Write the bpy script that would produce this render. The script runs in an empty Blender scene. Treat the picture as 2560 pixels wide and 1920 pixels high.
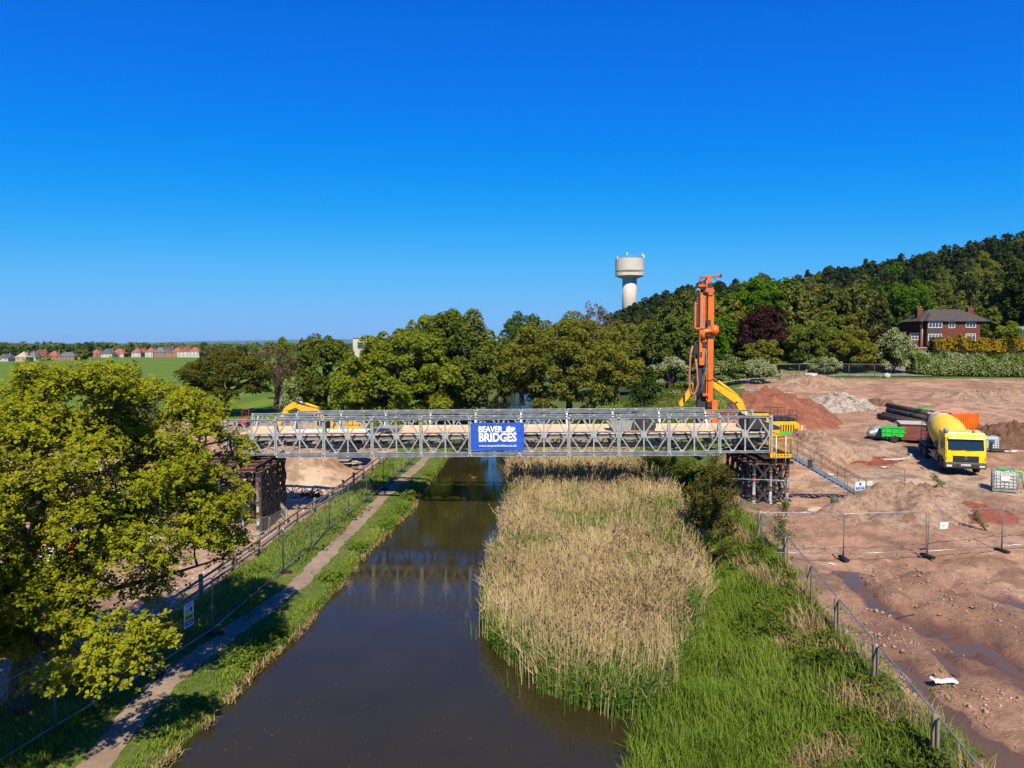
import bpy, bmesh, math, random
import numpy as np
from mathutils import Vector, Matrix, noise as mnoise

C = bpy.context.scene
COL = C.collection
rad = math.radians
PI = math.pi

# ------------------------------------------------------------------ camera
CAM_Z = 10.5
PITCH = rad(3.1)
FPX = 1808.0          # focal length in pixels of the 2560 px wide photograph
cam_data = bpy.data.cameras.new('camera')
cam_data.sensor_width = 36.0
cam_data.lens = 18.0 * FPX / 1280.0
cam_data.clip_start = 0.1
cam_data.clip_end = 60000
cam = bpy.data.objects.new('camera', cam_data)
cam.location = (0, 0, CAM_Z)
cam.rotation_euler = (PI / 2 - PITCH, 0, 0)
COL.objects.link(cam)
C.camera = cam

# ------------------------------------------------------------------ light
SUN_EL, SUN_AZ = rad(47), rad(6)      # azimuth: to the right of straight behind the camera
to_sun = Vector((math.sin(SUN_AZ) * math.cos(SUN_EL), -math.cos(SUN_AZ) * math.cos(SUN_EL), math.sin(SUN_EL)))
world = bpy.data.worlds.new('World')
C.world = world
world.use_nodes = True
wn, wl = world.node_tree.nodes, world.node_tree.links
wn.clear()
sky = wn.new('ShaderNodeTexSky')
sky.sky_type = 'NISHITA'
sky.sun_disc = False
sky.sun_elevation = SUN_EL
sky.sun_rotation = PI - SUN_AZ
sky.altitude = 0
sky.air_density = 1.15
sky.dust_density = 0.0
sky.ozone_density = 5.0
# the clear, deeply blue air of the day: per channel response of the sky
SKY_STR = 0.105
sep = wn.new('ShaderNodeSeparateColor'); comb = wn.new('ShaderNodeCombineColor')
scl = wn.new('ShaderNodeVectorMath'); scl.operation = 'SCALE'; scl.inputs['Scale'].default_value = SKY_STR
wl.new(sky.outputs[0], scl.inputs[0]); wl.new(scl.outputs[0], sep.inputs[0])
for ci, pts in enumerate(([(0, 0), (.136, .0004), (.287, .009), (.552, .118), (.965, .23), (1, .235)],
                          [(0, 0), (.246, .15), (.319, .202), (.491, .335), (.783, .49), (1, .5)],
                          [(0, 0), (.2, .42), (.456, .77), (.552, .88), (.745, .94), (1, .95)])):
    fc = wn.new('ShaderNodeFloatCurve'); cv = fc.mapping.curves[0]
    fc.mapping.extend = 'HORIZONTAL'
    cv.points[0].location = pts[0]; cv.points[1].location = pts[-1]
    for p in pts[1:-1]: cv.points.new(*p)
    fc.mapping.update()
    wl.new(sep.outputs[ci], fc.inputs['Value']); wl.new(fc.outputs[0], comb.inputs[ci])
unscl = wn.new('ShaderNodeVectorMath'); unscl.operation = 'SCALE'; unscl.inputs['Scale'].default_value = 1 / SKY_STR
wl.new(comb.outputs[0], unscl.inputs[0])
bg = wn.new('ShaderNodeBackground')
bg.inputs['Strength'].default_value = SKY_STR * 0.574
wl.new(unscl.outputs[0], bg.inputs['Color'])
wo = wn.new('ShaderNodeOutputWorld')
wl.new(bg.outputs[0], wo.inputs['Surface'])

sun_data = bpy.data.lights.new('sun', 'SUN')
sun_data.energy = 5.0
sun_data.angle = rad(0.53)
sun_data.color = (1.0, 0.87, 0.66)
sun = bpy.data.objects.new('sun', sun_data)
sun.rotation_euler = (-to_sun).to_track_quat('-Z', 'Y').to_euler()
sun.location = (40, -60, 120)
COL.objects.link(sun)

C.view_settings.view_transform = 'Standard'
C.view_settings.look = 'None'
C.view_settings.exposure = 0.8      # the photograph is exposed a little brightly: sun-lit ground stands high
C.view_settings.gamma = 1.0
C.view_settings.use_curve_mapping = False
C.cycles.max_bounces = 6
C.cycles.diffuse_bounces = 3
C.cycles.glossy_bounces = 3
C.cycles.transmission_bounces = 4
C.cycles.transparent_max_bounces = 8

# ------------------------------------------------------------------ measuring the place from the photograph
cp, sp = math.cos(PITCH), math.sin(PITCH)
def ray(px, py):
    cx, cy = (px - 1280) / FPX, (960 - py) / FPX
    return Vector((cx, cp + cy * sp, -sp + cy * cp))
def at_z(px, py, z):
    d = ray(px, py); t = (z - CAM_Z) / d.z
    return Vector((d.x * t, d.y * t, z))
def at_y(px, py, y):
    d = ray(px, py); t = y / d.y
    return Vector((d.x * t, y, CAM_Z + d.z * t))
def on(px, py, zf):
    """where the sight line first meets the terrain zf(x, y)"""
    d = ray(px, py); t = 12.0; dt = 0.15
    while t < 900:
        x, y, z = d.x * t, d.y * t, CAM_Z + d.z * t
        if z <= zf(x, y): break
        t += dt; dt *= 1.004
    return Vector((d.x * t, d.y * t, zf(d.x * t, d.y * t)))

# ------------------------------------------------------------------ scene helpers
def tag(o, label=None, cat=None, group=None, kind=None):
    if label: o['label'] = label
    if cat: o['category'] = cat
    if group: o['group'] = group
    if kind: o['kind'] = kind
    return o
def thing(name, label, cat, loc=(0, 0, 0), rotz=0.0, group=None, rot=None):
    o = bpy.data.objects.new(name, None)
    o.empty_display_size = 0.3
    COL.objects.link(o)
    o.location = loc
    o.rotation_euler = rot if rot else (0, 0, rotz)
    return tag(o, label, cat, group)
def link_mesh(name, me, parent=None):
    o = bpy.data.objects.new(name, me)
    COL.objects.link(o)
    if parent is not None: o.parent = parent
    return o
def kids(o): return [c for c in bpy.data.objects if c.parent is o]
def copy_tree(root, loc=None, rotz=None, label=None, group=None, scale=None, children=None):
    r = root.copy(); COL.objects.link(r)
    if loc is not None: r.location = loc
    if rotz is not None: r.rotation_euler = (0, 0, rotz)
    if scale is not None: r.scale = scale if hasattr(scale, '__len__') else (scale,) * 3
    if label: r['label'] = label
    if group: r['group'] = group
    for c in (children if children is not None else kids(root)):
        k = c.copy(); COL.objects.link(k); k.parent = r
    return r
ORD = 'first second third fourth fifth sixth seventh eighth ninth tenth eleventh twelfth thirteenth fourteenth fifteenth sixteenth seventeenth eighteenth nineteenth twentieth'.split()

class MB:
    """collects shapes and builds them as one mesh"""
    def __init__(s): s.v = []; s.f = []; s.sm = []
    def add(s, vs, fs, smooth=False):
        b = len(s.v); s.v += [tuple(v) for v in vs]
        for f in fs: s.f.append(tuple(i + b for i in f)); s.sm.append(smooth)
        return s
    def box(s, x0, x1, y0, y1, z0, z1, rot=None, piv=None):
        vs = [Vector((x, y, z)) for z in (z0, z1) for y in (y0, y1) for x in (x0, x1)]
        if rot is not None:
            p = Vector(piv) if piv is not None else Vector(((x0 + x1) / 2, (y0 + y1) / 2, (z0 + z1) / 2))
            vs = [rot @ (v - p) + p for v in vs]
        return s.add(vs, [(0, 2, 3, 1), (4, 5, 7, 6), (0, 1, 5, 4), (2, 6, 7, 3), (0, 4, 6, 2), (1, 3, 7, 5)])
    def cbox(s, c, sx, sy, sz, rot=None):
        return s.box(c[0] - sx / 2, c[0] + sx / 2, c[1] - sy / 2, c[1] + sy / 2, c[2] - sz / 2, c[2] + sz / 2, rot)
    def beam(s, a, b, w, h, up=(0, 0, 1)):
        a, b = Vector(a), Vector(b); d = (b - a).normalized(); u = Vector(up)
        if abs(d.dot(u)) > 0.98: u = Vector((0, 1, 0))
        r = d.cross(u).normalized(); u = r.cross(d).normalized()
        vs = [p + r * sx * w / 2 + u * sz * h / 2 for p in (a, b) for sx, sz in ((-1, -1), (1, -1), (1, 1), (-1, 1))]
        return s.add(vs, [(0, 1, 2, 3), (7, 6, 5, 4), (0, 4, 5, 1), (1, 5, 6, 2), (2, 6, 7, 3), (3, 7, 4, 0)])
    def ibeam(s, a, b, w, h, t=0.015, up=(0, 0, 1)):
        a, b = Vector(a), Vector(b); d = (b - a).normalized(); u = Vector(up)
        r = d.cross(u).normalized(); u = r.cross(d).normalized()
        s.beam(a + u * (h / 2 - t / 2), b + u * (h / 2 - t / 2), w, t, u)
        s.beam(a - u * (h / 2 - t / 2), b - u * (h / 2 - t / 2), w, t, u)
        return s.beam(a, b, t, h - 2 * t, u)
    def tube(s, pts, r, n=8, cap=True, smooth=True):
        pts = [Vector(p) for p in pts]; m = len(pts)
        rs = r if hasattr(r, '__len__') else [r] * m
        vs = []; prev = None
        for i, p in enumerate(pts):
            d = (pts[min(i + 1, m - 1)] - pts[max(i - 1, 0)])
            d = d.normalized() if d.length > 1e-9 else Vector((0, 0, 1))
            if prev is None:
                x = d.orthogonal().normalized()
            else:
                x = prev - d * prev.dot(d)
                x = x.normalized() if x.length > 1e-6 else d.orthogonal().normalized()
            prev = x; y = d.cross(x)
            for k in range(n):
                a = 2 * PI * k / n
                vs.append(p + (x * math.cos(a) + y * math.sin(a)) * rs[i])
        fs = [(i * n + k, i * n + (k + 1) % n, (i + 1) * n + (k + 1) % n, (i + 1) * n + k) for i in range(m - 1) for k in range(n)]
        s.add(vs, fs, smooth)
        if cap:
            b = len(s.v) - m * n
            s.f.append(tuple(b + k for k in reversed(range(n)))); s.sm.append(False)
            s.f.append(tuple(b + (m - 1) * n + k for k in range(n))); s.sm.append(False)
        return s
    def lathe(s, prof, n=24, c=(0, 0, 0), axis=None, smooth=True, cap=True):
        """prof: (radius, height) pairs along the axis (z unless a rotation matrix is given)"""
        c = Vector(c); vs = []
        for r, z in prof:
            for k in range(n):
                a = 2 * PI * k / n
                v = Vector((r * math.cos(a), r * math.sin(a), z))
                if axis is not None: v = axis @ v
                vs.append(v + c)
        m = len(prof)
        fs = [(i * n + k, i * n + (k + 1) % n, (i + 1) * n + (k + 1) % n, (i + 1) * n + k) for i in range(m - 1) for k in range(n)]
        s.add(vs, fs, smooth)
        if cap:
            b = len(s.v) - m * n
            s.f.append(tuple(b + k for k in reversed(range(n)))); s.sm.append(False)
            s.f.append(tuple(b + (m - 1) * n + k for k in range(n))); s.sm.append(False)
        return s
    def prism(s, prof, a0, a1, axis='x', smooth=False):
        """closed 2-D outline pushed from a0 to a1: axis 'x' -> outline in (y,z); 'y' -> (x,z); 'z' -> (x,y)"""
        n = len(prof)
        def p3(p, a):
            return {'x': (a, p[0], p[1]), 'y': (p[0], a, p[1]), 'z': (p[0], p[1], a)}[axis]
        vs = [p3(p, a0) for p in prof] + [p3(p, a1) for p in prof]
        fs = [(k, (k + 1) % n, n + (k + 1) % n, n + k) for k in range(n)]
        s.add(vs, fs, smooth)
        b = len(s.v) - 2 * n
        s.f.append(tuple(b + k for k in reversed(range(n)))); s.sm.append(False)
        s.f.append(tuple(b + n + k for k in range(n))); s.sm.append(False)
        return s
    def sphere(s, c, r, n=10, m=6, sc=(1, 1, 1)):
        c = Vector(c); vs = [c + Vector((0, 0, -r * sc[2]))]
        for i in range(1, m):
            t = PI * i / m - PI / 2
            for k in range(n):
                a = 2 * PI * k / n
                vs.append(c + Vector((r * math.cos(t) * math.cos(a) * sc[0], r * math.cos(t) * math.sin(a) * sc[1], r * math.sin(t) * sc[2])))
        vs.append(c + Vector((0, 0, r * sc[2])))
        fs = [(0, 1 + (k + 1) % n, 1 + k) for k in range(n)]
        for i in range(m - 2):
            for k in range(n):
                fs.append((1 + i * n + k, 1 + i * n + (k + 1) % n, 1 + (i + 1) * n + (k + 1) % n, 1 + (i + 1) * n + k))
        t = len(vs) - 1
        fs += [(1 + (m - 2) * n + k, 1 + (m - 2) * n + (k + 1) % n, t) for k in range(n)]
        return s.add(vs, fs, True)
    def mesh(s, name, mat, bevel=0.0):
        me = bpy.data.meshes.new(name)
        me.from_pydata(s.v, [], s.f)
        me.polygons.foreach_set('use_smooth', s.sm)
        bm = bmesh.new(); bm.from_mesh(me)
        bmesh.ops.recalc_face_normals(bm, faces=bm.faces)
        if bevel:
            bmesh.ops.bevel(bm, geom=[e for e in bm.edges if e.calc_face_angle(0) > 0.6], offset=bevel, segments=2, affect='EDGES', clamp_overlap=True)
        bm.to_mesh(me); bm.free()
        if mat: me.materials.append(mat)
        me.update()
        return me
    def build(s, name, mat, parent=None, bevel=0.0):
        return link_mesh(name, s.mesh(name, mat, bevel), parent)

def np_mesh(name, V, F, mat=None, smooth=False, attrs=None):
    """mesh from numpy arrays; F is (n,3) or (n,4)"""
    V = np.ascontiguousarray(V, dtype=np.float32); F = np.ascontiguousarray(F, dtype=np.int32)
    me = bpy.data.meshes.new(name)
    n, k = F.shape
    me.vertices.add(len(V)); me.vertices.foreach_set('co', V.ravel())
    me.loops.add(n * k); me.loops.foreach_set('vertex_index', F.ravel())
    me.polygons.add(n)
    me.polygons.foreach_set('loop_start', np.arange(n, dtype=np.int32) * k)
    me.polygons.foreach_set('loop_total', np.full(n, k, dtype=np.int32))
    if smooth: me.polygons.foreach_set('use_smooth', np.ones(n, dtype=bool))
    for an, av in (attrs or {}).items():
        a = me.attributes.new(an, 'FLOAT', 'POINT'); a.data.foreach_set('value', np.ascontiguousarray(av, dtype=np.float32))
    me.update(calc_edges=True)
    if mat: me.materials.append(mat)
    return me

_T = {}
def vnoise(x, y, seed=0):
    if seed not in _T: _T[seed] = np.random.default_rng(seed + 77).random((256, 256))
    t = _T[seed]; x = np.asarray(x, float); y = np.asarray(y, float)
    xi, yi = np.floor(x).astype(int), np.floor(y).astype(int)
    fx, fy = x - xi, y - yi
    fx, fy = fx * fx * (3 - 2 * fx), fy * fy * (3 - 2 * fy)
    a, b = t[yi & 255, xi & 255], t[yi & 255, (xi + 1) & 255]
    c, d = t[(yi + 1) & 255, xi & 255], t[(yi + 1) & 255, (xi + 1) & 255]
    return (a * (1 - fx) + b * fx) * (1 - fy) + (c * (1 - fx) + d * fx) * fy
def fbm(x, y, seed=0, o=4):
    r = 0; a = 0.5; s = 0
    for i in range(o):
        r = r + a * vnoise(np.asarray(x) * 2 ** i + 13.7 * i, np.asarray(y) * 2 ** i + 5.1 * i, seed + i); s += a; a *= 0.5
    return r / s * 2 - 1
def sstep(x, a, b):
    t = np.clip((np.asarray(x, float) - a) / (b - a), 0, 1); return t * t * (3 - 2 * t)

# ------------------------------------------------------------------ materials
class NG:
    def __init__(s, name):
        s.m = bpy.data.materials.new(name); s.m.use_nodes = True
        s.t = s.m.node_tree; s.t.nodes.clear()
    def n(s, typ, props=None, **ins):
        nd = s.t.nodes.new('ShaderNode' + typ)
        for k, v in (props or {}).items(): setattr(nd, k, v)
        for k, v in ins.items():
            key = int(k[1:]) if k[0] == '_' and k[1:].isdigit() else k.replace('_', ' ')
            sock = nd.inputs[key]
            if isinstance(v, bpy.types.NodeSocket): s.t.links.new(v, sock)
            else:
                if isinstance(v, tuple) and len(v) == 3 and sock.type == 'RGBA': v = v + (1,)
                sock.default_value = v
        return nd
    def ramp(s, fac, stops, interp='LINEAR'):
        r = s.n('ValToRGB', None, Fac=fac); cr = r.color_ramp; cr.interpolation = interp
        while len(cr.elements) < len(stops): cr.elements.new(0.5)
        for e, (p, c) in zip(cr.elements, stops):
            e.position = p; e.color = (c + (1,)) if isinstance(c, tuple) else (c, c, c, 1)
        return r.outputs[0]
    def mix(s, fac, a, b, blend='MIX'):
        nd = s.t.nodes.new('ShaderNodeMix'); nd.data_type = 'RGBA'; nd.blend_type = blend
        for sock, v in ((nd.inputs[0], fac), (nd.inputs[6], a), (nd.inputs[7], b)):
            if isinstance(v, bpy.types.NodeSocket): s.t.links.new(v, sock)
            else: sock.default_value = (v + (1,)) if isinstance(v, tuple) else v
        return nd.outputs[2]
    def math(s, op, a, b=0.0, clamp=False):
        return s.n('Math', {'operation': op, 'use_clamp': clamp}, _0=a, _1=b).outputs[0]
    def coord(s, kind='Object'):
        return s.n('TexCoord').outputs[kind]
    def noise(s, vec, scale, detail=4, rough=0.55, dist=0.0):
        return s.n('TexNoise', None, Vector=vec, Scale=scale, Detail=detail, Roughness=rough, Distortion=dist).outputs[0]
    def bump(s, h, strength, dist=0.05):
        return s.n('Bump', None, Strength=strength, Distance=dist, Height=h).outputs[0]
    def out(s, sh):
        o = s.t.nodes.new('ShaderNodeOutputMaterial'); s.t.links.new(sh, o.inputs[0]); return s.m
    def pbr(s, col, rough=0.6, metal=0.0, normal=None, spec=0.5):
        kw = {'Base_Color': col, 'Roughness': rough, 'Metallic': metal, 'Specular_IOR_Level': spec}
        if normal is not None: kw['Normal'] = normal
        return s.out(s.n('BsdfPrincipled', None, **kw).outputs[0])

def mat(name, c1, c2=None, scale=3.0, rough=0.6, metal=0.0, bump=0.0, bscale=None, spec=0.5, lo=0.35, hi=0.65, detail=5):
    g = NG(name); co = g.coord()
    if c2 is None: c2 = tuple(c * 0.72 for c in c1)
    c1, c2 = tuple(c * 0.84 for c in c1), tuple(c * 0.84 for c in c2)
    f = g.noise(co, scale, detail, 0.6)
    col = g.ramp(f, [(lo, c2), (hi, c1)])
    rr = g.ramp(g.noise(co, scale * 2.3, 3), [(0.3, max(rough - 0.12, 0.02)), (0.7, min(rough + 0.12, 1.0))])
    nm = g.bump(g.noise(co, bscale or scale * 6, 4), bump, 0.03) if bump else None
    return g.pbr(col, rr, metal, nm, spec)

def leaf_mat(name, stops, trans=0.35, nscale=0.25, namt=0.35, gloss=0.0):
    """leaf colours: one tint per leaf, drifting over the crown; light also comes through the leaf"""
    g = NG(name); stops = [tuple(v * 0.94 for v in c) for c in stops]
    rnd = g.n('NewGeometry').outputs['Random Per Island']
    nz = g.noise(g.coord(), nscale, 3)
    f = g.math('ADD', g.math('MULTIPLY', rnd, 1 - namt), g.math('MULTIPLY', g.math('MULTIPLY_ADD', g.math('SUBTRACT', nz, 0.5), 2.2) if False else g.ramp(nz, [(0.32, 0.0), (0.68, 1.0)]), namt))
    k = len(stops)
    col = g.ramp(f, [(i / (k - 1), c) for i, c in enumerate(stops)])
    d = g.n('BsdfDiffuse', None, Color=col).outputs[0]
    warm = g.mix(1.0, col, (1.0, 1.0, 0.7), 'MULTIPLY')
    t = g.n('BsdfTranslucent', None, Color=warm).outputs[0]
    m1 = g.n('MixShader', None, _0=trans, _1=d, _2=t).outputs[0]
    gl = g.n('BsdfGlossy', None, Color=(0.8, 0.9, 0.8), Roughness=0.45).outputs[0]
    m2 = g.n('MixShader', None, _0=gloss, _1=m1, _2=gl).outputs[0]
    return g.out(m2)
# ================================================================== terrain
_l = [at_z(px, py, 0.1) for px, py in ((400, 1910), (520, 1805), (648, 1666), (764, 1562), (833, 1487), (926, 1377), (1018, 1285), (1082, 1203), (1117, 1151))]
LY = [-30, 8] + [p.y for p in _l] + [100, 137, 220, 300]
LX = [-12.2, -10.0] + [p.x for p in _l] + [-4.7, -3.6, -0.5, 4.5]
def XL(y): return np.interp(y, LY, LX) + 0.16 * fbm(np.asarray(y) * 0.45, 0 * np.asarray(y) + 3.3, 4, 3)
def XR(y): return np.interp(y, [-30, 8, 17, 19.6, 22, 26, 31, 38, 46, 60, 75, 95, 140, 300], [2.0, 2.2, 2.9, 3.5, 5.0, 6.6, 8.0, 9.4, 10.4, 10.6, 8, 6.0, 4.5, 5.0])
FXY = [(9.6, -30), (10.0, 10), (10.2, 15.8), (10.5, 23.4), (11.6, 31), (12.8, 41), (14, 50), (15.5, 70), (17, 110), (20, 160), (30, 300), (30, 14000)]
def XF(y): return np.interp(y, [p[1] for p in FXY], [p[0] for p in FXY])
_f = [at_z(px, py, 0.35) for px, py in ((423, 1624), (534, 1588), (710, 1435), (779, 1376), (824, 1328), (872, 1291), (917, 1257))]
FLY = [-30, 12] + [p.y for p in _f] + [60, 75, 100, 300]
FLX = [-14.5, -13.2] + [p.x for p in _f] + [-8.9, -8.6, -8.2, -4.0]
def XFL(y): return np.interp(y, FLY, FLX)

def z_left(x, y):
    x, y = np.asarray(x, float), np.asarray(y, float)
    d = XL(y) - x                         # metres inland from the left water's edge
    z = np.interp(d, [-3, -0.35, -0.02, 0.25, 1.0, 3.0], [-1.2, -0.7, -0.25, 0.22, 0.36, 0.4])
    w = XL(y) - XFL(y)
    z = z - 1.25 * sstep(d, w + 1.6, w + 5.2) + 0.035 * fbm(x * 1.3, y * 1.3, 9) * (d > 0.2)
    z = z - 0.5 * sstep(y, 110, 300) * sstep(d, 12, 40) + 0.12 * fbm(x * 0.16, y * 0.16, 12) * sstep(d, w + 3, w + 10)
    z = z + 3.5 * sstep(y, 54.5, 59.5 + 0.8 * fbm(x * 0.3, y * 0.3, 32)) * (1 - sstep(y, 74, 92)) * sstep(d, w + 2.4, w + 8.5)       # raised working platform behind the bridge
    z = z + 0.05 * fbm(x * 2.1, y * 2.1, 31) * sstep(d, w + 3, w + 5)
    far = sstep(y, 1500, 9000)
    return z + 4 * far
def hill_g(x): return np.interp(x, [-200, 0, 40, 58, 100, 150, 220, 283, 420, 700, 1500], [-1, 0, 10, 17, 29, 33, 45, 58, 72, 80, 60])
def base_r(y): return np.interp(y, [-30, 10, 25, 33, 40, 46, 50, 58, 70, 110, 128, 150, 14000], [.3, .45, .6, .75, 1.05, 1.4, 1.62, 2.1, 2.8, 5.35, 6.9, 9.9, 9.9])
PUD = []      # (points, half width, depth): ruts and puddles on the right-hand site
def _pp(*pp): return [at_z(px, py, 0.6) for px, py in pp]
PUD.append((_pp((2110, 1430), (2150, 1480), (2200, 1525), (2250, 1545)), 0.42, 0.22))
PUD.append((_pp((2310, 1560), (2400, 1590), (2480, 1640), (2570, 1700), (2680, 1740)), 0.85, 0.24))
PUD.append((_pp((2500, 1505), (2590, 1530), (2700, 1560)), 0.7, 0.2))
PUD.append((_pp((2230, 1640), (2290, 1680), (2310, 1730), (2380, 1770), (2440, 1830), (2540, 1880), (2640, 1900)), 0.33, 0.2))
PUD.append((_pp((2330, 1630), (2420, 1680), (2500, 1690)), 0.3, 0.17))
PUD.append((_pp((2460, 1880), (2560, 1930), (2700, 1960)), 0.9, 0.2))
def seg_d(x, y, pts):
    best = np.full(np.broadcast(x, y).shape, 1e9)
    for a, b in zip(pts[:-1], pts[1:]):
        dx, dy = b.x - a.x, b.y - a.y; L = dx * dx + dy * dy
        t = np.clip(((x - a.x) * dx + (y - a.y) * dy) / L, 0, 1)
        best = np.minimum(best, np.hypot(x - a.x - t * dx, y - a.y - t * dy))
    return best
def puddle(x, y):
    r = 0
    for pts, w, dp in PUD:
        d = seg_d(x, y, pts) + 0.55 * w * fbm(x * 1.7, y * 1.7, 21)
        r = np.maximum(r, dp * (1 - sstep(d, w * 0.45, w * 1.5)))
    return r
TRACKS = [_pp(*q) for q in (((2600, 1460), (2350, 1380), (2200, 1345), (2080, 1340)), ((2640, 1900), (2420, 1640), (2330, 1500), (2280, 1400)), ((2620, 1580), (2380, 1480), (2180, 1420), (2060, 1420)), ((2700, 1330), (2450, 1270), (2330, 1235), (2260, 1215)), ((2640, 1440), (2470, 1415), (2330, 1440), (2240, 1500)))]
def ruts(x, y):
    r = 0
    for pts in TRACKS:
        d = np.abs(seg_d(x, y, pts) + 0.25 * fbm(x * 0.5, y * 0.5, 27) - 0.95)
        r = r - 0.13 * np.exp(-(d / 0.2) ** 2) + 0.07 * np.exp(-((d - 0.36) / 0.14) ** 2)
    return r * (0.5 + 0.8 * vnoise(x * 0.6, y * 0.6, 28))
def z_site(x, y):
    x, y = np.asarray(x, float), np.asarray(y, float)
    s = x - XF(y)
    near = 1 - sstep(y, 70, 130)
    z = base_r(y) + (0.3 * fbm(x * 0.11, y * 0.11, 14) + 0.18 * fbm(x * 0.42, y * 0.42, 15) + 0.09 * fbm(x * 1.5, y * 1.5, 16)) * sstep(s, 0.4, 4) * near
    z = z + (0.26 * np.abs(fbm(x * 0.9 + 0.3 * y, y * 0.42, 17)) ** 1.2 + 0.2 * fbm(x * 2.6, y * 2.6, 18) * sstep(fbm(x * 0.3, y * 0.3, 29), -0.2, 0.4)) * sstep(s, 1.0, 3) * near
    z = z - 0.55 * np.exp(-(((x - 16.7) / 4.2) ** 2 + ((y - 46) / 4.2) ** 2))
    z = z + ruts(x, y) * sstep(s, 0.8, 2.5) * (1 - sstep(y, 44, 50))
    z = z - 0.03 - puddle(x, y) * (1 - sstep(y, 40, 45))
    z = z + sstep(y, 150, 400) * (hill_g(x * np.clip(400 / np.maximum(y, 150), 0.6, 2.0)) - 9.9 * sstep(hill_g(x), -2, 10))
    z = z - 0.7 * sstep(y, 520, 1800) * (z - 2)
    wl = sstep(s, 0.0, 6 + 0.0 * y) if False else 1.0
    # towards the canal side the ground stays low further back
    bankz = np.interp(y, [10, 60, 110, 300], [0.9, 1.0, 1.6, 1.5])
    k = sstep(s, 0.0, np.interp(y, [10, 50, 80, 150], [1.2, 2.5, 12, 30]))
    return bankz * (1 - k) + z * k
def z_right(x, y):
    x, y = np.asarray(x, float), np.asarray(y, float)
    d = x - XR(y)
    w = XF(y) - XR(y)
    zb = np.interp(y, [10, 60, 110, 300], [0.9, 1.0, 1.6, 1.5])
    z = np.interp(d, [-3, -0.2, 0.15], [-1.0, -0.35, 0.02]) + (zb - 0.02) * sstep(d, 0, np.maximum(w - 0.4, 1)) + 0.06 * fbm(x * 1.1, y * 1.1, 19) * (d > 0)
    return np.where(x > XF(y), z_site(x, y), z)
def zl(x, y): return float(z_left(x, y))
def zr(x, y): return float(z_right(x, y))

def grid_sheet(name, X, Y, Z, m, attrs=None, kind='structure'):
    ny, nx = X.shape
    V = np.stack([X, Y, Z], -1).reshape(-1, 3)
    i = (np.arange(ny - 1)[:, None] * nx + np.arange(nx - 1)[None, :]).ravel()
    F = np.stack([i, i + 1, i + nx + 1, i + nx], 1)
    me = np_mesh(name, V, F, m, True, {k: a.ravel() for k, a in (attrs or {}).items()})
    return tag(link_mesh(name, me), kind=kind)

# ---- ground materials
def ground_mat(name, soil):
    """grass and bare soil mixed by the mask 'grass'; 'wet' is damp soil, 'pale' trodden stony fill"""
    g = NG(name); co = g.coord(); soil = [tuple(v * 0.98 for v in c) for c in soil]
    A = lambda k: g.n('Attribute', {'attribute_name': k}).outputs['Fac']
    n1, n2, n3 = g.noise(co, 0.16, 6, 0.6), g.noise(co, 0.9, 8, 0.68), g.noise(co, 7, 6, 0.7)
    c = g.ramp(n1, [(0.36, soil[0]), (0.52, soil[1]), (0.66, soil[2])])
    c = g.mix(g.ramp(n2, [(0.42, 0.0), (0.68, 0.75)]), c, soil[3])
    c = g.mix(A('pale'), c, g.mix(g.ramp(n3, [(0.35, 0.0), (0.65, 1.0)]), soil[4], tuple(v * 0.7 for v in soil[4])))
    vo = g.n('TexVoronoi', None, Vector=co, Scale=5.5).outputs['Color']
    st = g.ramp(vo, [(0.86, 0.0), (0.93, 1.0)])
    c = g.mix(g.math('MULTIPLY', st, 0.55), c, (0.36, 0.28, 0.23))
    c = g.mix(g.ramp(g.noise(co, 0.55, 6, 0.7), [(0.46, 0.0), (0.58, 0.8)]), c, (0.17, 0.108, 0.068))
    c = g.mix(g.ramp(n3, [(0.3, 0.45), (0.6, 0.0)]), c, (0.12, 0.07, 0.045))
    c = g.mix(g.math('MULTIPLY', A('wet'), 0.82), c, (0.085, 0.042, 0.034))
    gm = g.ramp(g.math('ADD', A('grass'), g.math('MULTIPLY', g.math('SUBTRACT', n2, 0.5), 0.9)), [(0.42, 0.0), (0.58, 1.0)])
    gc = g.ramp(g.noise(co, 1.7, 6, 0.7), [(0.3, (0.03, 0.055, 0.008)), (0.5, (0.062, 0.115, 0.012)), (0.7, (0.11, 0.15, 0.025))])
    c = g.mix(gm, c, gc)
    rough = g.math('SUBTRACT', 0.93, g.math('MULTIPLY', A('wet'), 0.45))
    h = g.math('ADD', g.math('MULTIPLY', n2, 0.6), g.math('MULTIPLY', n3, 0.4))
    return g.pbr(c, rough, 0, g.bump(h, 0.95, 0.2), 0.2)
M_SOIL_R = ground_mat('red_brown_site_soil', [(0.25, 0.142, 0.088), (0.385, 0.238, 0.155), (0.49, 0.33, 0.225), (0.30, 0.155, 0.098), (0.50, 0.395, 0.29)])
M_SOIL_L = ground_mat('tan_site_soil', [(0.30, 0.19, 0.125), (0.40, 0.275, 0.19), (0.45, 0.33, 0.235), (0.36, 0.24, 0.16), (0.55, 0.45, 0.34)])

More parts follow.
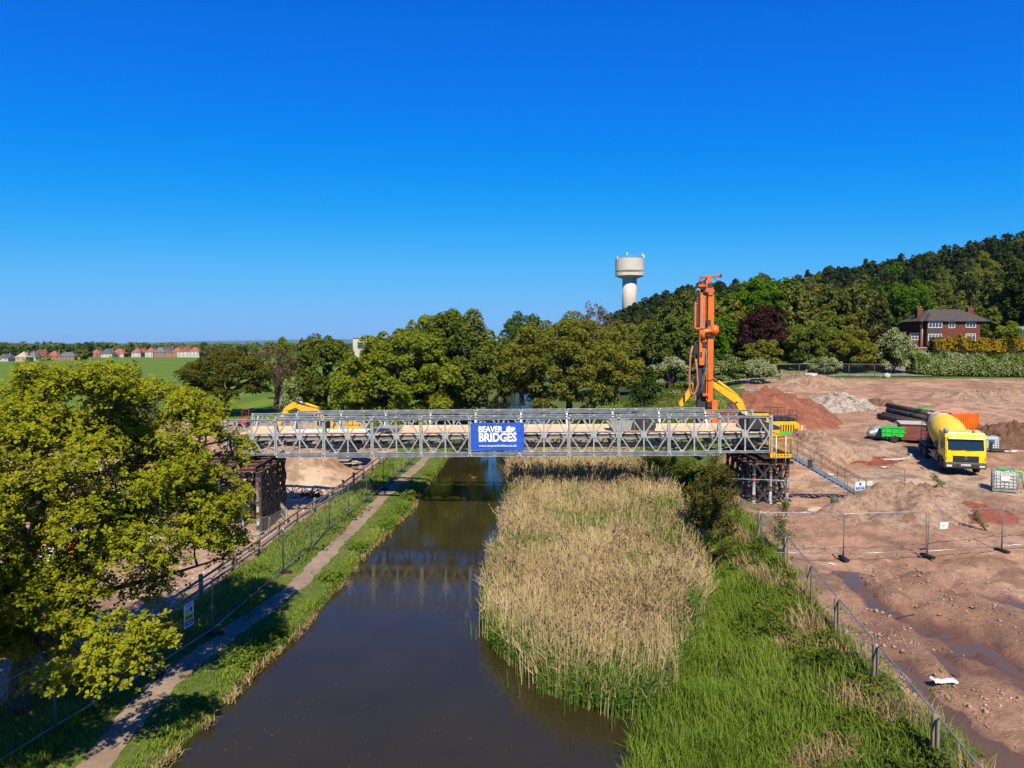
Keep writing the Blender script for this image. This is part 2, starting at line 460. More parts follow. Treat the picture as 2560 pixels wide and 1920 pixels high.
def verge_mat():
    g = NG('canal_verge_grass'); co = g.coord()
    n1, n2 = g.noise(co, 0.5, 5, 0.6), g.noise(co, 5, 6, 0.7)
    c = g.ramp(n1, [(0.3, (0.05, 0.085, 0.014)), (0.5, (0.085, 0.12, 0.02)), (0.7, (0.14, 0.145, 0.035))])
    c = g.mix(g.ramp(n2, [(0.35, 0.6), (0.6, 0.0)]), c, (0.028, 0.05, 0.008))
    edge = g.n('Attribute', {'attribute_name': 'bank'}).outputs['Fac']
    c = g.mix(edge, c, g.ramp(n2, [(0.35, (0.035, 0.024, 0.015)), (0.65, (0.12, 0.085, 0.05))]))
    return g.pbr(c, 0.9, 0, g.bump(n2, 0.6, 0.1), 0.2)
M_VERGE = verge_mat()
def path_mat():
    g = NG('trodden_earth_path'); co = g.coord()
    n1, n2 = g.noise(co, 0.8, 6, 0.65), g.noise(co, 14, 5, 0.7)
    c = g.ramp(n1, [(0.3, (0.17, 0.125, 0.085)), (0.55, (0.25, 0.195, 0.14)), (0.72, (0.31, 0.25, 0.185))])
    c = g.mix(g.ramp(n2, [(0.35, 0.5), (0.6, 0.0)]), c, (0.13, 0.09, 0.06))
    return g.pbr(c, 0.95, 0, g.bump(n2, 0.35, 0.03), 0.2)
M_PATH = path_mat()
def field_mat():
    g = NG('striped_crop_field'); co = g.coord()
    rot = g.n('Mapping', None, Vector=co, Rotation=(0, 0, rad(-4))).outputs[0]
    w = g.n('TexWave', {'wave_type': 'BANDS', 'bands_direction': 'X'}, Vector=rot, Scale=0.028, Distortion=0.9, Detail=2, Detail_Scale=0.3).outputs[1]
    w2 = g.n('TexWave', {'wave_type': 'BANDS', 'bands_direction': 'X'}, Vector=rot, Scale=0.11, Distortion=0.5).outputs[1]
    n1 = g.noise(co, 0.018, 5, 0.6)
    f = g.math('ADD', g.math('MULTIPLY', w, 0.5), g.math('ADD', g.math('MULTIPLY', w2, 0.15), g.math('MULTIPLY', n1, 0.55)))
    c = g.ramp(f, [(0.25, (0.062, 0.115, 0.010)), (0.6, (0.082, 0.142, 0.013)), (0.9, (0.118, 0.170, 0.018))])
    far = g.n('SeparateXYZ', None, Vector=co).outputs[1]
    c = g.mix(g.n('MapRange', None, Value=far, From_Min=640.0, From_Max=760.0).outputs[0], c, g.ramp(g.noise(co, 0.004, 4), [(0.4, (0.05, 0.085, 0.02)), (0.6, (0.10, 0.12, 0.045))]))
    return g.pbr(c, 0.95, 0, None, 0.1)
M_FIELD = field_mat()
def hill_mat():
    g = NG('woodland_floor'); co = g.coord()
    c = g.ramp(g.noise(co, 0.06, 6, 0.65), [(0.35, (0.02, 0.035, 0.008)), (0.6, (0.045, 0.07, 0.014)), (0.75, (0.08, 0.11, 0.02))])
    return g.pbr(c, 0.95, 0, None, 0.1)
M_HILL = hill_mat()

ys = np.concatenate([np.arange(-20, 9, 2.0), np.arange(9, 62, 0.33), np.arange(62, 132, 1.0), 132 * 1.06 ** np.arange(0, 82)])
# ---- left bank from the water's edge to the mesh fence
t = np.concatenate([np.linspace(-1.3, 0.6, 12), np.linspace(0.75, 1, 1)])
yl = ys[(ys < 300)]
d = np.concatenate([np.array([-3, -1.0, -0.4, -0.15, 0.0, 0.1, 0.2, 0.32, 0.5, 0.75]), np.arange(1.0, 12, 0.3)])
w = (XL(yl) - XFL(yl))[:, None]
dd = np.where(d[None, :] < 1, d[None, :], 1 + (d[None, :] - 1) / (d[-1] - 1) * (w - 1))
X = XL(yl)[:, None] - dd; Y = np.repeat(yl[:, None], len(d), 1)
Z = z_left(X, Y)
bank = (1 - sstep(dd, 0.05, 0.34)) * (0.75 + 0.25 * fbm(X * 2, Y * 2, 5))
grid_sheet('canal_bank', X, Y, Z, M_VERGE, {'bank': bank})
# ---- towpath, lying on the bank
_p = [at_z(px, py, 0.42) for px, py in ((195, 1990), (231, 1920), (338, 1778), (440, 1680), (600, 1560), (740, 1464), (820, 1380), (903, 1296), (984, 1215), (1047, 1163))]
PY = [8] + [p.y for p in _p] + [90, 140]
PX = [_p[0].x - 0.6] + [p.x for p in _p] + [-7.2, -6.0]
yp = np.arange(9, 140, 0.25)
pc = np.interp(yp, PY, PX)
hw = 0.39 + 0.10 * fbm(yp * 0.35, yp * 0, 41, 3)
u = np.linspace(-1, 1, 9)
X = pc[:, None] + u[None, :] * hw[:, None] * (1 + 0.0 * u[None, :]); Y = np.repeat(yp[:, None], 9, 1)
X[:, 0] += 0.12 * fbm(yp * 2.1, yp * 0 + 2, 42, 3); X[:, -1] += 0.12 * fbm(yp * 2.1, yp * 0 + 7, 43, 3)
Z = z_left(X, Y) + 0.022 - 0.02 * (np.abs(u)[None, :] > 0.95)
grid_sheet('towpath', X, Y, Z, M_PATH)

# ---- left ground beyond the fence: works yard near, crop field beyond
def split_left(y0, y1, name, m, attr):
    yy = ys[(ys >= y0) & (ys <= y1)]
    s = np.concatenate([np.arange(0, 9, 0.33), np.arange(9, 45, 0.8), 45 * 1.13 ** np.arange(0, 48)])
    X = XFL(yy)[:, None] - s[None, :]; Y = np.repeat(yy[:, None], len(s), 1)
    return grid_sheet(name, X, Y, z_left(X, Y), m, attr(X, Y, s) if attr else None)
yard_end = float(ys[np.argmin(np.abs(ys - 104))])
def yard_attr(X, Y, s):
    sd = np.repeat(s[None, :], len(X), 0)
    grass = 1 - sstep(sd + 0.7 * fbm(X * 0.8, Y * 0.8, 6), 1.6, 3.4)
    grass = np.maximum(grass, sstep(Y + 5 * fbm(X * 0.1, Y * 0.1, 7), 78, 90))
    grass = np.maximum(grass, 1 - sstep(Y, 12, 17))
    pale = np.exp(-(((X + 17) / 7) ** 2 + ((Y - 54) / 3.4) ** 2) ** 2) + np.exp(-(((X + 22) / 9) ** 2 + ((Y - 66) / 6.0) ** 2) ** 2)
    return {'grass': grass, 'wet': np.zeros_like(X), 'pale': np.clip(pale, 0, 1) * 0.9}
split_left(-20, yard_end, 'works_yard_ground', M_SOIL_L, yard_attr)
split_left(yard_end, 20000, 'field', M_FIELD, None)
# far strip between the two land sheets once the canal is out of sight
yy = ys[ys >= 280]
X = np.stack([np.interp(yy, FLY, FLX) + 0.0, np.interp(yy, FLY, FLX) * 0.4 + XF(yy) * 0.6, XF(yy)], 1); Y = np.repeat(yy[:, None], 3, 1)
Z = np.stack([z_left(X[:, 0], yy), 0.5 * z_left(X[:, 0], yy) + 0.5 * z_site(X[:, 2], yy), z_site(X[:, 2], yy)], 1)
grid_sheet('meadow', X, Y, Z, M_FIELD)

# ---- right bank: water's edge to the post line
yr = ys[ys < 300]
d = np.concatenate([[-3, -1, -0.3, 0.0, 0.2], np.linspace(0.05, 1, 20)])
w = (XF(yr) - XR(yr))[:, None]
dd = np.concatenate([np.repeat(d[None, :5], len(yr), 0), 0.25 + (d[None, 5:]) * (w - 0.25)], 1)
X = XR(yr)[:, None] + dd; Y = np.repeat(yr[:, None], len(d), 1)
grid_sheet('reed_bank', X, Y, z_right(X - 1e-4, Y), M_VERGE, {'bank': (1 - sstep(dd, 0.1, 0.7))})
# ---- right-hand building site and the slope behind it
site_end = float(ys[np.argmin(np.abs(ys - 112))])
def split_right(y0, y1, name, m, attr):
    yy = ys[(ys >= y0) & (ys <= y1)]
    s = np.concatenate([np.arange(0, 26, 0.28), np.arange(26, 75, 0.7), 75 * 1.12 ** np.arange(0, 50)])
    X = XF(yy)[:, None] + s[None, :]; Y = np.repeat(yy[:, None], len(s), 1)
    return grid_sheet(name, X, Y, z_site(X, Y), m, attr(X, Y, s) if attr else None)
def site_attr(X, Y, s):
    sd = np.repeat(s[None, :], len(X), 0)
    grass = (1 - sstep(sd + 0.5 * fbm(X * 0.9, Y * 0.9, 8), 0.2, 0.9)) * 0.9
    lim = np.interp(Y, [50, 62, 80, 112], [-1, 2.5, 9, 16])
    grass = np.maximum(grass, (1 - sstep(sd + 1.5 * fbm(X * 0.3, Y * 0.3, 10), lim, lim + 3)) * (Y > 52))
    grass = np.maximum(grass, sstep(Y + 0.8 * fbm(X * 0.3, Y * 0.3, 11), 109, 111))
    wet = np.clip(puddle(X, Y) / 0.2, 0, 1) * (Y < 45)
    wet = np.maximum(wet, 0.5 * sstep(fbm(X * 0.22, Y * 0.3, 26), 0.25, 0.5) * (1 - sstep(Y, 22, 27)))
    wet = np.maximum(wet, 0.35 * sstep(fbm(X * 0.12, Y * 0.2, 23), 0.2, 0.5) * (1 - sstep(Y, 40, 55)))
    pale = 0.85 * np.exp(-(((X - 28) / 8) ** 2 + ((Y - 47) / 3.5) ** 2) ** 2) + 0.7 * np.exp(-(((X - 26) / 7) ** 2 + ((Y - 56) / 3) ** 2) ** 2)
    pale = pale + 0.5 * sstep(fbm(X * 0.09, Y * 0.16, 24), 0.15, 0.5) * sstep(Y, 50, 62) * (1 - sstep(Y, 80, 100))
    wet = np.maximum(wet, 0.35 * np.clip(-ruts(X, Y) / 0.12, 0, 1) * (Y < 46))
    return {'grass': grass, 'wet': wet, 'pale': np.clip(pale, 0, 1)}
split_right(-20, site_end, 'building_site_ground', M_SOIL_R, site_attr)
split_right(site_end, 20000, 'hillside', M_HILL, None)

# ---- water
def water_mat(name, murk, rough=0.02, rip=0.09, spec=0.38):
    g = NG(name); co = g.coord()
    st = g.n('Mapping', None, Vector=co, Scale=(0.5, 1.6, 1.0)).outputs[0]
    n = g.math('ADD', g.math('MULTIPLY', g.noise(st, 1.5, 4, 0.55), 0.7), g.math('MULTIPLY', g.noise(st, 7.0, 3, 0.5), 0.3))
    amp = g.ramp(g.noise(co, 0.13, 3), [(0.4, 0.35), (0.65, 1.0)])
    c = g.ramp(g.noise(co, 0.35, 4), [(0.35, tuple(v * 0.8 for v in murk)), (0.65, murk)])
    nm = g.n('Bump', None, Strength=g.math('MULTIPLY', amp, rip), Distance=0.1, Height=n).outputs[0]
    p = g.n('BsdfPrincipled', None, Base_Color=c, Roughness=rough, IOR=1.333, Specular_IOR_Level=spec, Normal=nm)
    return g.out(p.outputs[0])
M_WATER = water_mat('murky_canal_water', (0.026, 0.0225, 0.008))
M_PUDDLE = water_mat('muddy_puddle_water', (0.105, 0.066, 0.040), 0.06, 0.03, 0.2)
yw = ys[(ys < 300)]
X = np.stack([XL(yw) - 0.35, (XL(yw) + XR(yw)) / 2, XR(yw) + 0.5], 1); Y = np.repeat(yw[:, None], 3, 1)
grid_sheet('canal_water', X, Y, np.zeros_like(X), M_WATER)
for pts, wd, dp in PUD:
    m = MB(); L = []; R_ = []
    for i, p in enumerate(pts):
        q = (pts[min(i + 1, len(pts) - 1)] - pts[max(i - 1, 0)]).normalized(); nn = Vector((-q.y, q.x, 0))
        L.append(p + nn * wd * 1.9); R_.append(p - nn * wd * 1.9)
    zz = min(float(z_site(p.x, p.y)) for p in pts[:-1]) + dp * 0.52
    vs = [Vector((p.x, p.y, zz)) for p in L] + [Vector((p.x, p.y, zz)) for p in R_]
    n = len(pts)
    m.add(vs, [(i, n + i, n + i + 1, i + 1) for i in range(n - 1)])
    tag(m.build('puddle_water', M_PUDDLE), kind='structure')

# ---- distant blue hills
def far_hills():
    xs_ = np.linspace(-11500, 3000, 240)
    h = 40 + 45 * np.clip(fbm(xs_ / 2600, xs_ * 0 + 1.2, 51, 4) + 0.25, 0, 1) * sstep(xs_, -9000, -5500) + 75 * np.exp(-((xs_ + 3300) / 1900) ** 2) + 30 * np.exp(-((xs_ + 6200) / 900) ** 2)
    ys_ = np.array([12500, 13200, 14200, 15500, 17500])
    X, Y = np.meshgrid(xs_, ys_)
    Z = np.array([-5, 0.35, 0.8, 1.0, 0.0])[:, None] * h[None, :]
    Z[0] = 0
    m = mat('far_hill_fields', (0.07, 0.10, 0.03), (0.04, 0.06, 0.02), 0.0015, 0.95)
    return grid_sheet('hills', X, Y, Z, m)
far_hills()
# ================================================================== vegetation
RNG = np.random.default_rng(2024)
def unit(v): return v / np.maximum(np.linalg.norm(v, axis=-1, keepdims=True), 1e-9)
def rdir(n, rng=RNG): return unit(rng.normal(size=(n, 3)))

def leaf_mesh(name, P, N, size, m, aspect=0.62, rng=RNG, fold=False):
    """one small diamond-shaped leaf (or leaf spray) per point"""
    n = len(P); N = unit(N)
    a = unit(np.cross(N, rdir(n, rng))); b = np.cross(N, a)
    s = (size if hasattr(size, '__len__') else np.full(n, size))[:, None]
    V = np.empty((n, 4, 3))
    V[:, 0] = P - a * s; V[:, 1] = P + b * s * aspect - a * s * 0.1
    V[:, 2] = P + a * s; V[:, 3] = P - b * s * aspect - a * s * 0.1
    if fold:
        V[:, 1] += N * s * 0.25; V[:, 3] += N * s * 0.25
    F = np.arange(n * 4).reshape(n, 4)
    return np_mesh(name, V.reshape(-1, 3), F, m)

def crown_points(R, n_lobes, lobe_r, n_leaves, rng, low=-0.55, gap=0.22, spread=(0.5, 0.86), droop=0.0, shape=None):
    """leaf positions clustered on many uneven lobes inside an ellipsoid of radii R (centre at the origin)"""
    R = np.array(R, float)
    L = []
    while len(L) < n_lobes:
        d = rdir(1, rng)[0]
        if d[2] < low: continue
        k = spread[0] + (spread[1] - spread[0]) * rng.random() ** 0.6
        c = d * k
        if shape is not None and not shape(c): continue
        L.append(c)
    L = np.array(L); lr = lobe_r * rng.uniform(0.65, 1.3, n_lobes)
    w = lr ** 2; cnt = rng.multinomial(n_leaves, w / w.sum())
    idx = np.repeat(np.arange(n_lobes), cnt); n = len(idx)
    e = rdir(n, rng)
    e[:, 2] = np.where(e[:, 2] < -0.35, -e[:, 2], e[:, 2])
    rr = rng.uniform(0.55, 1.05, n) ** 0.6
    P = L[idx] * R + e * (lr[idx] * rr)[:, None] * (R / R.mean())
    P[:, 2] -= droop * np.maximum(0, np.hypot(P[:, 0], P[:, 1]) / R[0] - 0.5) * R[2]
    keep = (vnoise(P[:, 0] * 1.3 / lobe_r + P[:, 2] * 0.7, P[:, 1] * 1.3 / lobe_r + P[:, 2] * 0.9 / lobe_r, 61) > gap)
    P, e, idx = P[keep], e[keep], idx[keep]
    N = e * 0.55 + rdir(len(P), rng) * 0.75 + np.array([0, -0.12, 0.5])
    return P, N, L * R, lr

def limb_mesh(name, h, r, lobes, m, rng, fork=0.35, n=7, twist=0.25, max_limbs=16):
    """tapered trunk that forks into limbs reaching into the crown (base at the origin)"""
    b = MB()
    top = Vector((rng.normal() * 0.15, rng.normal() * 0.15, h * 0.78))
    mid = Vector((rng.normal() * twist * r, rng.normal() * twist * r, h * fork))
    b.tube([(0, 0, -0.4), (0, 0, 0.12), mid, (mid + top) / 2 + Vector((rng.normal() * r, rng.normal() * r, 0)), top], [r * 1.7, r * 1.15, r * 0.85, r * 0.5, r * 0.12], n)
    order = rng.permutation(len(lobes))[:max_limbs]
    for i in order:
        e = Vector(lobes[i]); t = rng.uniform(0.0, 0.55)
        s = mid.lerp(top, t) if e.z > mid.z else mid * rng.uniform(0.7, 1.0)
        rr = r * (0.5 - 0.3 * t)
        k1 = s.lerp(e, 0.4) + Vector((rng.normal(), rng.normal(), abs(rng.normal()))) * 0.06 * h * 0.5
        k2 = s.lerp(e, 0.75) + Vector((rng.normal(), rng.normal(), rng.normal())) * 0.04 * h * 0.5
        b.tube([s, k1, k2, e], [rr, rr * 0.7, rr * 0.42, rr * 0.15], 5, cap=False)
    return b.mesh(name, m)

M_BARK = mat('grey_brown_bark', (0.10, 0.078, 0.055), (0.045, 0.034, 0.024), 6, 0.95, 0, 0.6, 14)
M_BARK_D = mat('dark_bark', (0.05, 0.038, 0.028), (0.022, 0.017, 0.013), 5, 0.95, 0, 0.5, 12)
M_BARK_P = mat('pale_bark', (0.30, 0.26, 0.20), (0.16, 0.13, 0.10), 5, 0.95, 0, 0.4, 12)
LV = {
 'oak_near': leaf_mat('oak_spring_leaves', [(0.095, 0.116, 0.009), (0.195, 0.226, 0.014), (0.285, 0.305, 0.02), (0.345, 0.32, 0.028)], 0.45, 0.3, 0.3),
 'lime': leaf_mat('fresh_lime_green_leaves', [(0.098, 0.130, 0.014), (0.185, 0.232, 0.022), (0.27, 0.31, 0.032)], 0.45, 0.12),
 'mid': leaf_mat('mid_green_leaves', [(0.070, 0.100, 0.018), (0.130, 0.168, 0.027), (0.195, 0.225, 0.040)], 0.45, 0.12),
 'olive': leaf_mat('olive_bronze_leaves', [(0.098, 0.112, 0.018), (0.172, 0.186, 0.027), (0.245, 0.245, 0.042)], 0.45, 0.12),
 'bronze': leaf_mat('dull_bronze_green_leaves', [(0.058, 0.066, 0.012), (0.105, 0.110, 0.018), (0.158, 0.148, 0.027)], 0.45, 0.12),
 'bright': leaf_mat('bright_sycamore_leaves', [(0.048, 0.105, 0.010), (0.092, 0.180, 0.014), (0.145, 0.245, 0.020)], 0.45, 0.12),
 'blue': leaf_mat('grey_green_leaves', [(0.042, 0.084, 0.021), (0.084, 0.1372, 0.0308), (0.133, 0.189, 0.042)], 0.45, 0.12),
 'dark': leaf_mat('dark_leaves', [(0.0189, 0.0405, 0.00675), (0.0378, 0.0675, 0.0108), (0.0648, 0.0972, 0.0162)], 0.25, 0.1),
 'pine': leaf_mat('pine_needles', [(0.018, 0.032, 0.011), (0.034, 0.052, 0.017), (0.058, 0.078, 0.025)], 0.15, 0.08),
 'copper': leaf_mat('copper_beech_leaves', [(0.0216, 0.0096, 0.0108), (0.0432, 0.018, 0.0192), (0.0744, 0.0312, 0.0264)], 0.2, 0.12),
 'yew': leaf_mat('conifer_sprays', [(0.020, 0.026, 0.009), (0.038, 0.044, 0.014), (0.062, 0.064, 0.020)], 0.15, 0.12),
 'birch': leaf_mat('pale_birch_leaves', [(0.085, 0.110, 0.028), (0.148, 0.175, 0.042), (0.215, 0.23, 0.06)], 0.45, 0.12),
 'white': leaf_mat('hawthorn_blossom', [(0.22, 0.27, 0.12), (0.36, 0.39, 0.23), (0.50, 0.50, 0.36)], 0.3, 0.3),
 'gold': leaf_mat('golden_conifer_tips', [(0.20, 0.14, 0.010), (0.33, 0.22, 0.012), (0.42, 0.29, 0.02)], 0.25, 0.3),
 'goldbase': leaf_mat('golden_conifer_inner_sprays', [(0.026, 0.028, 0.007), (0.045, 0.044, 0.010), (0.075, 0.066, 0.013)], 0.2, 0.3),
 'twig': leaf_mat('budding_twigs', [(0.075, 0.058, 0.030), (0.12, 0.092, 0.045), (0.16, 0.12, 0.06)], 0.2, 0.2),
 'hedge': leaf_mat('hedge_leaves', [(0.05075, 0.09425, 0.0116), (0.0986, 0.1566, 0.0174), (0.1595, 0.2175, 0.029)], 0.3, 0.3),
}

def make_tree(name, label, cat, base, W, H, leaf, n_leaves=9000, leaf_size=0.2, lobes=40, lobe_r=None, trunk=0.22, low=-0.5, gap=0.22, bare=0.16, bark=None,
              blossom=0, group=None, seed=None, depth=None, droop=0.0, twigs=0, spread=(0.5, 0.9), conic=False):
    rng = np.random.default_rng(seed if seed is not None else abs(hash(label)) % 9999 if False else sum(map(ord, label)))
    root = thing(name, label, cat, base, 0, group)
    if bare < 0.12 and H > 5: bare *= 0.3; low = min(low, -0.92)
    R = np.array([W / 2 * 0.98, (depth or W) / 2 * 0.98, H * (1 - bare) / 2 * 0.95])
    cz = H * bare + R[2]
    lobe_r = (lobe_r or 0.26 * R.mean()) * 0.78; lobes = int(lobes * 1.55)
    shape = (lambda c: math.hypot(c[0], c[1]) < 0.12 + 0.5 * (0.9 - c[2])) if conic else None
    P, N, L, lr = crown_points(R, lobes, lobe_r, int(n_leaves * 1.1), rng, low, gap * 0.8, spread, droop, shape); leaf_size *= 1.06
    off = np.array([0, 0, cz])
    tm = limb_mesh('trunk', H, W * trunk / 10 if trunk > 0.5 else trunk * H / 9, L + off, bark or M_BARK, rng, fork=max(bare, 0.15))
    link_mesh('trunk', tm, root)
    sz = leaf_size * rng.uniform(0.7, 1.35, len(P))
    link_mesh('crown', leaf_mesh('crown', P + off, N, sz, LV[leaf], 0.62, rng, True), root)
    if blossom:
        e = unit(P / R + 0.0)
        out = (np.linalg.norm(P / R, axis=1) > 0.72)
        idx = np.nonzero(out)[0]; idx = rng.choice(idx, min(int(blossom * 1.8), 3 * len(idx)), True)
        bl = leaf_mesh('blossom', P[idx] * 1.03 + rng.normal(0, leaf_size * 1.1, (len(idx), 3)) + off, N[idx] + [0, -0.3, 0.4], leaf_size * 0.62 * rng.uniform(0.6, 1.3, len(idx)), LV['white'], 0.7, rng)
        link_mesh('blossom', bl, root)
    if twigs:
        b = MB()
        for i in rng.choice(len(L), min(twigs, len(L)), False):
            s0 = Vector(L[i] + off)
            for _ in range(7):
                d = Vector(rdir(1, rng)[0]); d.z = abs(d.z) * 0.6 + 0.1
                e = s0 + d * lr[i] * rng.uniform(0.8, 1.5)
                b.tube([s0, s0.lerp(e, 0.5) + Vector(rdir(1, rng)[0]) * 0.1, e], [0.045, 0.03, 0.012], 3, cap=False)
        b.build('twigs', bark or M_BARK, root)['kind'] = 'stuff'
    return root

def T(name, label, px, py_top, Y, Wpx, leaf, zf, base_z=None, **kw):
    """a tree that stands at distance Y; its crown's width and top measured from the photograph"""
    c = at_y(px, 900, Y); z = zf(c.x, Y) if base_z is None else base_z
    top = at_y(px, py_top, Y).z
    return make_tree(name, label, kw.pop('cat', 'tree'), (c.x, Y, z), Wpx / FPX * Y, top - z, leaf, **kw)

# ---- the trees one can tell apart, left to right
T('oak_tree', 'round bronze-green oak standing alone at the edge of the crop field', 566, 868, 116, 232, 'bronze', zl, n_leaves=19000, leaf_size=0.17, lobes=110, lobe_r=1.35, bare=0.13, trunk=0.42, bark=M_BARK_D, low=-0.7, gap=0.1)
T('bare_tree', 'half-bare old tree with brown twigs right of the round oak', 690, 852, 124, 140, 'twig', zl, n_leaves=2200, leaf_size=0.15, lobes=46, lobe_r=1.2, bare=0.15, twigs=46, trunk=0.4, bark=M_BARK, low=-0.4)
T('willow_tree', 'tall dark olive tree left of the lime-green oak', 812, 822, 100, 180, 'mid', zl, n_leaves=14000, leaf_size=0.19, lobes=70, lobe_r=1.15, bare=0.06, low=-0.8, bark=M_BARK_D)
T('hawthorn_bush', 'white-blossomed hawthorn beside the old bare tree', 727, 936, 96, 50, 'hedge', zl, n_leaves=2500, leaf_size=0.12, lobes=26, lobe_r=0.55, bare=0.04, low=-0.9, blossom=1500, cat='bush')
T('pine_tree', 'small dark pine showing above the bare tree', 760, 822, 150, 46, 'pine', zl, n_leaves=2500, leaf_size=0.22, lobes=26, lobe_r=1.0, bare=0.1, bark=M_BARK_D)
T('green_tree', 'yellow-green tree behind the old bare tree', 700, 838, 150, 88, 'lime', zl, n_leaves=4000, leaf_size=0.22, lobes=30, lobe_r=1.4, bare=0.1)
T('oak_tree', 'broad lime-green oak on the left canal bank just behind the bridge', 1000, 800, 80, 350, 'lime', zl, n_leaves=36000, leaf_size=0.155, lobes=130, lobe_r=1.15, bare=0.05, low=-0.75, trunk=0.36, bark=M_BARK_D, gap=0.16)
T('oak_tree', 'taller dark-green oak behind the lime-green oak', 1140, 762, 85, 235, 'mid', zl, base_z=0.6, n_leaves=24000, leaf_size=0.185, lobes=95, lobe_r=1.35, bare=0.08, low=-0.7, bark=M_BARK_D, gap=0.18)
T('oak_tree', 'lighter green oak crown rising above the lime-green oak', 1060, 770, 108, 190, 'lime', zl, base_z=0.3, n_leaves=11000, leaf_size=0.2, lobes=60, lobe_r=1.3, bare=0.1)
T('oak_tree', 'wide olive-bronze oak on the right canal bank behind the banner', 1420, 765, 88, 375, 'olive', zr, base_z=1.0, n_leaves=34000, leaf_size=0.15, lobes=150, lobe_r=1.2, bare=0.03, low=-0.9, trunk=0.3, bark=M_BARK_D, gap=0.12, twigs=60)
T('poplar_tree', 'grey-green tree between the two big oaks', 1305, 770, 112, 150, 'blue', zr, base_z=1.5, n_leaves=9000, leaf_size=0.2, lobes=60, lobe_r=1.2, bare=0.06, low=-0.8)
T('ash_tree', 'pale tree just coming into leaf behind the olive oak', 1490, 742, 132, 92, 'twig', zr, n_leaves=3000, leaf_size=0.16, lobes=40, lobe_r=1.1, bare=0.2, twigs=40, bark=M_BARK_P)
T('ash_tree', 'pale olive tree filling in behind the right oak', 1545, 800, 126, 130, 'olive', zr, n_leaves=7000, leaf_size=0.2, lobes=44, lobe_r=1.3, bare=0.1)
T('sycamore_tree', 'green sycamore left of the piling rig mast', 1695, 772, 128, 105, 'mid', zr, n_leaves=9000, leaf_size=0.22, lobes=50, lobe_r=1.2, bare=0.06, low=-0.8)
T('sycamore_tree', 'green sycamore right behind the piling rig mast', 1800, 780, 126, 90, 'bright', zr, n_leaves=8000, leaf_size=0.21, lobes=50, lobe_r=1.1, bare=0.04, low=-0.9)
T('sycamore_tree', 'tallest bright-green sycamore above the copper beech', 1905, 680, 136, 205, 'bright', zr, n_leaves=24000, leaf_size=0.24, lobes=120, lobe_r=1.35, bare=0.08, low=-0.7, gap=0.17)
T('copper_beech', 'dark purple copper beech in front of the bright sycamore', 1908, 755, 124, 140, 'copper', zr, n_leaves=12000, leaf_size=0.2, lobes=60, lobe_r=1.2, bare=0.02, low=-0.9, bark=M_BARK_D)
T('bushy_tree', 'olive bush below the copper beech', 1900, 842, 116, 110, 'olive', zr, n_leaves=6000, leaf_size=0.17, lobes=46, lobe_r=0.85, bare=0.02, low=-0.9)
T('bushy_tree', 'wide mid-green bushy tree beside the copper beech', 2020, 800, 120, 150, 'mid', zr, n_leaves=13000, leaf_size=0.18, lobes=70, lobe_r=1.1, bare=0.02, low=-0.9)
T('bushy_tree', 'spreading olive tree behind the mesh fence', 2120, 815, 118, 140, 'olive', zr, n_leaves=12000, leaf_size=0.17, lobes=70, lobe_r=1.0, bare=0.02, low=-0.9)
T('yew_tree', 'dark conical conifer left of the brick house', 2192, 722, 120, 112, 'yew', zr, n_leaves=14000, leaf_size=0.2, lobes=120, lobe_r=0.85, bare=0.0, low=-1.0, spread=(0.4, 1.0), conic=True, bark=M_BARK_D, gap=0.1, droop=0.2)
T('hawthorn_tree', 'round white-blossomed hawthorn in front of the brick house', 2236, 818, 117, 88, 'hedge', zr, n_leaves=5000, leaf_size=0.14, lobes=56, lobe_r=0.7, bare=0.05, low=-0.85, blossom=3800, bark=M_BARK)
T('sycamore_tree', 'bright sycamore on the slope left above the brick house', 2270, 688, 172, 125, 'bright', zr, n_leaves=11000, leaf_size=0.26, lobes=60, lobe_r=1.4, bare=0.05, low=-0.8)
T('birch_tree', 'pale birch with white stems right of the tall sycamore', 2010, 690, 160, 70, 'birch', zr, n_leaves=6500, leaf_size=0.2, lobes=60, lobe_r=1.0, bare=0.06, low=-0.9, bark=M_BARK_P, twigs=20, trunk=0.15)
T('birch_tree', 'tall pale birch on the slope above the house roof', 2440, 652, 182, 120, 'birch', zr, n_leaves=11000, leaf_size=0.22, lobes=90, lobe_r=1.2, bare=0.06, low=-0.8, bark=M_BARK_P, twigs=20, trunk=0.15)
T('birch_tree', 'pale green birch on the slope behind the house chimney', 2350, 700, 185, 90, 'birch', zr, n_leaves=7000, leaf_size=0.22, lobes=60, lobe_r=1.2, bare=0.06, low=-0.9, bark=M_BARK_P, trunk=0.15)
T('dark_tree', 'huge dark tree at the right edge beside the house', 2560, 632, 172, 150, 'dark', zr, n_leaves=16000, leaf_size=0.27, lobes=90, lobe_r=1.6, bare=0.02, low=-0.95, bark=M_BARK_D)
T('yellow_bush', 'yellow-green bush between the house and the greenhouse', 2520, 800, 152, 60, 'lime', zr, n_leaves=3000, leaf_size=0.2, lobes=30, lobe_r=0.9, bare=0.0, low=-1, cat='bush')

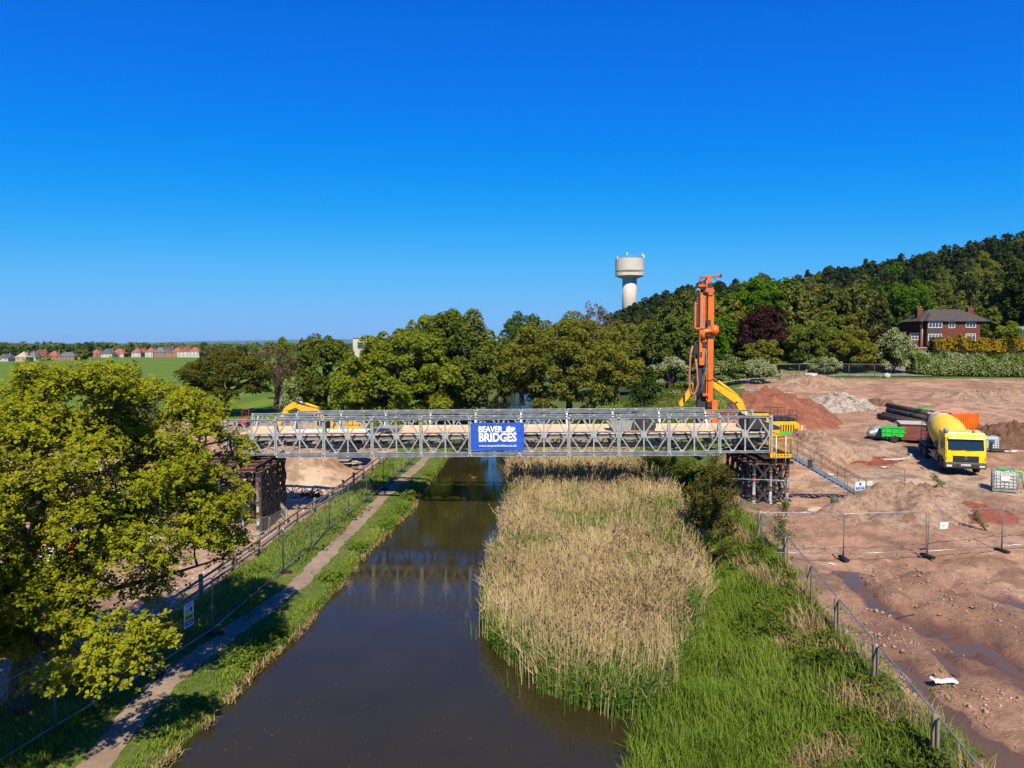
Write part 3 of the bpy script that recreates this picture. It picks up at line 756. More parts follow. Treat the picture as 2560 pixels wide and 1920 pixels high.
# overhanging growth that closes the canal off further on
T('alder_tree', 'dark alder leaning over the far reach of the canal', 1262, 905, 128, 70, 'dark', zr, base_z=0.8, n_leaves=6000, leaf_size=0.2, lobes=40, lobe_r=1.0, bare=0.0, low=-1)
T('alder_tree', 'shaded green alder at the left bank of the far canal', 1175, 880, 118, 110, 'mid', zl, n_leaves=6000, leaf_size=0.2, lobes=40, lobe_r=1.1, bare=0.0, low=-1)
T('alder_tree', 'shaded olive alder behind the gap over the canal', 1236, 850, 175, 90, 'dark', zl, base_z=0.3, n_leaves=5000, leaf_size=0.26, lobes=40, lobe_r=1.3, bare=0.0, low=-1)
for i, (px, top, Y, W, lf) in enumerate(((955, 838, 210, 110, 'mid'), (1040, 822, 230, 120, 'olive'), (1130, 815, 220, 120, 'mid'), (1225, 838, 240, 110, 'blue'), (1300, 820, 230, 120, 'mid'), (1390, 800, 240, 130, 'olive'), (1470, 792, 220, 120, 'mid'), (1545, 790, 200, 120, 'olive'), (1600, 830, 170, 100, 'mid'))):
    T('background_tree', 'tree in the belt behind the two big oaks, %s from the left' % ORD[i], px, top, Y, W, lf, zl if px < 1240 else zr, base_z=-0.5 if px < 1240 else None, n_leaves=4500, leaf_size=0.36, lobes=40, lobe_r=1.9, bare=0.0, low=-1, seed=px, group='trees in the belt behind the big oaks')
# ---- hawthorn bushes and hedges round the far side of the site
for label, px, top, Y, W, bl in (
    ('white-blossomed hawthorn hedge left of the piling rig mast', 1675, 888, 106, 130, 3600),
    ('pale blossoming bush directly behind the piling rig hoses', 1775, 892, 104, 100, 900),
    ('olive bush behind the rig boom with few blossoms', 1830, 885, 105, 90, 700),
    ('white-blossomed hawthorn left of the five-bar gate', 1900, 895, 104, 74, 2600),
    ('low hawthorn behind the mesh fence panels', 2060, 890, 116, 90, 1700)):
    T('hawthorn_bush', label, px, top, Y, W, 'hedge', zr, n_leaves=4500, leaf_size=0.13, lobes=50, lobe_r=0.62, bare=0.0, low=-1.0, blossom=bl, cat='bush', seed=px)
T('green_bush', 'dark green bush in the gap beside the right oak', 1610, 905, 98, 70, 'dark', zr, n_leaves=3500, leaf_size=0.14, lobes=36, lobe_r=0.7, bare=0.0, low=-1, cat='bush')

def hedge(name, label, pts, h, w, leaf, tips=None, n=9000, size=0.14, tip_n=3000, zf=zr, tip_low=0.55):
    rng = np.random.default_rng(int(abs(pts[0][0]) * 31) + n)
    root = thing(name, label, 'hedge', (pts[0][0], pts[0][1], zf(*pts[0])))
    o = np.array(root.location)
    A = np.array(pts); seg = np.linalg.norm(np.diff(A, axis=0), axis=1); cum = np.concatenate([[0], np.cumsum(seg)])
    def place(n_, shell):
        t = rng.random(n_) * cum[-1]
        x = np.interp(t, cum, A[:, 0]); y = np.interp(t, cum, A[:, 1])
        hh = h * (0.86 + 0.2 * vnoise(t * 0.8, t * 0 + 3, 71) + 0.1 * vnoise(t * 2.5, t * 0, 72))
        a = rng.random(n_) * PI
        r = rng.uniform(*shell, n_)
        lump = 0.82 + 0.36 * vnoise(t * 1.6, a * 2.2, 73)
        dy = np.cos(a) * w / 2 * r * lump; dz = np.sin(a) ** 0.6 * hh * r * (0.9 + 0.15 * lump)
        zz = (z_right if zf is zr else z_left)(x, y)
        P = np.stack([x + rng.normal(0, 0.15, n_), y + dy, zz + dz], 1)
        N = np.stack([rng.normal(0, .5, n_), np.cos(a) + rng.normal(0, .5, n_), np.sin(a) + 0.3 + rng.normal(0, .5, n_)], 1)
        return P, N, dz / hh
    P, N, k = place(n, (0.55, 1.0))
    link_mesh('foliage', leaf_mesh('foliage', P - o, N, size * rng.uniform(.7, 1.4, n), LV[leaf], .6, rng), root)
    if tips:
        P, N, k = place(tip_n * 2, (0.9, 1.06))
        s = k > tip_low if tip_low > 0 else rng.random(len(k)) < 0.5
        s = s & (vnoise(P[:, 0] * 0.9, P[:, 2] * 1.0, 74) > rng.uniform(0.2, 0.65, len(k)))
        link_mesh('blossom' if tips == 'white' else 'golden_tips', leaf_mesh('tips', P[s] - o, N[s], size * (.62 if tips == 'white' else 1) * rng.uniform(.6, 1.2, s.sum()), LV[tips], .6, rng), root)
    b = MB()
    for i in range(int(cum[-1] / 1.3)):
        t = (i + 0.5) * 1.3; x = np.interp(t, cum, A[:, 0]); y = np.interp(t, cum, A[:, 1])
        zz = zf(x, y) - o[2]
        b.tube([(x - o[0], y - o[1], zz - 0.2), (x - o[0] + rng.normal() * .1, y - o[1] + rng.normal() * .1, zz + h * .7)], [0.06, 0.02], 5)
    b.build('stems', M_BARK_D, root)
    return root
_q = lambda px, Y: (at_y(px, 900, Y).x, Y)
hedge('hawthorn_hedge', 'long hawthorn hedge in white blossom along the top of the site', [_q(2275, 116), _q(2330, 115), _q(2450, 113.5), _q(2640, 113)], 3.3, 3.2, 'hedge', 'white', 22000, 0.15, 13000, tip_low=0.0)
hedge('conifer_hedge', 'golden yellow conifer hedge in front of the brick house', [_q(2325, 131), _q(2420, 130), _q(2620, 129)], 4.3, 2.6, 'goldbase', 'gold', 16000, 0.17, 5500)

# ---- wooded hillside: individual trees, copied from a few kinds
def proto(name, leaf, W, H, **kw):
    r = make_tree(name, 'kind of ' + name, 'tree', (0, -400, -200), W, H, leaf, **kw)
    return r, kids(r)
PROTO = {
 'broad': proto('broadleaf_tree', 'mid', 10, 11, n_leaves=3600, leaf_size=0.36, lobes=34, lobe_r=1.5, bare=0.05, low=-0.8, seed=1),
 'olive': proto('olive_tree', 'olive', 9.5, 11, n_leaves=3600, leaf_size=0.34, lobes=36, lobe_r=1.35, bare=0.05, low=-0.8, seed=2),
 'birch': proto('birch_tree', 'birch', 8, 13, n_leaves=3200, leaf_size=0.32, lobes=40, lobe_r=1.1, bare=0.06, low=-0.85, seed=3, bark=M_BARK_P, trunk=0.14),
 'bright': proto('sycamore_tree', 'bright', 11, 12, n_leaves=3800, leaf_size=0.36, lobes=40, lobe_r=1.4, bare=0.05, low=-0.8, seed=4),
 'pine': proto('pine_tree', 'pine', 8, 12, n_leaves=3200, leaf_size=0.36, lobes=30, lobe_r=1.2, bare=0.12, low=-0.6, seed=5, bark=M_BARK_D),
 'dark': proto('oak_tree', 'dark', 10, 12, n_leaves=3400, leaf_size=0.36, lobes=34, lobe_r=1.45, bare=0.05, low=-0.8, seed=6, bark=M_BARK_D),
}
HLAB = {'broad': 'mid-green broadleaf tree in the wood on the hillside', 'olive': 'olive-green tree in the wood on the hillside', 'birch': 'pale-leaved birch in the wood on the hillside',
        'bright': 'fresh green tree in the wood on the hillside', 'pine': 'dark pine in the wood along the hill', 'dark': 'dark green tree in the wood on the hillside'}
HGRP = {'broad': 'mid-green trees on the hillside', 'olive': 'olive-green trees on the hillside', 'birch': 'pale birches on the hillside', 'bright': 'fresh green trees on the hillside',
        'pine': 'dark pines along the hill', 'dark': 'dark green trees on the hillside'}
_used = set()
def hill_tree(kind, x, y, s, zs=1.0):
    root, ch = PROTO[kind]; z = zr(x, y) - 0.3
    rz = RNG.random() * 6.28
    if kind not in _used:
        _used.add(kind); root.location = (x, y, z); root.rotation_euler = (0, 0, rz); root.scale = (s, s, s * zs)
        root['label'] = HLAB[kind]; root['group'] = HGRP[kind]
        return root
    return copy_tree(root, (x, y, z), rz, HLAB[kind], HGRP[kind], (s, s, s * zs), ch)
hr = np.random.default_rng(12)
spots = []
def free(x, y, dmin):
    for (a, b) in spots:
        if (a - x) ** 2 + (b - y) ** 2 < dmin * dmin: return False
    return True
def visible_px(x, y): return 1280 + FPX * x / y
n_ind = 0
for y0, y1, n, dm in ((130, 150, 30, 5.0), (150, 190, 60, 5.6), (190, 250, 90, 6.5), (250, 330, 100, 7.5)):
    tries = 0; k = 0
    while k < n and tries < 4000:
        tries += 1
        y = hr.uniform(y0, y1); x = hr.uniform(0.12 * y, 0.78 * y)
        px = visible_px(x, y)
        if px < 1570 and y < 200: continue
        if 2190 < px < 2640 and y < 172: continue
        if px > 2300 and y < 140: continue
        if px < 1640 and y < 175: continue
        if not free(x, y, dm): continue
        spots.append((x, y)); k += 1
        pinew = np.clip((y - 170) / 120, 0, 0.8) + (0.55 if px < 1800 and y > 200 else 0)
        r = hr.random()
        kind = 'pine' if r < pinew else hr.choice(['broad', 'olive', 'birch', 'bright', 'dark', 'olive', 'birch'])
        hill_tree(kind, x, y, hr.uniform(0.8, 1.15), hr.uniform(0.9, 1.15))
        n_ind += 1
# the far pine wood along the ridge reads as one mass
def wood(name, label, pts, kind_w, leafm, n_per, size, hh, ww, rng, zf):
    PP, NN, SS = [], [], []
    tb = MB()
    for (x, y) in pts:
        z = zf(x, y); h = hh * rng.uniform(0.75, 1.25); w = ww * rng.uniform(0.8, 1.2)
        P, N, L, lr = crown_points((w / 2, w / 2, h * 0.38), 9, w * 0.2, n_per, rng, -0.5, 0.1)
        PP.append(P + np.array([x, y, z + h * 0.6])); NN.append(N); SS.append(size * rng.uniform(0.7, 1.3, len(P)))
        tb.tube([(x, y, z - 0.5), (x, y, z + h * 0.6)], [0.25, 0.1], 3, cap=False)
    V = leaf_mesh('crowns', np.concatenate(PP), np.concatenate(NN), np.concatenate(SS), leafm, 0.65, rng)
    o = link_mesh(name, V); tag(o, label, None, None, 'stuff')
    t_ = tb.build('trunks', M_BARK_D, o); t_['kind'] = 'stuff'
    return o
pts = []
rr = np.random.default_rng(31)
tries = 0
while len(pts) < 760 and tries < 20000:
    tries += 1
    y = rr.uniform(330, 520); x = rr.uniform(0.13 * y, 0.85 * y)
    if all((a - x) ** 2 + (b - y) ** 2 > 22 for a, b in pts[-250:]): pts.append((x, y))
wood('pine_wood', 'dark pine wood covering the ridge of the hill', pts, None, LV['pine'], 125, 0.95, 11.5, 6.4, rr, zr)

# ---- far hedgerows and woods on the plain to the left
def treeline(name, label, n, xr, yr, leafm, hh, ww, n_per, size, seed):
    rng = np.random.default_rng(seed)
    pts = [(rng.uniform(*xr) * 1.0, rng.uniform(*yr)) for _ in range(n)]
    wood(name, label, pts, None, leafm, n_per, size, hh, ww, rng, lambda x, y: float(z_left(x, y)))
treeline('far_wood', 'dark green belt of trees behind the housing estate', 420, (-780, 120), (740, 960), LV['mid'], 11.5, 13, 60, 1.9, 3)
treeline('far_wood', 'pale hedgerow trees on the plain far behind the estate', 300, (-1700, 300), (1200, 2200), LV['blue'], 14, 26, 22, 4.2, 4)
treeline('far_wood', 'dark belt of trees left behind the unfinished houses', 120, (-560, -395), (560, 700), LV['dark'], 9, 11, 70, 1.6, 5)
for label, px, top, Y, W, leaf in (
    ('dark tree standing between the red-roofed and the grey-roofed houses', 214, 851, 590, 42, 'dark'),
    ('rounded tree at the corner of the crop field', 205, 873, 560, 36, 'mid'),
    ('tree rising behind the red roofs in the middle of the estate', 327, 855, 700, 22, 'mid'),
    ('tree behind the right end of the estate', 510, 852, 690, 26, 'mid'),
    ('dark tree at the left edge above the unfinished houses', 8, 862, 600, 30, 'dark')):
    T('field_tree', label, px, top, Y, W, leaf, zl, n_leaves=1500, leaf_size=0.62, lobes=26, lobe_r=1.9, bare=0.06, low=-0.8, seed=px)
for i, (px, W) in enumerate(((545, 24), (575, 22), (605, 30), (640, 26), (668, 22), (925, 60), (872, 40))):
    T('field_tree', 'tree in the row beyond the crop field, %s from the left' % ORD[i], px, 866 - (i % 3) * 4, 420 if i < 5 else 210, W, ['mid', 'olive', 'dark'][i % 3], zl, n_leaves=1300, leaf_size=0.5, lobes=24, lobe_r=1.6, bare=0.03, low=-0.9, seed=px, group='trees in a row beyond the field')
# ================================================================== near vegetation
def rosettes(P, N, size, rng, k=6):
    """oak shoots: k blunt leaves round each twig end"""
    n = len(P); N = unit(N)
    a = unit(np.cross(N, rdir(n, rng))); b = np.cross(N, a)
    ang = (np.arange(k)[None, :] / k * 2 * PI + rng.uniform(0, 6.28, (n, 1)) + rng.normal(0, 0.25, (n, k)))
    dirv = a[:, None] * np.cos(ang)[..., None] + b[:, None] * np.sin(ang)[..., None] + N[:, None] * rng.uniform(-0.15, 0.75, (n, k, 1))
    dirv = unit(dirv).reshape(-1, 3)
    NN = np.repeat(N, k, 0); PP = np.repeat(P, k, 0)
    s = (np.repeat(size, k) * rng.uniform(0.75, 1.25, n * k))[:, None]
    side = unit(np.cross(NN, dirv)); up = np.cross(dirv, side)
    V = np.empty((n * k, 4, 3))
    w = s * 0.33
    V[:, 0] = PP + dirv * s * 0.1
    V[:, 1] = PP + dirv * s * 0.72 + side * w + up * s * 0.06
    V[:, 2] = PP + dirv * s * 1.1 - up * s * 0.06
    V[:, 3] = PP + dirv * s * 0.72 - side * w + up * s * 0.06
    F = np.arange(n * k * 4).reshape(-1, 4)
    return V.reshape(-1, 3), F

def big_oak():
    rng = np.random.default_rng(8)
    base = Vector((-15.8, 22.6, zl(-15.8, 22.6)))
    root = thing('oak_tree', 'large yellow-green oak in the near left foreground overhanging the towpath fence', 'tree', base)
    bz = base.z
    # limbs: hand-placed main boughs, then branches grown towards the leaf clusters
    def W(px, py, Y): return at_y(px, py, Y) - base
    tips = []
    boughs = [
        [(-0.05, 0, -2.6), (0.05, 0, 0.6), (0.3, 0.2, 2.4), (0.2, 0.4, 4.2), (0.6, 0.6, 6.2), (0.5, 0.9, 7.6), (0.4, 1.0, 8.6)],
        [(0.3, 0.2, 2.2), (1.6, -0.2, 3.3), (3.0, -0.4, 4.4), (4.6, -0.3, 5.4), (5.8, 0.2, 6.2)],
        [(0.25, 0.3, 3.0), (1.3, 1.6, 4.2), (2.6, 3.0, 5.2), (4.2, 4.6, 6.0)],
        [(0.2, 0.3, 3.4), (-1.2, -0.4, 4.6), (-2.8, -0.8, 5.6), (-4.2, -0.8, 6.6)],
        [(0.3, 0.2, 2.0), (1.5, -1.4, 2.4), (2.6, -2.6, 2.3), (3.6, -3.4, 2.0)],
        [(0.2, 0.4, 4.4), (1.8, 0.4, 6.0), (3.2, 0.6, 7.4), (4.2, 0.8, 8.2)],
        [(0.2, 0.4, 4.0), (-1.0, 1.8, 5.6), (-2.0, 3.0, 7.4)],
        [(0.3, 0.3, 2.6), (2.2, 1.2, 2.9), (4.0, 2.0, 3.2), (5.6, 2.6, 3.6)],
        [(0.0, 0.0, 1.9), (-1.2, -1.0, 3.2), (-1.7, -3.0, 4.4), (-1.1, -5.2, 5.2), (-0.3, -7.2, 5.6)],
    ]
    tb = MB()
    for i, bpts in enumerate(boughs):
        r0 = 0.36 if i == 0 else (0.19 if i < 3 or i == 8 else 0.13)
        n = len(bpts)
        tb.tube(bpts, [(r0 * 1.5 if (i == 0 and k == 0) else r0 * (1 - 0.85 * k / (n - 1))) for k in range(n)], 9 if i == 0 else 7)
    nodes = []
    for bpts in boughs:
        for a, b in zip(bpts[1:-1], bpts[2:]):
            for t in (0.0, 0.25, 0.5, 0.75): nodes.append(Vector(a).lerp(Vector(b), t))
        nodes.append(Vector(bpts[-1]))
    # crown: lobes inside an uneven dome
    C0 = Vector((0.0, 0.6, 5.7)); R = np.array([6.4, 5.6, 5.0])
    lobes = []
    while len(lobes) < 230:
        d = rdir(1, rng)[0]
        if d[2] < -0.72: continue
        k = rng.uniform(0.42, 0.97) ** 0.7
        c = np.array(C0) + d * R * k * (0.9 + 0.22 * fbm(d[0] * 2.2 + 3, d[1] * 2.2 + d[2] * 1.7, 81, 3))
        ph = base + Vector(c)
        if ph.z < 1.6 + zl(ph.x, ph.y) * 0: continue
        # open windows in the lower half of the crown, where the yard shows through
        if c[2] < 4.9 and c[2] > 1.4 and vnoise(c[0] * 0.55 + 1.2, c[2] * 0.8, 83) > 0.56 and rng.random() < 0.8: continue
        lobes.append(c)
    for px, py, Y in ((330, 1610, 19.3), (250, 1640, 19.0), (360, 1575, 19.6), (200, 1690, 18.8), (300, 1690, 19.2), (400, 1600, 19.9), (150, 1560, 19.2), (120, 1700, 18.4), (280, 1560, 19.4),
                      (345, 1665, 19.4), (235, 1590, 19.0), (60, 1500, 19.0), (560, 1330, 25.5), (590, 1150, 26.0), (600, 1230, 26.0), (575, 1100, 26.5), (520, 1240, 25.0), (560, 1400, 25.0), (610, 1120, 26.2)):
        lobes.append(np.array(at_y(px, py, Y) - base))
    for k in range(46):      # right-hand side of the crown, in front of the pier
        px, py = rng.uniform(430, 590), rng.uniform(990, 1370)
        if px > 430 + (py - 900) * 0.45: continue
        lobes.append(np.array(at_y(px, py, rng.uniform(22.5, 26)) - base))
    for k in range(26):      # low boughs in front of the trunk
        lobes.append(np.array(at_y(rng.uniform(-40, 230), rng.uniform(1400, 1640), rng.uniform(19.6, 21.8)) - base))
    for k in range(34):      # sloping upper right shoulder of the crown
        px = rng.uniform(240, 560); lobes.append(np.array(at_y(px, 905 + (px - 240) * 0.36 + rng.uniform(12, 110), rng.uniform(23.5, 26.5)) - base))
    for k in range(30):
        lobes.append(np.array(at_y(rng.uniform(20, 330), rng.uniform(925, 1010), rng.uniform(21.5, 25)) - base))
    for k in range(100):     # boughs reaching towards the camera beyond the left edge of the view
        yy = rng.uniform(13.0, 19.0); lobes.append(np.array(Vector((-0.74 * yy - rng.uniform(0.8, 6.0), yy, rng.uniform(2.6, 8.2))) - base))
    lobes = np.array(lobes); lr = rng.uniform(0.55, 1.05, len(lobes)); lr[230:] = rng.uniform(0.45, 0.72, len(lobes) - 230); lr[-100:] = rng.uniform(0.6, 0.95, 100)
    wt = lr ** 2; n_ros = 50000
    cnt = rng.multinomial(n_ros, wt / wt.sum()); idx = np.repeat(np.arange(len(lobes)), cnt)
    e = rdir(len(idx), rng); e[:, 2] = np.where(e[:, 2] < -0.5, -e[:, 2], e[:, 2])
    P = lobes[idx] + e * (lr[idx] * rng.uniform(0.35, 1.08, len(idx)))[:, None] * np.array([1.1, 1.1, 0.82])
    keep = vnoise(P[:, 0] * 2.2 + P[:, 2], P[:, 1] * 2.2 - P[:, 2] * 1.6, 84) > 0.24
    # stray shoots standing out of the outline
    P, e, idx = P[keep], e[keep], idx[keep]
    N = e * 0.4 + rdir(len(P), rng) * 0.5 + np.array([0, -0.2, 0.75])
    V, F = rosettes(P, N, rng.uniform(0.088, 0.15, len(P)), rng, 5)
    link_mesh('crown', np_mesh('crown', V, F, LV['oak_near']), root)
    # branches: every cluster hangs on the nearest limb or earlier branch end
    sb = MB()
    nv = [np.array(list(n)) for n in nodes]
    A_ = np.array(nv)
    todo = sorted(range(len(lobes)), key=lambda i: np.min(np.linalg.norm(A_ - lobes[i], axis=1)))
    for i in todo:
        c = lobes[i]; off = (base.x + c[0]) < -0.70 * (base.y + c[1])
        if off: continue
        dd = np.linalg.norm(A_ - c, axis=1) + 0.3 * np.maximum(0, A_[:, 2] - c[2])
        s, en = Vector(A_[np.argmin(dd)]), Vector(c)
        L = (en - s).length
        m1 = s.lerp(en, 0.5) + Vector(rdir(1, rng)[0]) * 0.16 * L
        r0 = min(0.035 + 0.014 * L, 0.08)
        sb.tube([s, m1, en], [r0, r0 * 0.7, 0.02], 5, cap=False)
        if (base.x + c[0]) > -0.70 * (base.y + c[1]): A_ = np.vstack([A_, [list(m1), c]])
        for q in range(7):
            tdir = Vector(rdir(1, rng)[0]); tdir.z = tdir.z * 0.6 + 0.2
            p0 = m1.lerp(en, rng.uniform(0.3, 1.0)); p2 = en + tdir * lr[i] * rng.uniform(0.6, 1.0)
            sb.tube([p0, p0.lerp(p2, 0.5) + Vector(rdir(1, rng)[0]) * 0.1, p2], [0.02, 0.013, 0.006], 3, cap=False)
    B_ = np.array([list(n) for n in nodes if (base.x + n.x) < -0.70 * (base.y + n.y)])
    for i in todo:           # boughs beyond the edge of the view
        c = lobes[i]
        if (base.x + c[0]) >= -0.70 * (base.y + c[1]): continue
        s = Vector(B_[np.argmin(np.linalg.norm(B_ - c, axis=1))]); en = Vector(c)
        sb.tube([s, s.lerp(en, 0.5) + Vector((-0.1, 0, 0.15)), en], [0.06, 0.04, 0.02], 5, cap=False); B_ = np.vstack([B_, c])
    k_ = 0.86        # the whole tree stands a little nearer and is a little smaller than first measured
    root.location = Vector((0, 0, CAM_Z)) + (base - Vector((0, 0, CAM_Z))) * k_; root.scale = (k_,) * 3
    tb.build('trunk', M_BARK, root)
    sb.build('branches', M_BARK, root)
big_oak()

# ---- grass blades
def blades(name, label, X, Y, Z, H, W, leafm, rng, lean=0.5, bend=0.5, parent=None, kind='stuff'):
    n = len(X)
    a = rng.uniform(0, 2 * PI, n); d = np.stack([np.cos(a), np.sin(a), 0 * a], 1)
    side = np.stack([-np.sin(a + rng.normal(0, .6, n)), np.cos(a), 0 * a], 1)
    P = np.stack([X, Y, Z], 1); l = rng.uniform(0.1, 1, n)[:, None] * lean
    h = H[:, None]; w = W[:, None]; up = np.array([0, 0, 1.0])
    M1 = P + up * h * 0.55 + d * h * l * 0.35; Tp = P + up * h * (1 - 0.35 * bend * l) + d * h * l
    V = np.empty((n, 5, 3))
    V[:, 0] = P - side * w * 0.5; V[:, 1] = P + side * w * 0.5
    V[:, 2] = M1 + side * w * 0.42; V[:, 3] = M1 - side * w * 0.42; V[:, 4] = Tp
    b = np.arange(n)[:, None] * 5
    me = bpy.data.meshes.new(name)
    V = V.reshape(-1, 3)
    F4 = b + [0, 1, 2, 3]; F3 = b + [3, 2, 4]
    me.vertices.add(len(V)); me.vertices.foreach_set('co', V.astype(np.float32).ravel())
    loops = np.concatenate([F4, F3], 1).astype(np.int32).ravel()
    me.loops.add(len(loops)); me.loops.foreach_set('vertex_index', loops)
    ls = np.stack([np.arange(n) * 7, np.arange(n) * 7 + 4], 1).ravel().astype(np.int32)
    lt = np.tile([4, 3], n).astype(np.int32)
    me.polygons.add(2 * n); me.polygons.foreach_set('loop_start', ls); me.polygons.foreach_set('loop_total', lt)
    me.update(calc_edges=True); me.materials.append(leafm)
    o = link_mesh(name, me, parent)
    return tag(o, label, None, None, kind)
GR = leaf_mat('verge_grass_blades', [(0.12, 0.20, 0.022), (0.20, 0.285, 0.034), (0.31, 0.335, 0.058)], 0.35, 0.25, 0.5)
GR_B = leaf_mat('rank_bank_grass_blades', [(0.085, 0.15, 0.020), (0.165, 0.255, 0.032), (0.27, 0.33, 0.06)], 0.4, 0.35, 0.5)
GR_D = leaf_mat('dry_grass_blades', [(0.22, 0.17, 0.07), (0.33, 0.26, 0.12), (0.42, 0.34, 0.18)], 0.3, 0.35, 0.4)
BRM = leaf_mat('bramble_leaves', [(0.028, 0.045, 0.010), (0.055, 0.085, 0.014), (0.10, 0.135, 0.020), (0.18, 0.19, 0.035)], 0.3, 0.6, 0.5)
STRAW = leaf_mat('dead_reed_stalks', [(0.27, 0.205, 0.10), (0.42, 0.335, 0.175), (0.56, 0.465, 0.285)], 0.25, 0.45, 0.4)
PLUME = leaf_mat('reed_plumes', [(0.18, 0.12, 0.065), (0.28, 0.195, 0.115), (0.38, 0.28, 0.175)], 0.3, 0.5, 0.3)
SHOOT = leaf_mat('green_reed_shoots', [(0.065, 0.14, 0.028), (0.12, 0.21, 0.034), (0.19, 0.27, 0.045)], 0.38, 0.4, 0.4)
g_ = np.random.default_rng(77)
def by_depth(n, y0, y1, rng, p=1.6):
    """more points near than far"""
    u = rng.random(n); a = 1 - p
    return (y0 ** a + u * (y1 ** a - y0 ** a)) ** (1 / a)
# left verge
n = 66000
y = by_depth(n, 15, 70, g_); w_ = XL(y) - XFL(y)
dd = g_.random(n) * (w_ + 2.4) - 0.02; x = XL(y) - dd
pw = np.interp(y, PY, PX); on_path = np.abs(x - pw) < 0.5 + 0.2 * fbm(x * 2, y * 2, 33)
edge_w = np.abs(x - pw) < 1.25
k = ~on_path & ~(edge_w & (g_.random(n) < 0.25))
x, y, dd, ew = x[k], y[k], dd[k], edge_w[k]
H = np.where(dd < 0.6, g_.uniform(.10, .30, len(x)), np.where(ew, g_.uniform(.04, .10, len(x)), np.where(x < np.interp(y, FLY, FLX) + 1.4, g_.uniform(.18, .42, len(x)), g_.uniform(.06, .15, len(x)))))
H *= 0.3 + 0.9 * vnoise(x * 1.1, y * 1.1, 34)
blades('verge_grass', 'short grass growing on both sides of the towpath', x, y, z_left(x, y) - 0.01, H, 0.011 + 0.0006 * y, GR, g_, 0.9)
# leafy weeds along the bank edge
n = 16000
y = by_depth(n, 15, 60, g_); x = XL(y) - np.abs(g_.normal(0.35, 0.35, n)); k = (vnoise(y * 0.8, y * 0 + 1, 35) > 0.58) & (x < XL(y) + 0.05); x, y = x[k], y[k]
P = np.stack([x, y, z_left(x, y) + g_.uniform(0.02, 0.3, len(x))], 1)
o = link_mesh('bank_weeds', leaf_mesh('bank_weeds', P, rdir(len(P), g_) * 0.6 + [0, -0.2, 0.8], g_.uniform(.03, .06, len(P)) * (0.7 + y / 50), LV['hedge'], .6, g_)); tag(o, 'leafy weeds along the water edge below the towpath', kind='stuff')
n = 9000
y = by_depth(n, 14, 45, g_); x = XFL(y) - g_.uniform(-0.9, 2.4, n); k = vnoise(x * 0.8, y * 0.6, 36) > 0.5; x, y = x[k], y[k]
P = np.stack([x, y, z_left(x, y) + g_.uniform(0.02, 0.45, len(x))], 1)
o = link_mesh('fence_weeds', leaf_mesh('fence_weeds', P, rdir(len(P), g_) * 0.6 + [0, -0.2, 0.8], g_.uniform(.035, .07, len(P)) * (0.7 + y / 50), LV['mid'], .6, g_)); tag(o, 'nettles and weeds at the foot of the towpath fence', kind='stuff')

# right bank: rank grass, dry tussocks, brambles
n = 98000
y = by_depth(n, 13, 62, g_, 1.5); wR = XF(y) - XR(y); f = g_.random(n) ** 0.9
x = XR(y) + (f * 1.12 - 0.03) * wR
br = sstep(vnoise(x * 0.5 + 4, y * 0.45, 91) + 0.8 * (f - 0.36), 0.42, 0.62)          # bramble share grows towards the fence
k = g_.random(n) > br * 0.66
x, y, f = x[k], y[k], f[k]
dry = vnoise(x * 0.9, y * 0.8, 92) * (0.3 + 0.95 * f) > 0.67
H = g_.uniform(.25, .75, len(x)) * (0.55 + 0.9 * vnoise(x * 0.8, y * 0.8, 93)) * np.where(f > 0.96, 0.45, 1)
z = z_right(x, y) - 0.02
blades('bank_grass', 'rank green grass on the right canal bank', x[~dry], y[~dry], z[~dry], H[~dry], (0.013 + 0.0006 * y)[~dry], GR_B, g_, 0.8, 0.8)
blades('dry_bank_grass', 'dry straw-coloured tussocks on the right canal bank', x[dry], y[dry], z[dry], H[dry] * 1.15, (0.010 + 0.0007 * y)[dry], GR_D, g_, 1.0, 0.9)
n = 60000
y = by_depth(n, 13, 60, g_, 1.5); wR = XF(y) - XR(y); f = np.clip(g_.random(n) ** 0.6, 0, 1); x = XR(y) + (0.25 + 0.8 * f) * wR
br = vnoise(x * 0.5 + 4, y * 0.45, 91) + 0.8 * (f - 0.4)
br = br + 0.12 + 0.5 * (vnoise(x * 2.3, y * 2.1, 107) - 0.5)
k = g_.random(n) < sstep(br, 0.42, 0.66); x, y, f = x[k], y[k], f[k]
hh = (0.08 + 0.62 * vnoise(x * 1.9, y * 1.7, 94) ** 1.5) * g_.uniform(0.3, 1.05, len(x)) ** 0.5 * np.where(f > 0.93, 0.5, 1)
P = np.stack([x, y, z_right(x, y) + hh], 1)
o = link_mesh('bramble_patch', leaf_mesh('bramble_patch', P, rdir(len(P), g_) * 0.7 + [0, -0.25, 0.8], g_.uniform(.03, .06, len(P)) * (0.65 + y / 45), BRM, .65, g_, True)); tag(o, 'tangled dark brambles beside the right-hand fence', kind='stuff')
# thin weeds invading the bare soil just past the fence
n = 6000
y = by_depth(n, 14, 45, g_); x = XF(y) + np.abs(g_.normal(0, 0.9, n)); k = vnoise(x * 1.6, y * 1.6, 95) > 0.55; x, y = x[k], y[k]
blades('site_weeds', 'sparse weeds on the bare soil along the fence', x, y, z_site(x, y), g_.uniform(.06, .25, len(x)), 0.012 + 0.0008 * y, GR_B, g_, 1.1)

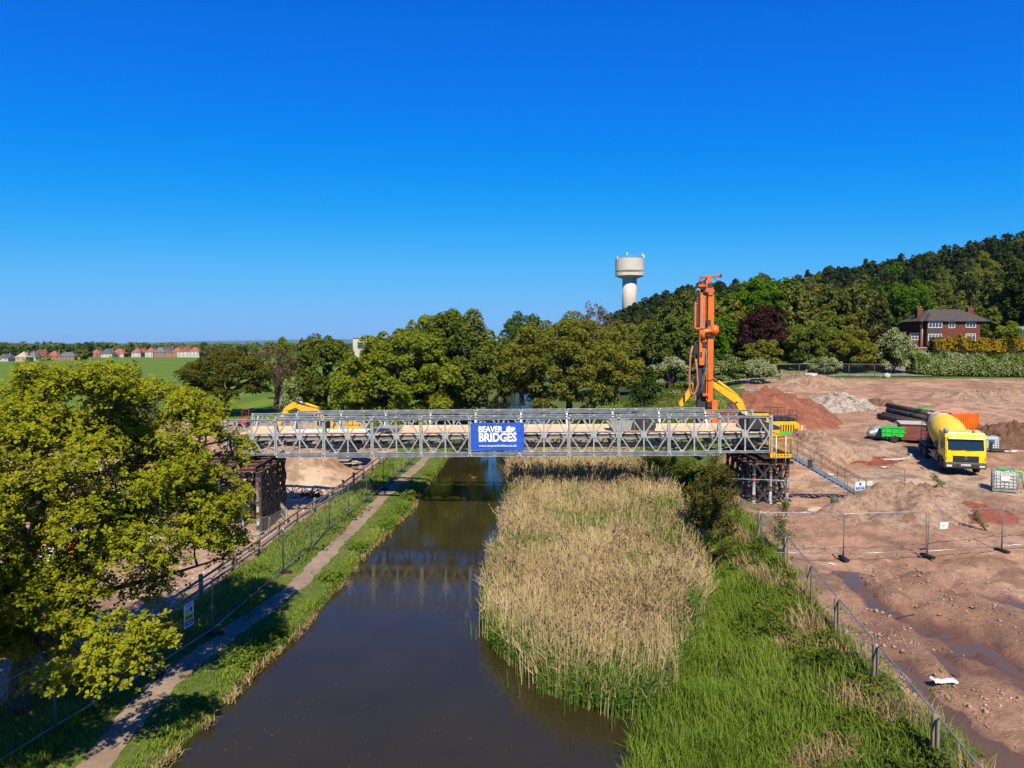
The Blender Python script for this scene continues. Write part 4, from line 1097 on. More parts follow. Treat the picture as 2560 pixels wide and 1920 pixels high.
# ---- reed bed
RP = [(-1.15, 25.6), (-0.3, 23.6), (0.75, 21.7), (1.7, 20.5), (2.8, 19.8), (3.7, 19.7), (4.9, 21.0), (6.2, 24), (7.7, 28), (9.2, 34), (10.3, 41), (10.8, 50), (10.6, 62), (8.6, 72), (6.0, 80), (1.5, 80), (-0.6, 66), (-0.2, 50), (-0.7, 40), (-1.0, 32)]
def inside(x, y, poly):
    c = np.zeros(x.shape, bool); n = len(poly)
    for i in range(n):
        (x0, y0), (x1, y1) = poly[i], poly[(i + 1) % n]
        if y0 == y1: continue
        c ^= ((y0 > y) != (y1 > y)) & (x < (x1 - x0) * (y - y0) / (y1 - y0) + x0)
    return c
def edge_dist(x, y, poly):
    pts = [Vector((a, b, 0)) for a, b in poly] + [Vector((poly[0][0], poly[0][1], 0))]
    return seg_d(x, y, pts)
def reeds():
    rng = np.random.default_rng(5)
    n = 60000
    y = by_depth(n, 19, 80, rng, 1.9); x = rng.uniform(-1.6, 11.2, n)
    wob = 0.45 * fbm(x * 0.7, y * 0.7, 96)
    k = inside(x + wob, y + wob, RP); x, y = x[k], y[k]
    ed = edge_dist(x, y, RP); n = len(x)
    front = np.clip(1 - (y - (20.0 + np.maximum(0, 3.5 - x) * 1.1)) / 4.5, 0, 1) * (y < 30)
    thin = rng.random(n) < (0.35 + 0.65 * sstep(ed, 0.0, 0.9)) * (1 - 0.55 * front) * (0.4 + 0.95 * vnoise(x * 1.2, y * 1.2, 97)) * (1 - 0.72 * sstep(vnoise(x * 0.55 + 9, y * 0.5, 102), 0.60, 0.74))
    x, y, ed, front = x[thin], y[thin], ed[thin], front[thin]; n = len(x)
    H = rng.uniform(1.5, 2.3, n) * (0.8 + 0.3 * vnoise(x * 0.5, y * 0.5, 98)) * (1 - 0.35 * front * rng.random(n)) * (0.75 + 0.25 * sstep(ed, 0, 0.7))
    z = np.maximum(0.0, z_right(x, y)) - 0.05
    # leaning: bent over in patches, mostly upright at the water side
    wind = vnoise(x * 0.35, y * 0.35, 99)
    la = rng.uniform(0, 6.28, n) * 0.35 + wind * 9.0
    lean = (0.04 + 0.2 * wind ** 2 * sstep(x, 1, 6)) * rng.uniform(0.3, 1.5, n) + rng.random(n) ** 6 * 0.6
    D = np.stack([np.cos(la), np.sin(la), 0 * la], 1)
    W = (0.0085 + 0.00034 * y) * rng.uniform(0.7, 1.3, n)
    B = np.stack([x, y, z], 1); up = np.array([0, 0, 1.0])
    M1 = B + up * (H * 0.55)[:, None] + D * (H * lean * 0.35)[:, None]
    TP = B + up * (H * (1 - 0.3 * lean))[:, None] + D * (H * lean)[:, None]
    sa = rng.uniform(-0.5, 0.5, n); S = np.stack([np.cos(sa), np.sin(sa), 0 * sa], 1) * (W / 2)[:, None]
    V = np.stack([B - S, B + S, M1 + S * .9, M1 - S * .9, TP + S * .6, TP - S * .6], 1)
    b = np.arange(n)[:, None] * 6
    F = np.concatenate([b + [0, 1, 2, 3], b + [3, 2, 4, 5]], 1).reshape(-1, 4)
    # withered leaves on the stalks
    m = rng.random(n * 2) < 0.6
    i2 = np.repeat(np.arange(n), 2)[m]; t = rng.uniform(0.3, 0.95, len(i2))[:, None]
    A = B[i2] * (1 - t) + TP[i2] * t
    a2 = rng.uniform(0, 6.28, len(i2)); dl = np.stack([np.cos(a2), np.sin(a2), rng.uniform(0.3, 2.6, len(i2))], 1)
    L = rng.uniform(0.2, 0.55, len(i2))[:, None]; E = A + unit(dl) * L
    s2 = unit(np.cross(dl, [0.3, -1, 0.2])) * (W[i2] * 0.6)[:, None]
    V2 = np.stack([A - s2, A + s2, E + s2 * .3, E - s2 * .3], 1)
    F2 = len(V.reshape(-1, 3)) + np.arange(len(i2) * 4).reshape(-1, 4)
    o = link_mesh('reed_bed', np_mesh('reed_bed', np.concatenate([V.reshape(-1, 3), V2.reshape(-1, 3)]), np.concatenate([F, F2]), STRAW))
    tag(o, 'tall straw-coloured reed bed standing in the canal below the bridge', kind='stuff')
    # plumes
    pm = rng.random(n) < 0.10 + 0.16 * (vnoise(x * 0.6, y * 0.6, 106) > 0.6) + 0.55 * (1 - sstep(ed, 0, 1.4)) * (y > 34) * (x < 4); pi = np.nonzero(pm)[0]
    k = 4; q = np.repeat(pi, k); hd = rng.uniform(-0.1, 0.2, len(q))[:, None]
    P = TP[q] + (up + D[q] * 0.8) * hd + rng.normal(0, 0.03, (len(q), 3))
    a = unit(up + D[q] * 0.9 + rng.normal(0, .35, (len(q), 3))); sd = unit(np.cross(a, rdir(len(q), rng)))
    s = rng.uniform(.05, .11, len(q))[:, None] * (0.8 + y[q] / 90)[:, None]
    V = np.stack([P - a * s, P + sd * s * .3, P + a * s, P - sd * s * .3], 1)
    o = link_mesh('reed_plumes', np_mesh('reed_plumes', V.reshape(-1, 3), np.arange(len(q) * 4).reshape(-1, 4), PLUME)); tag(o, 'brown feathery plumes on top of the reeds', kind='stuff')
    # green shoots: low at the water side, patches inside the bed
    n = 42000
    y = by_depth(n, 19.2, 60, rng, 2.6); x = rng.uniform(-1.8, 10.5, n)
    kk = inside(x + 0.25 * fbm(x, y, 101), y, RP); x, y = x[kk], y[kk]
    front = np.clip(1 - (y - (20.2 + np.maximum(0, 3.5 - x) * 1.15)) / 5.5, 0, 1) * (y < 31)
    patch = sstep(vnoise(x * 0.55 + 9, y * 0.5, 102), 0.56, 0.72) * 0.95
    kk = rng.random(len(x)) < np.maximum(front * (0.55 + 0.6 * vnoise(x * 1.3, y * 1.3, 103)), patch); x, y, front = x[kk], y[kk], front[kk]
    H = np.where(front > 0.2, rng.uniform(.45, 1.3, len(x)), rng.uniform(1.2, 2.0, len(x)))
    blades('reed_shoots', 'fresh green reed shoots at the water edge of the reed bed', x, y, np.maximum(0, z_right(x, y)) - 0.05, H, 0.016 + 0.0007 * y, SHOOT, rng, 0.35, 0.3)
    # leaves of the shoots
    i2 = np.repeat(np.arange(len(x)), 3); t = rng.uniform(.3, .95, len(i2)) * H[i2]
    P = np.stack([x[i2] + rng.normal(0, .05, len(i2)), y[i2] + rng.normal(0, .05, len(i2)), np.maximum(0, z_right(x[i2], y[i2])) + t], 1)
    a2 = rng.uniform(0, 6.28, len(i2)); dl = unit(np.stack([np.cos(a2), np.sin(a2), rng.uniform(0.1, 1.2, len(i2))], 1))
    L = rng.uniform(.16, .34, len(i2))[:, None]; s2 = unit(np.cross(dl, rdir(len(i2), rng))) * (0.008 + 0.0004 * y[i2])[:, None]
    V = np.stack([P, P + dl * L * .4 + s2, P + dl * L, P + dl * L * .4 - s2], 1)
    o = link_mesh('reed_leaves', np_mesh('reed_leaves', V.reshape(-1, 3), np.arange(len(i2) * 4).reshape(-1, 4), SHOOT)); tag(o, 'green blades of the young reeds', kind='stuff')
    # lone shoots out in the water
    pts = [at_z(px, py, 0) for px, py in ((1168, 1560), (1176, 1585), (1190, 1600), (1290, 1690), (1300, 1705), (1308, 1745), (1280, 1757), (1337, 1740), (1350, 1745), (1400, 1755), (1414, 1788), (1430, 1780), (1436, 1772), (1539, 1830), (1265, 1715), (1325, 1712), (1170, 1545), (1186, 1570))]
    pts = [p + Vector((rng.normal() * .1, rng.normal() * .15, 0)) for p in pts for _ in range(3)]
    x = np.array([p.x for p in pts]); y = np.array([p.y for p in pts])
    blades('lone_reeds', 'few single reed shoots standing in open water', x, y, 0 * x - 0.05, rng.uniform(.3, .75, len(x)), 0 * x + 0.02, SHOOT, rng, 0.25, 0.3)
reeds()

# sparse young willows on the right bank
def sapling(label, px, py, H, W, n_leaves, stems, leafm, seed, name='willow_sapling', Y=None, size=.045):
    rng = np.random.default_rng(seed)
    b = on(px, py, zr) if Y is None else at_y(px, py, Y)
    root = thing(name, label, 'sapling', (b.x, b.y, zr(b.x, b.y) - .05))
    t = MB(); P = []
    for s in range(stems):
        base = Vector((rng.normal() * .25, rng.normal() * .25, 0)); lean = Vector((rng.normal() * .35, rng.normal() * .3, H * rng.uniform(.8, 1.0)))
        mid = base + lean * .5 + Vector((rng.normal() * .15, rng.normal() * .15, 0)); top = base + lean
        t.tube([base, base.lerp(mid, .5) + Vector((rng.normal() * .08, rng.normal() * .08, 0)), mid, mid.lerp(top, .5) + Vector((rng.normal() * .1, rng.normal() * .1, 0)), top], [.055, .042, .03, .018, .006], 6)
        for q in range(22):
            k = rng.uniform(.16, 1.0); p0 = base.lerp(mid, k * 2) if k < .5 else mid.lerp(top, k * 2 - 1)
            d = Vector((rng.normal(), rng.normal(), abs(rng.normal()) * .9 + .3)).normalized(); L = W * rng.uniform(.25, .6) * (1.15 - k * .6)
            p1 = p0 + d * L
            t.tube([p0, p0.lerp(p1, .5) + Vector(rdir(1, rng)[0]) * .06, p1], [.014, .010, .004], 3, cap=False)
            m = int(n_leaves / (stems * 22))
            for _ in range(m):
                P.append(p0.lerp(p1, rng.uniform(.25, 1.08)) + Vector(rdir(1, rng)[0]) * .13)
    t.build('stem', M_BARK, root)
    P = np.array([list(p) for p in P])
    link_mesh('foliage', leaf_mesh('foliage', P, rdir(len(P), rng) + [0, -.2, .5], size * rng.uniform(.7, 1.4, len(P)), leafm, .5, rng), root)
    return root
WL = leaf_mat('willow_leaves', [(0.05, 0.052, 0.012), (0.09, 0.088, 0.018), (0.15, 0.135, 0.03)], .35, .8)
sapling('thin leafy willow with pale stems in front of the bridge', 1755, 1425, 5.6, 2.6, 6500, 2, WL, 3, size=.055)
sapling('low willow bush beside the pale-stemmed willow', 1722, 1400, 4.2, 2.4, 4500, 3, WL, 4, size=.055)
sapling('leafy bush between the willow and the right bridge pier', 1800, 1330, 3.6, 2.6, 4500, 3, WL, 5, size=.055)
sapling('dark bush under the right end of the bridge', 1660, 1215, 2.6, 3.6, 5200, 4, LV['mid'], 6, size=.06)
sapling('slim green sapling at the right-hand fence in front of the pier', 1960, 1390, 2.8, 1.0, 1100, 1, LV['birch'], 7)
sapling('small sapling on the brown spoil heap', 2365, 1265, 1.9, 0.9, 800, 1, LV['birch'], 8)
sapling('tiny weedy sapling beside the right mesh panel', 2480, 1330, 1.1, 0.7, 400, 1, LV['birch'], 9)
sapling('low spreading bush on the canal bank right behind the bridge', 1500, 1000, 2.6, 4.0, 2600, 4, LV['mid'], 10, Y=78, size=.09)

# rough scrub and long grass on the bank behind the bridge, below the trees
def scrub(name, label, n, fx, yr, h, size, leafm, seed, cut=0.45):
    rng = np.random.default_rng(seed); y = rng.uniform(*yr, n); x = fx(y, rng.random(n))
    d = vnoise(x * 0.28, y * 0.28, seed + 200); k = d > cut; x, y, d = x[k], y[k], d[k]
    z = z_right(x, y) + h * (0.25 + 1.3 * (d - cut)) * rng.random(len(x)) ** 0.5 * (0.6 + 0.8 * vnoise(x * 0.9, y * 0.9, seed + 201))
    o = link_mesh(name, leaf_mesh(name, np.stack([x, y, z], 1), rdir(len(x), rng) * .7 + [0, -.3, .7], size * rng.uniform(.7, 1.4, len(x)), leafm, .6, rng)); tag(o, label, kind='stuff')
scrub('bramble_scrub', 'dark bramble scrub on the canal bank behind the bridge', 24000, lambda y, u: XR(y) + 0.5 + u * (XF(y) - XR(y) + np.interp(y, [62, 80, 112], [1.0, 7, 14])), (70, 108), 1.7, .11, BRM, 3, 0.38)
scrub('dry_scrub', 'dry brown scrub below the hawthorns behind the bridge', 12000, lambda y, u: XR(y) + 2 + u * (XF(y) - XR(y) + np.interp(y, [62, 80, 112], [0.0, 6, 13])), (66, 106), 1.0, .10, GR_D, 5, 0.5)
n = 16000; y = g_.uniform(62, 108, n); x = XR(y) + g_.random(n) * (XF(y) - XR(y) + np.interp(y, [50, 62, 80, 112], [-1, 2.0, 8, 15]))
blades('rough_grass', 'rough grass on the slope behind the bridge', x, y, z_right(x, y), g_.uniform(.25, .7, n), 0 * x + .07, GR, g_, 1.0)

# petals and specks of scum drifting on the canal
n = 280; y = by_depth(n, 16, 60, g_, 1.8); x = XL(y) + 0.3 + g_.random(n) ** 1.3 * np.where(y < 26, 8.5, 5.5)
P = np.stack([x, y, 0 * x + 0.006], 1)
o = link_mesh('floating_specks', leaf_mesh('floating_specks', P, np.tile([0, 0, 1.0], (n, 1)) + g_.normal(0, .05, (n, 3)), g_.uniform(.008, .02, n), GR_D, .7, g_)); tag(o, 'pale petals and specks floating on the canal', kind='stuff')
# weeds and dead stalks trailing in the water along both edges
n = 2600; y = by_depth(n, 15, 55, g_, 1.8); x = XL(y) + np.abs(g_.normal(0, .10, n)); k = vnoise(y * 1.3, y * 0 + 4, 108) > .45; x, y = x[k], y[k]
blades('trailing_weeds', 'dead stalks and weeds hanging over the water along the towpath bank', x, y, 0 * x + g_.uniform(-.02, .12, len(x)), g_.uniform(.1, .35, len(x)), 0 * x + .025, GR_D, g_, 1.4, 1.0)
# ================================================================== the bridge
M_GALV = mat('galvanised_steel', (0.50, 0.52, 0.53), (0.33, 0.35, 0.36), 2.2, 0.42, 0.4, 0.05, 30)
M_GALV_D = mat('weathered_galvanised_steel', (0.36, 0.375, 0.38), (0.22, 0.235, 0.24), 2.2, 0.5, 0.3, 0.05, 30)
M_TIMBER = mat('pale_deck_timber', (0.66, 0.52, 0.36), (0.50, 0.38, 0.25), 1.3, 0.85, 0, 0.2, 9)
M_WHITE = mat('white_coated_sheet', (0.80, 0.79, 0.76), (0.68, 0.68, 0.67), 1.5, 0.5)
M_STEEL_DK = mat('dark_painted_steel', (0.032, 0.030, 0.030), (0.015, 0.014, 0.014), 2.0, 0.7)
M_RUST = mat('rusty_brown_steel', (0.20, 0.085, 0.045), (0.085, 0.04, 0.026), 3.5, 0.85, 0, 0.2)
M_PROPGREY = mat('pale_grey_prop_paint', (0.34, 0.38, 0.42), (0.20, 0.22, 0.245), 3.5, 0.6)
M_BLACK = mat('black_rubber', (0.018, 0.018, 0.018), (0.010, 0.010, 0.010), 4, 0.75)
M_BLUEB = None

PL, PH = 3.048, 2.27
bp0 = at_y(571, 1138, 45.75); bp1 = at_y(1926, 1131, 44.2)
bx = (bp1 - bp0); BL = bx.length; bx.normalize(); PL = BL / 11
by = Vector((-bx.y, bx.x, 0)).normalized(); bz = bx.cross(by)
BM = Matrix((bx, by, bz)).transposed().to_4x4(); BM.translation = bp0
bridge = thing('truss_bridge', 'galvanised steel panel truss bridge spanning the canal on two trestle piers', 'bridge')
bridge.matrix_world = BM
FAR = 4.15
def channel(m, x0, x1, y, z, h):
    """a rolled channel with its hollow side outwards"""
    s = 1 if y > 0 else -1
    m.beam((x0, y, z + h / 2 - 0.011), (x1, y, z + h / 2 - 0.011), 0.085, 0.022); m.beam((x0, y, z - h / 2 + 0.011), (x1, y, z - h / 2 + 0.011), 0.085, 0.022)
    m.beam((x0, y - s * 0.036, z), (x1, y - s * 0.036, z), 0.012, h - 0.044)
def truss_panel_mesh():
    m = MB(); q = PL / 4; c = 0.055
    for yy in (-0.075, 0.075):
        channel(m, 0.012, PL - 0.012, yy, 0.06, 0.12); channel(m, 0.012, PL - 0.012, yy, PH - 0.06, 0.12)
    w = 0.075
    for x in (0.055, PL / 2, PL - 0.055): m.beam((x, 0, 0.1), (x, 0, PH - 0.1), 0.085, 0.085)
    def dg(x0, z0, x1, z1): m.beam((x0, 0, z0), (x1, 0, z1), w, w, (0, 1, 0))
    zc = PH / 2
    for x0, s in ((0.06, 1), (PL / 2, -1), (PL / 2, 1), (PL - 0.06, -1)):
        dg(x0 + s * 0.06, zc + 0.06, x0 + s * (q - 0.07), PH - 0.1); dg(x0 + s * 0.06, zc - 0.06, x0 + s * (q - 0.07), 0.1)
    m.cbox((PL / 2, 0, zc), 0.36, 0.1, 0.36)
    m.cbox((0.10, 0, zc), 0.17, 0.1, 0.34); m.cbox((PL - 0.10, 0, zc), 0.17, 0.1, 0.34)
    for x in (q, 3 * q):
        m.cbox((x, 0, 0.14), 0.24, 0.04, 0.1); m.cbox((x, 0, PH - 0.14), 0.24, 0.04, 0.1)
    for x in (0.0, PL - 0.09):
        for z in (0.05, PH - 0.05): m.box(x, x + 0.09, -0.125, 0.125, z - 0.065, z + 0.065)
    return m.mesh('truss_panel', M_GALV)
def chord_mesh():
    m = MB()
    for yy in (-0.075, 0.075): channel(m, 0.03, PL - 0.03, yy, 0, 0.12)
    m.beam((0.03, 0, 0.045), (PL - 0.03, 0, 0.045), 0.1, 0.012)
    for x in (0.09, PL / 2, PL - 0.09): m.cbox((x, 0, 0), 0.12, 0.26, 0.10)
    return m.mesh('chord', M_GALV)
pm, cm = truss_panel_mesh(), chord_mesh()
for yy in (0.0, FAR):
    for i in range(11):
        o = link_mesh('truss_panel', pm, bridge); o.location = (i * PL, yy, 0)
        if 1 <= i <= 9:
            for z in (PH + 0.105, -0.105):
                o = link_mesh('chord', cm, bridge); o.location = (i * PL, yy, z)
# transoms (cross beams), rakers and sway braces
tm = MB().ibeam((0, 0.11, 0.72), (0, FAR - 0.11, 0.72), 0.16, 0.36).mesh('transom', M_GALV_D)
for i in range(11):
    for f in (0.14, 0.5, 0.86):
        o = link_mesh('transom', tm, bridge); o.location = ((i + f) * PL, 0, 0)
rk = MB(); rk.beam((0, 0.12, PH - 0.15), (0, 0.95, 0.78), 0.08, 0.08); rkm = rk.mesh('raker', M_GALV)
rk2 = MB(); rk2.beam((0, FAR - 0.12, PH - 0.15), (0, FAR - 0.95, 0.78), 0.08, 0.08); rkm2 = rk2.mesh('raker', M_GALV)
for i in range(12):
    for me in (rkm, rkm2):
        o = link_mesh('raker', me, bridge); o.location = (min(max(i * PL, 0.4), BL - 0.4), 0, 0)
sw = MB(); sw.beam((0.1, 0.15, 0.2), (PL - 0.1, FAR - 0.15, 0.2), 0.05, 0.05); sw.beam((0.1, FAR - 0.15, 0.26), (PL - 0.1, 0.15, 0.26), 0.05, 0.05); swm = sw.mesh('sway_brace', M_GALV)
for i in range(11):
    o = link_mesh('sway_brace', swm, bridge); o.location = (i * PL, 0, 0)
# deck: steel units with timber boards
st = MB()
for y in np.linspace(0.55, FAR - 0.55, 6): st.ibeam((0.02, y, 0.86), (PL - 0.02, y, 1.03), 0.12, 0.22)
stm = st.mesh('deck_stringer', M_GALV_D)
kb = MB().beam((0.02, 0, 0), (PL - 0.02, 0, 0), 0.16, 0.2).mesh('deck_kerb', M_TIMBER)
for i in range(11):
    o = link_mesh('deck_stringer', stm, bridge); o.location = (i * PL, 0, 0)
    for j in range(7):
        y = 0.45 + (FAR - 0.9) * (j + 0.5) / 7
        m = MB().cbox((0, 0, 0), PL - 0.03, (FAR - 0.9) / 7 - 0.025, 0.06)
        o = m.build('deck_board', M_WHITE if i == 1 and j > 2 or (i == 2 and 3 < j) else M_TIMBER, bridge, 0.006)
        o.location = ((i + 0.5) * PL, y, 1.175 + RNG.normal() * 0.006)
    if i not in (1, 2):
        o = link_mesh('deck_kerb', kb, bridge); o.location = (i * PL, FAR - 0.42, 1.32)
# end posts and bearings
for x in (-0.06, BL + 0.06):
    for yy in (0, FAR):
        MB().beam((x, yy, -0.15), (x, yy, PH + 0.02), 0.11, 0.2).build('end_post', M_GALV, bridge)
        MB().cbox((x + (0.4 if x < 0 else -0.4), yy, -0.12), 0.5, 0.4, 0.16).build('bearing', M_STEEL_DK, bridge)
def bw(x, y, z): return BM @ Vector((x, y, z))
brz = BM.to_euler().z

# ---- banner
def text_mesh(s, name, w, h, m, bold=0.02, ext=0.004, sx=None):
    cu = bpy.data.curves.new(name, 'FONT'); cu.body = s; cu.size = 1; cu.offset = bold; cu.extrude = ext; cu.resolution_u = 3
    cu.align_x = 'LEFT'
    o = bpy.data.objects.new(name, cu); COL.objects.link(o)
    dg = bpy.context.evaluated_depsgraph_get(); me = bpy.data.meshes.new_from_object(o.evaluated_get(dg))
    bpy.data.objects.remove(o)
    co = np.empty(len(me.vertices) * 3, np.float32); me.vertices.foreach_get('co', co); co = co.reshape(-1, 3)
    mn, mx = co.min(0), co.max(0)
    out = np.stack([(co[:, 0] - mn[0]) / (mx[0] - mn[0]) * w, -co[:, 2], (co[:, 1] - mn[1]) / (mx[1] - mn[1]) * h], 1)
    me.vertices.foreach_set('co', out.astype(np.float32).ravel()); me.name = name
    me.materials.clear(); me.materials.append(m); me.update()
    return me
M_BANNER = mat('royal_blue_banner_vinyl', (0.026, 0.105, 0.56), (0.02, 0.075, 0.46), 1.2, 0.35)
M_LETTER = mat('white_print', (0.84, 0.85, 0.86), (0.80, 0.81, 0.82), 2, 0.45)
u_ = 3.33 / 1720
b0 = bw((1176 - 571) / (1926 - 571) * BL + 0.0, -0.16, 0)
banner = thing('banner', 'blue banner with white lettering and beaver emblem hung on the near truss', 'banner')
bl_ = BM.inverted() @ at_y(1177, 1128.5, 44.75); bt_ = BM.inverted() @ at_y(1177, 1057, 44.75)
BBW, BBH = 3.33, bt_.z - bl_.z
BN = BM @ Matrix.Translation((bl_.x, -0.15, bl_.z)); banner.matrix_world = BN
def wrinkle(x, z):
    fx, fz = x / BBW, z / BBH
    r = 0.02 * np.sin((fx * 9 - fz * 7)) * sstep(1 - fz, 0.1, 0.6) * 0.6
    d = np.hypot(1 - fx, 1 - fz); a = np.arctan2(1 - fz, 1 - fx)
    r = r + 0.028 * np.sin(a * 16) * np.exp(-d * 3.5) + 0.022 * np.sin(np.arctan2(1 - fz, fx) * 11) * np.exp(-np.hypot(fx, 1 - fz) * 4)
    r = r + 0.02 * np.sin(np.arctan2(fz, fx) * 9 + 1) * np.exp(-np.hypot(fx, fz) * 3) - 0.03 * np.sin(fx * PI) * np.exp(-fz * 5)
    return r + 0.012 * fbm(x * 1.6, z * 1.6, 111)
gx, gz = np.meshgrid(np.linspace(0, BBW, 61), np.linspace(0, BBH, 33))
zsag = gz + 0.035 * np.sin(gx / BBW * PI) * (1 - gz / BBH) - 0.03 * np.sin(gx / BBW * PI) * (gz / BBH)
V = np.concatenate([np.stack([gx, -wrinkle(gx, gz), zsag], -1).reshape(-1, 3), np.stack([gx, -wrinkle(gx, gz) + 0.004, zsag], -1).reshape(-1, 3)])
i = (np.arange(32)[:, None] * 61 + np.arange(60)[None, :]).ravel()
F = np.stack([i, i + 1, i + 62, i + 61], 1); F = np.concatenate([F, F[:, ::-1] + 61 * 33])
link_mesh('sheet', np_mesh('sheet', V, F, M_BANNER, True), banner)
def place_text(s, nm, x0, y0, x1, y1, bold):
    me = text_mesh(s, nm, (x1 - x0) * u_, (y1 - y0) * u_, M_LETTER, bold)
    ox, oz = (x0 - 225) * u_, (1150 - y1) * u_ * BBH / (930 * u_)
    co = np.empty(len(me.vertices) * 3, np.float32); me.vertices.foreach_get('co', co); co = co.reshape(-1, 3)
    co[:, 0] += ox; co[:, 2] += oz
    co[:, 1] += -wrinkle(co[:, 0], co[:, 2]) - (0.05 if nm == 'web_address' else 0.024)
    me.vertices.foreach_set('co', co.ravel()); me.update()
    return link_mesh('lettering', me, banner)
place_text('BEAVER', 'beaver_word', 480, 340, 1262, 547, 0.036)
place_text('BRIDGES', 'bridges_word', 486, 560, 1702, 852, 0.036)
place_text('www.beaverbridges.co.uk', 'web_address', 486, 940, 1705, 1034, 0.02)
em = MB()
def blob(pts, dy=0.024):
    P = [((x - 225) * u_, (1150 - y) * u_) for x, y in pts]
    vs = [(x, -float(wrinkle(x, z)) - dy, z) for x, z in P]; em.add(vs, [tuple(range(len(vs)))])
arc = lambda cx, cy, rx, ry, a0, a1, n=14: [(cx + rx * math.cos(rad(a0 + (a1 - a0) * k / n)), cy - ry * math.sin(rad(a0 + (a1 - a0) * k / n))) for k in range(n + 1)]
blob(arc(1462, 452, 95, 102, 180, 0) + arc(1462, 548, 90, 2, 0, -1, 1) + [(1375, 547)])
blob(arc(1325, 548, 62, 38, 180, 0))
blob(arc(1590, 432, 78, 55, 215, -30) + [(1610, 500), (1560, 540), (1540, 470)])
blob(arc(1650, 600, 42, 80, 110, 20) + [(1660, 570)])
em.build('emblem', M_LETTER, banner)
e2 = MB(); em = e2
blob(arc(1478, 470, 58, 88, 150, -40) + arc(1470, 470, 44, 72, -40, 150), 0.034)
e2.build('emblem_line', M_BANNER, banner)
gm = MB()
for x, z in ((0.04, 0.05), (0.04, BBH - 0.05), (BBW - 0.04, 0.05), (BBW - 0.04, BBH - 0.05), (BBW / 2, BBH - 0.08)):
    gm.tube([(x, -0.05, z), (x, 0.13, z)], 0.018, 6)
gm.build('ties', M_WHITE, banner)

# ---- loose steelwork lying on the deck
def on_deck(name, label, cat, px, build, y=2.0, rz=0.0):
    lx = (BM.inverted() @ at_y(px, 1090, 47)).x
    r = thing(name, label, cat); r.matrix_world = BM @ Matrix.Translation((lx, y, 1.215)) @ Matrix.Rotation(rz, 4, 'Z')
    build(r); return r
def plate_stack(r):
    for k in range(3):
        m = MB().cbox((0.12 * k, 0.05 * k, 0.06 + 0.115 * k), 1.3, 2.0, 0.1); o = m.build('steel_plate', M_GALV, r, 0.008)
    MB().cbox((0.9, -0.4, 0.05), 1.0, 0.14, 0.1).build('timber_bearer', M_TIMBER, r)
on_deck('plate_stack', 'stack of grey steel plates lying on the bridge deck left of the banner', 'steel plates', 958, plate_stack, 1.7, rad(-22))
def steel_bin(r):
    m = MB(); m.prism([(-0.75, 0.75), (0.75, 0.75), (0.55, 0.0), (-0.55, 0.0)], -0.6, 0.6, 'y'); m.build('body', M_GALV_D, r)
    m = MB()
    for s in (-1, 1): m.beam((-0.8, s * 0.6, 0.78), (0.8, s * 0.6, 0.78), 0.06, 0.08); m.beam((s * 0.78, -0.6, 0.78), (s * 0.78, 0.6, 0.78), 0.06, 0.08)
    m.build('rim', M_GALV, r)
    MB().cbox((1.15, 0.2, 0.28), 0.6, 0.9, 0.56).build('side_box', M_GALV_D, r, 0.02)
on_deck('steel_bin', 'grey tapered steel bin standing on the bridge deck', 'bin', 1548, steel_bin, 1.9, 0.1)
def ramp_unit(r):
    m = MB()
    for s in (-0.7, 0.7): m.prism([(-0.9, 0.0), (0.9, 0.0), (0.9, 0.3), (-0.5, 1.1), (-0.9, 1.1)], s - 0.05, s + 0.05, 'y')
    m.build('side_plate', M_STEEL_DK, r)
    for k in range(5):
        MB().beam((-0.75 + 0.36 * k, -0.65, 1.05 - 0.2 * k), (-0.75 + 0.36 * k, 0.65, 1.05 - 0.2 * k), 0.16, 0.05).build('rung', M_GALV_D, r)
on_deck('ramp_unit', 'dark stepped steel ramp unit on the deck next to the steel bin', 'steel ramp', 1603, ramp_unit, 2.4, -0.2)
def end_ramp(r):
    m = MB(); m.prism([(-1.0, 0.95), (0.9, 0.25), (0.9, 0.05), (-1.0, 0.05)], -1.2, 1.2, 'y'); m.build('ramp_slab', M_STEEL_DK, r)
    MB().beam((-1.02, -1.22, 0.96), (0.92, -1.22, 0.26), 0.05, 0.05).build('edge_trim', M_GALV, r)
on_deck('end_ramp', 'dark sloping steel plate at the right end of the deck', 'steel ramp', 1892, end_ramp, 2.2)

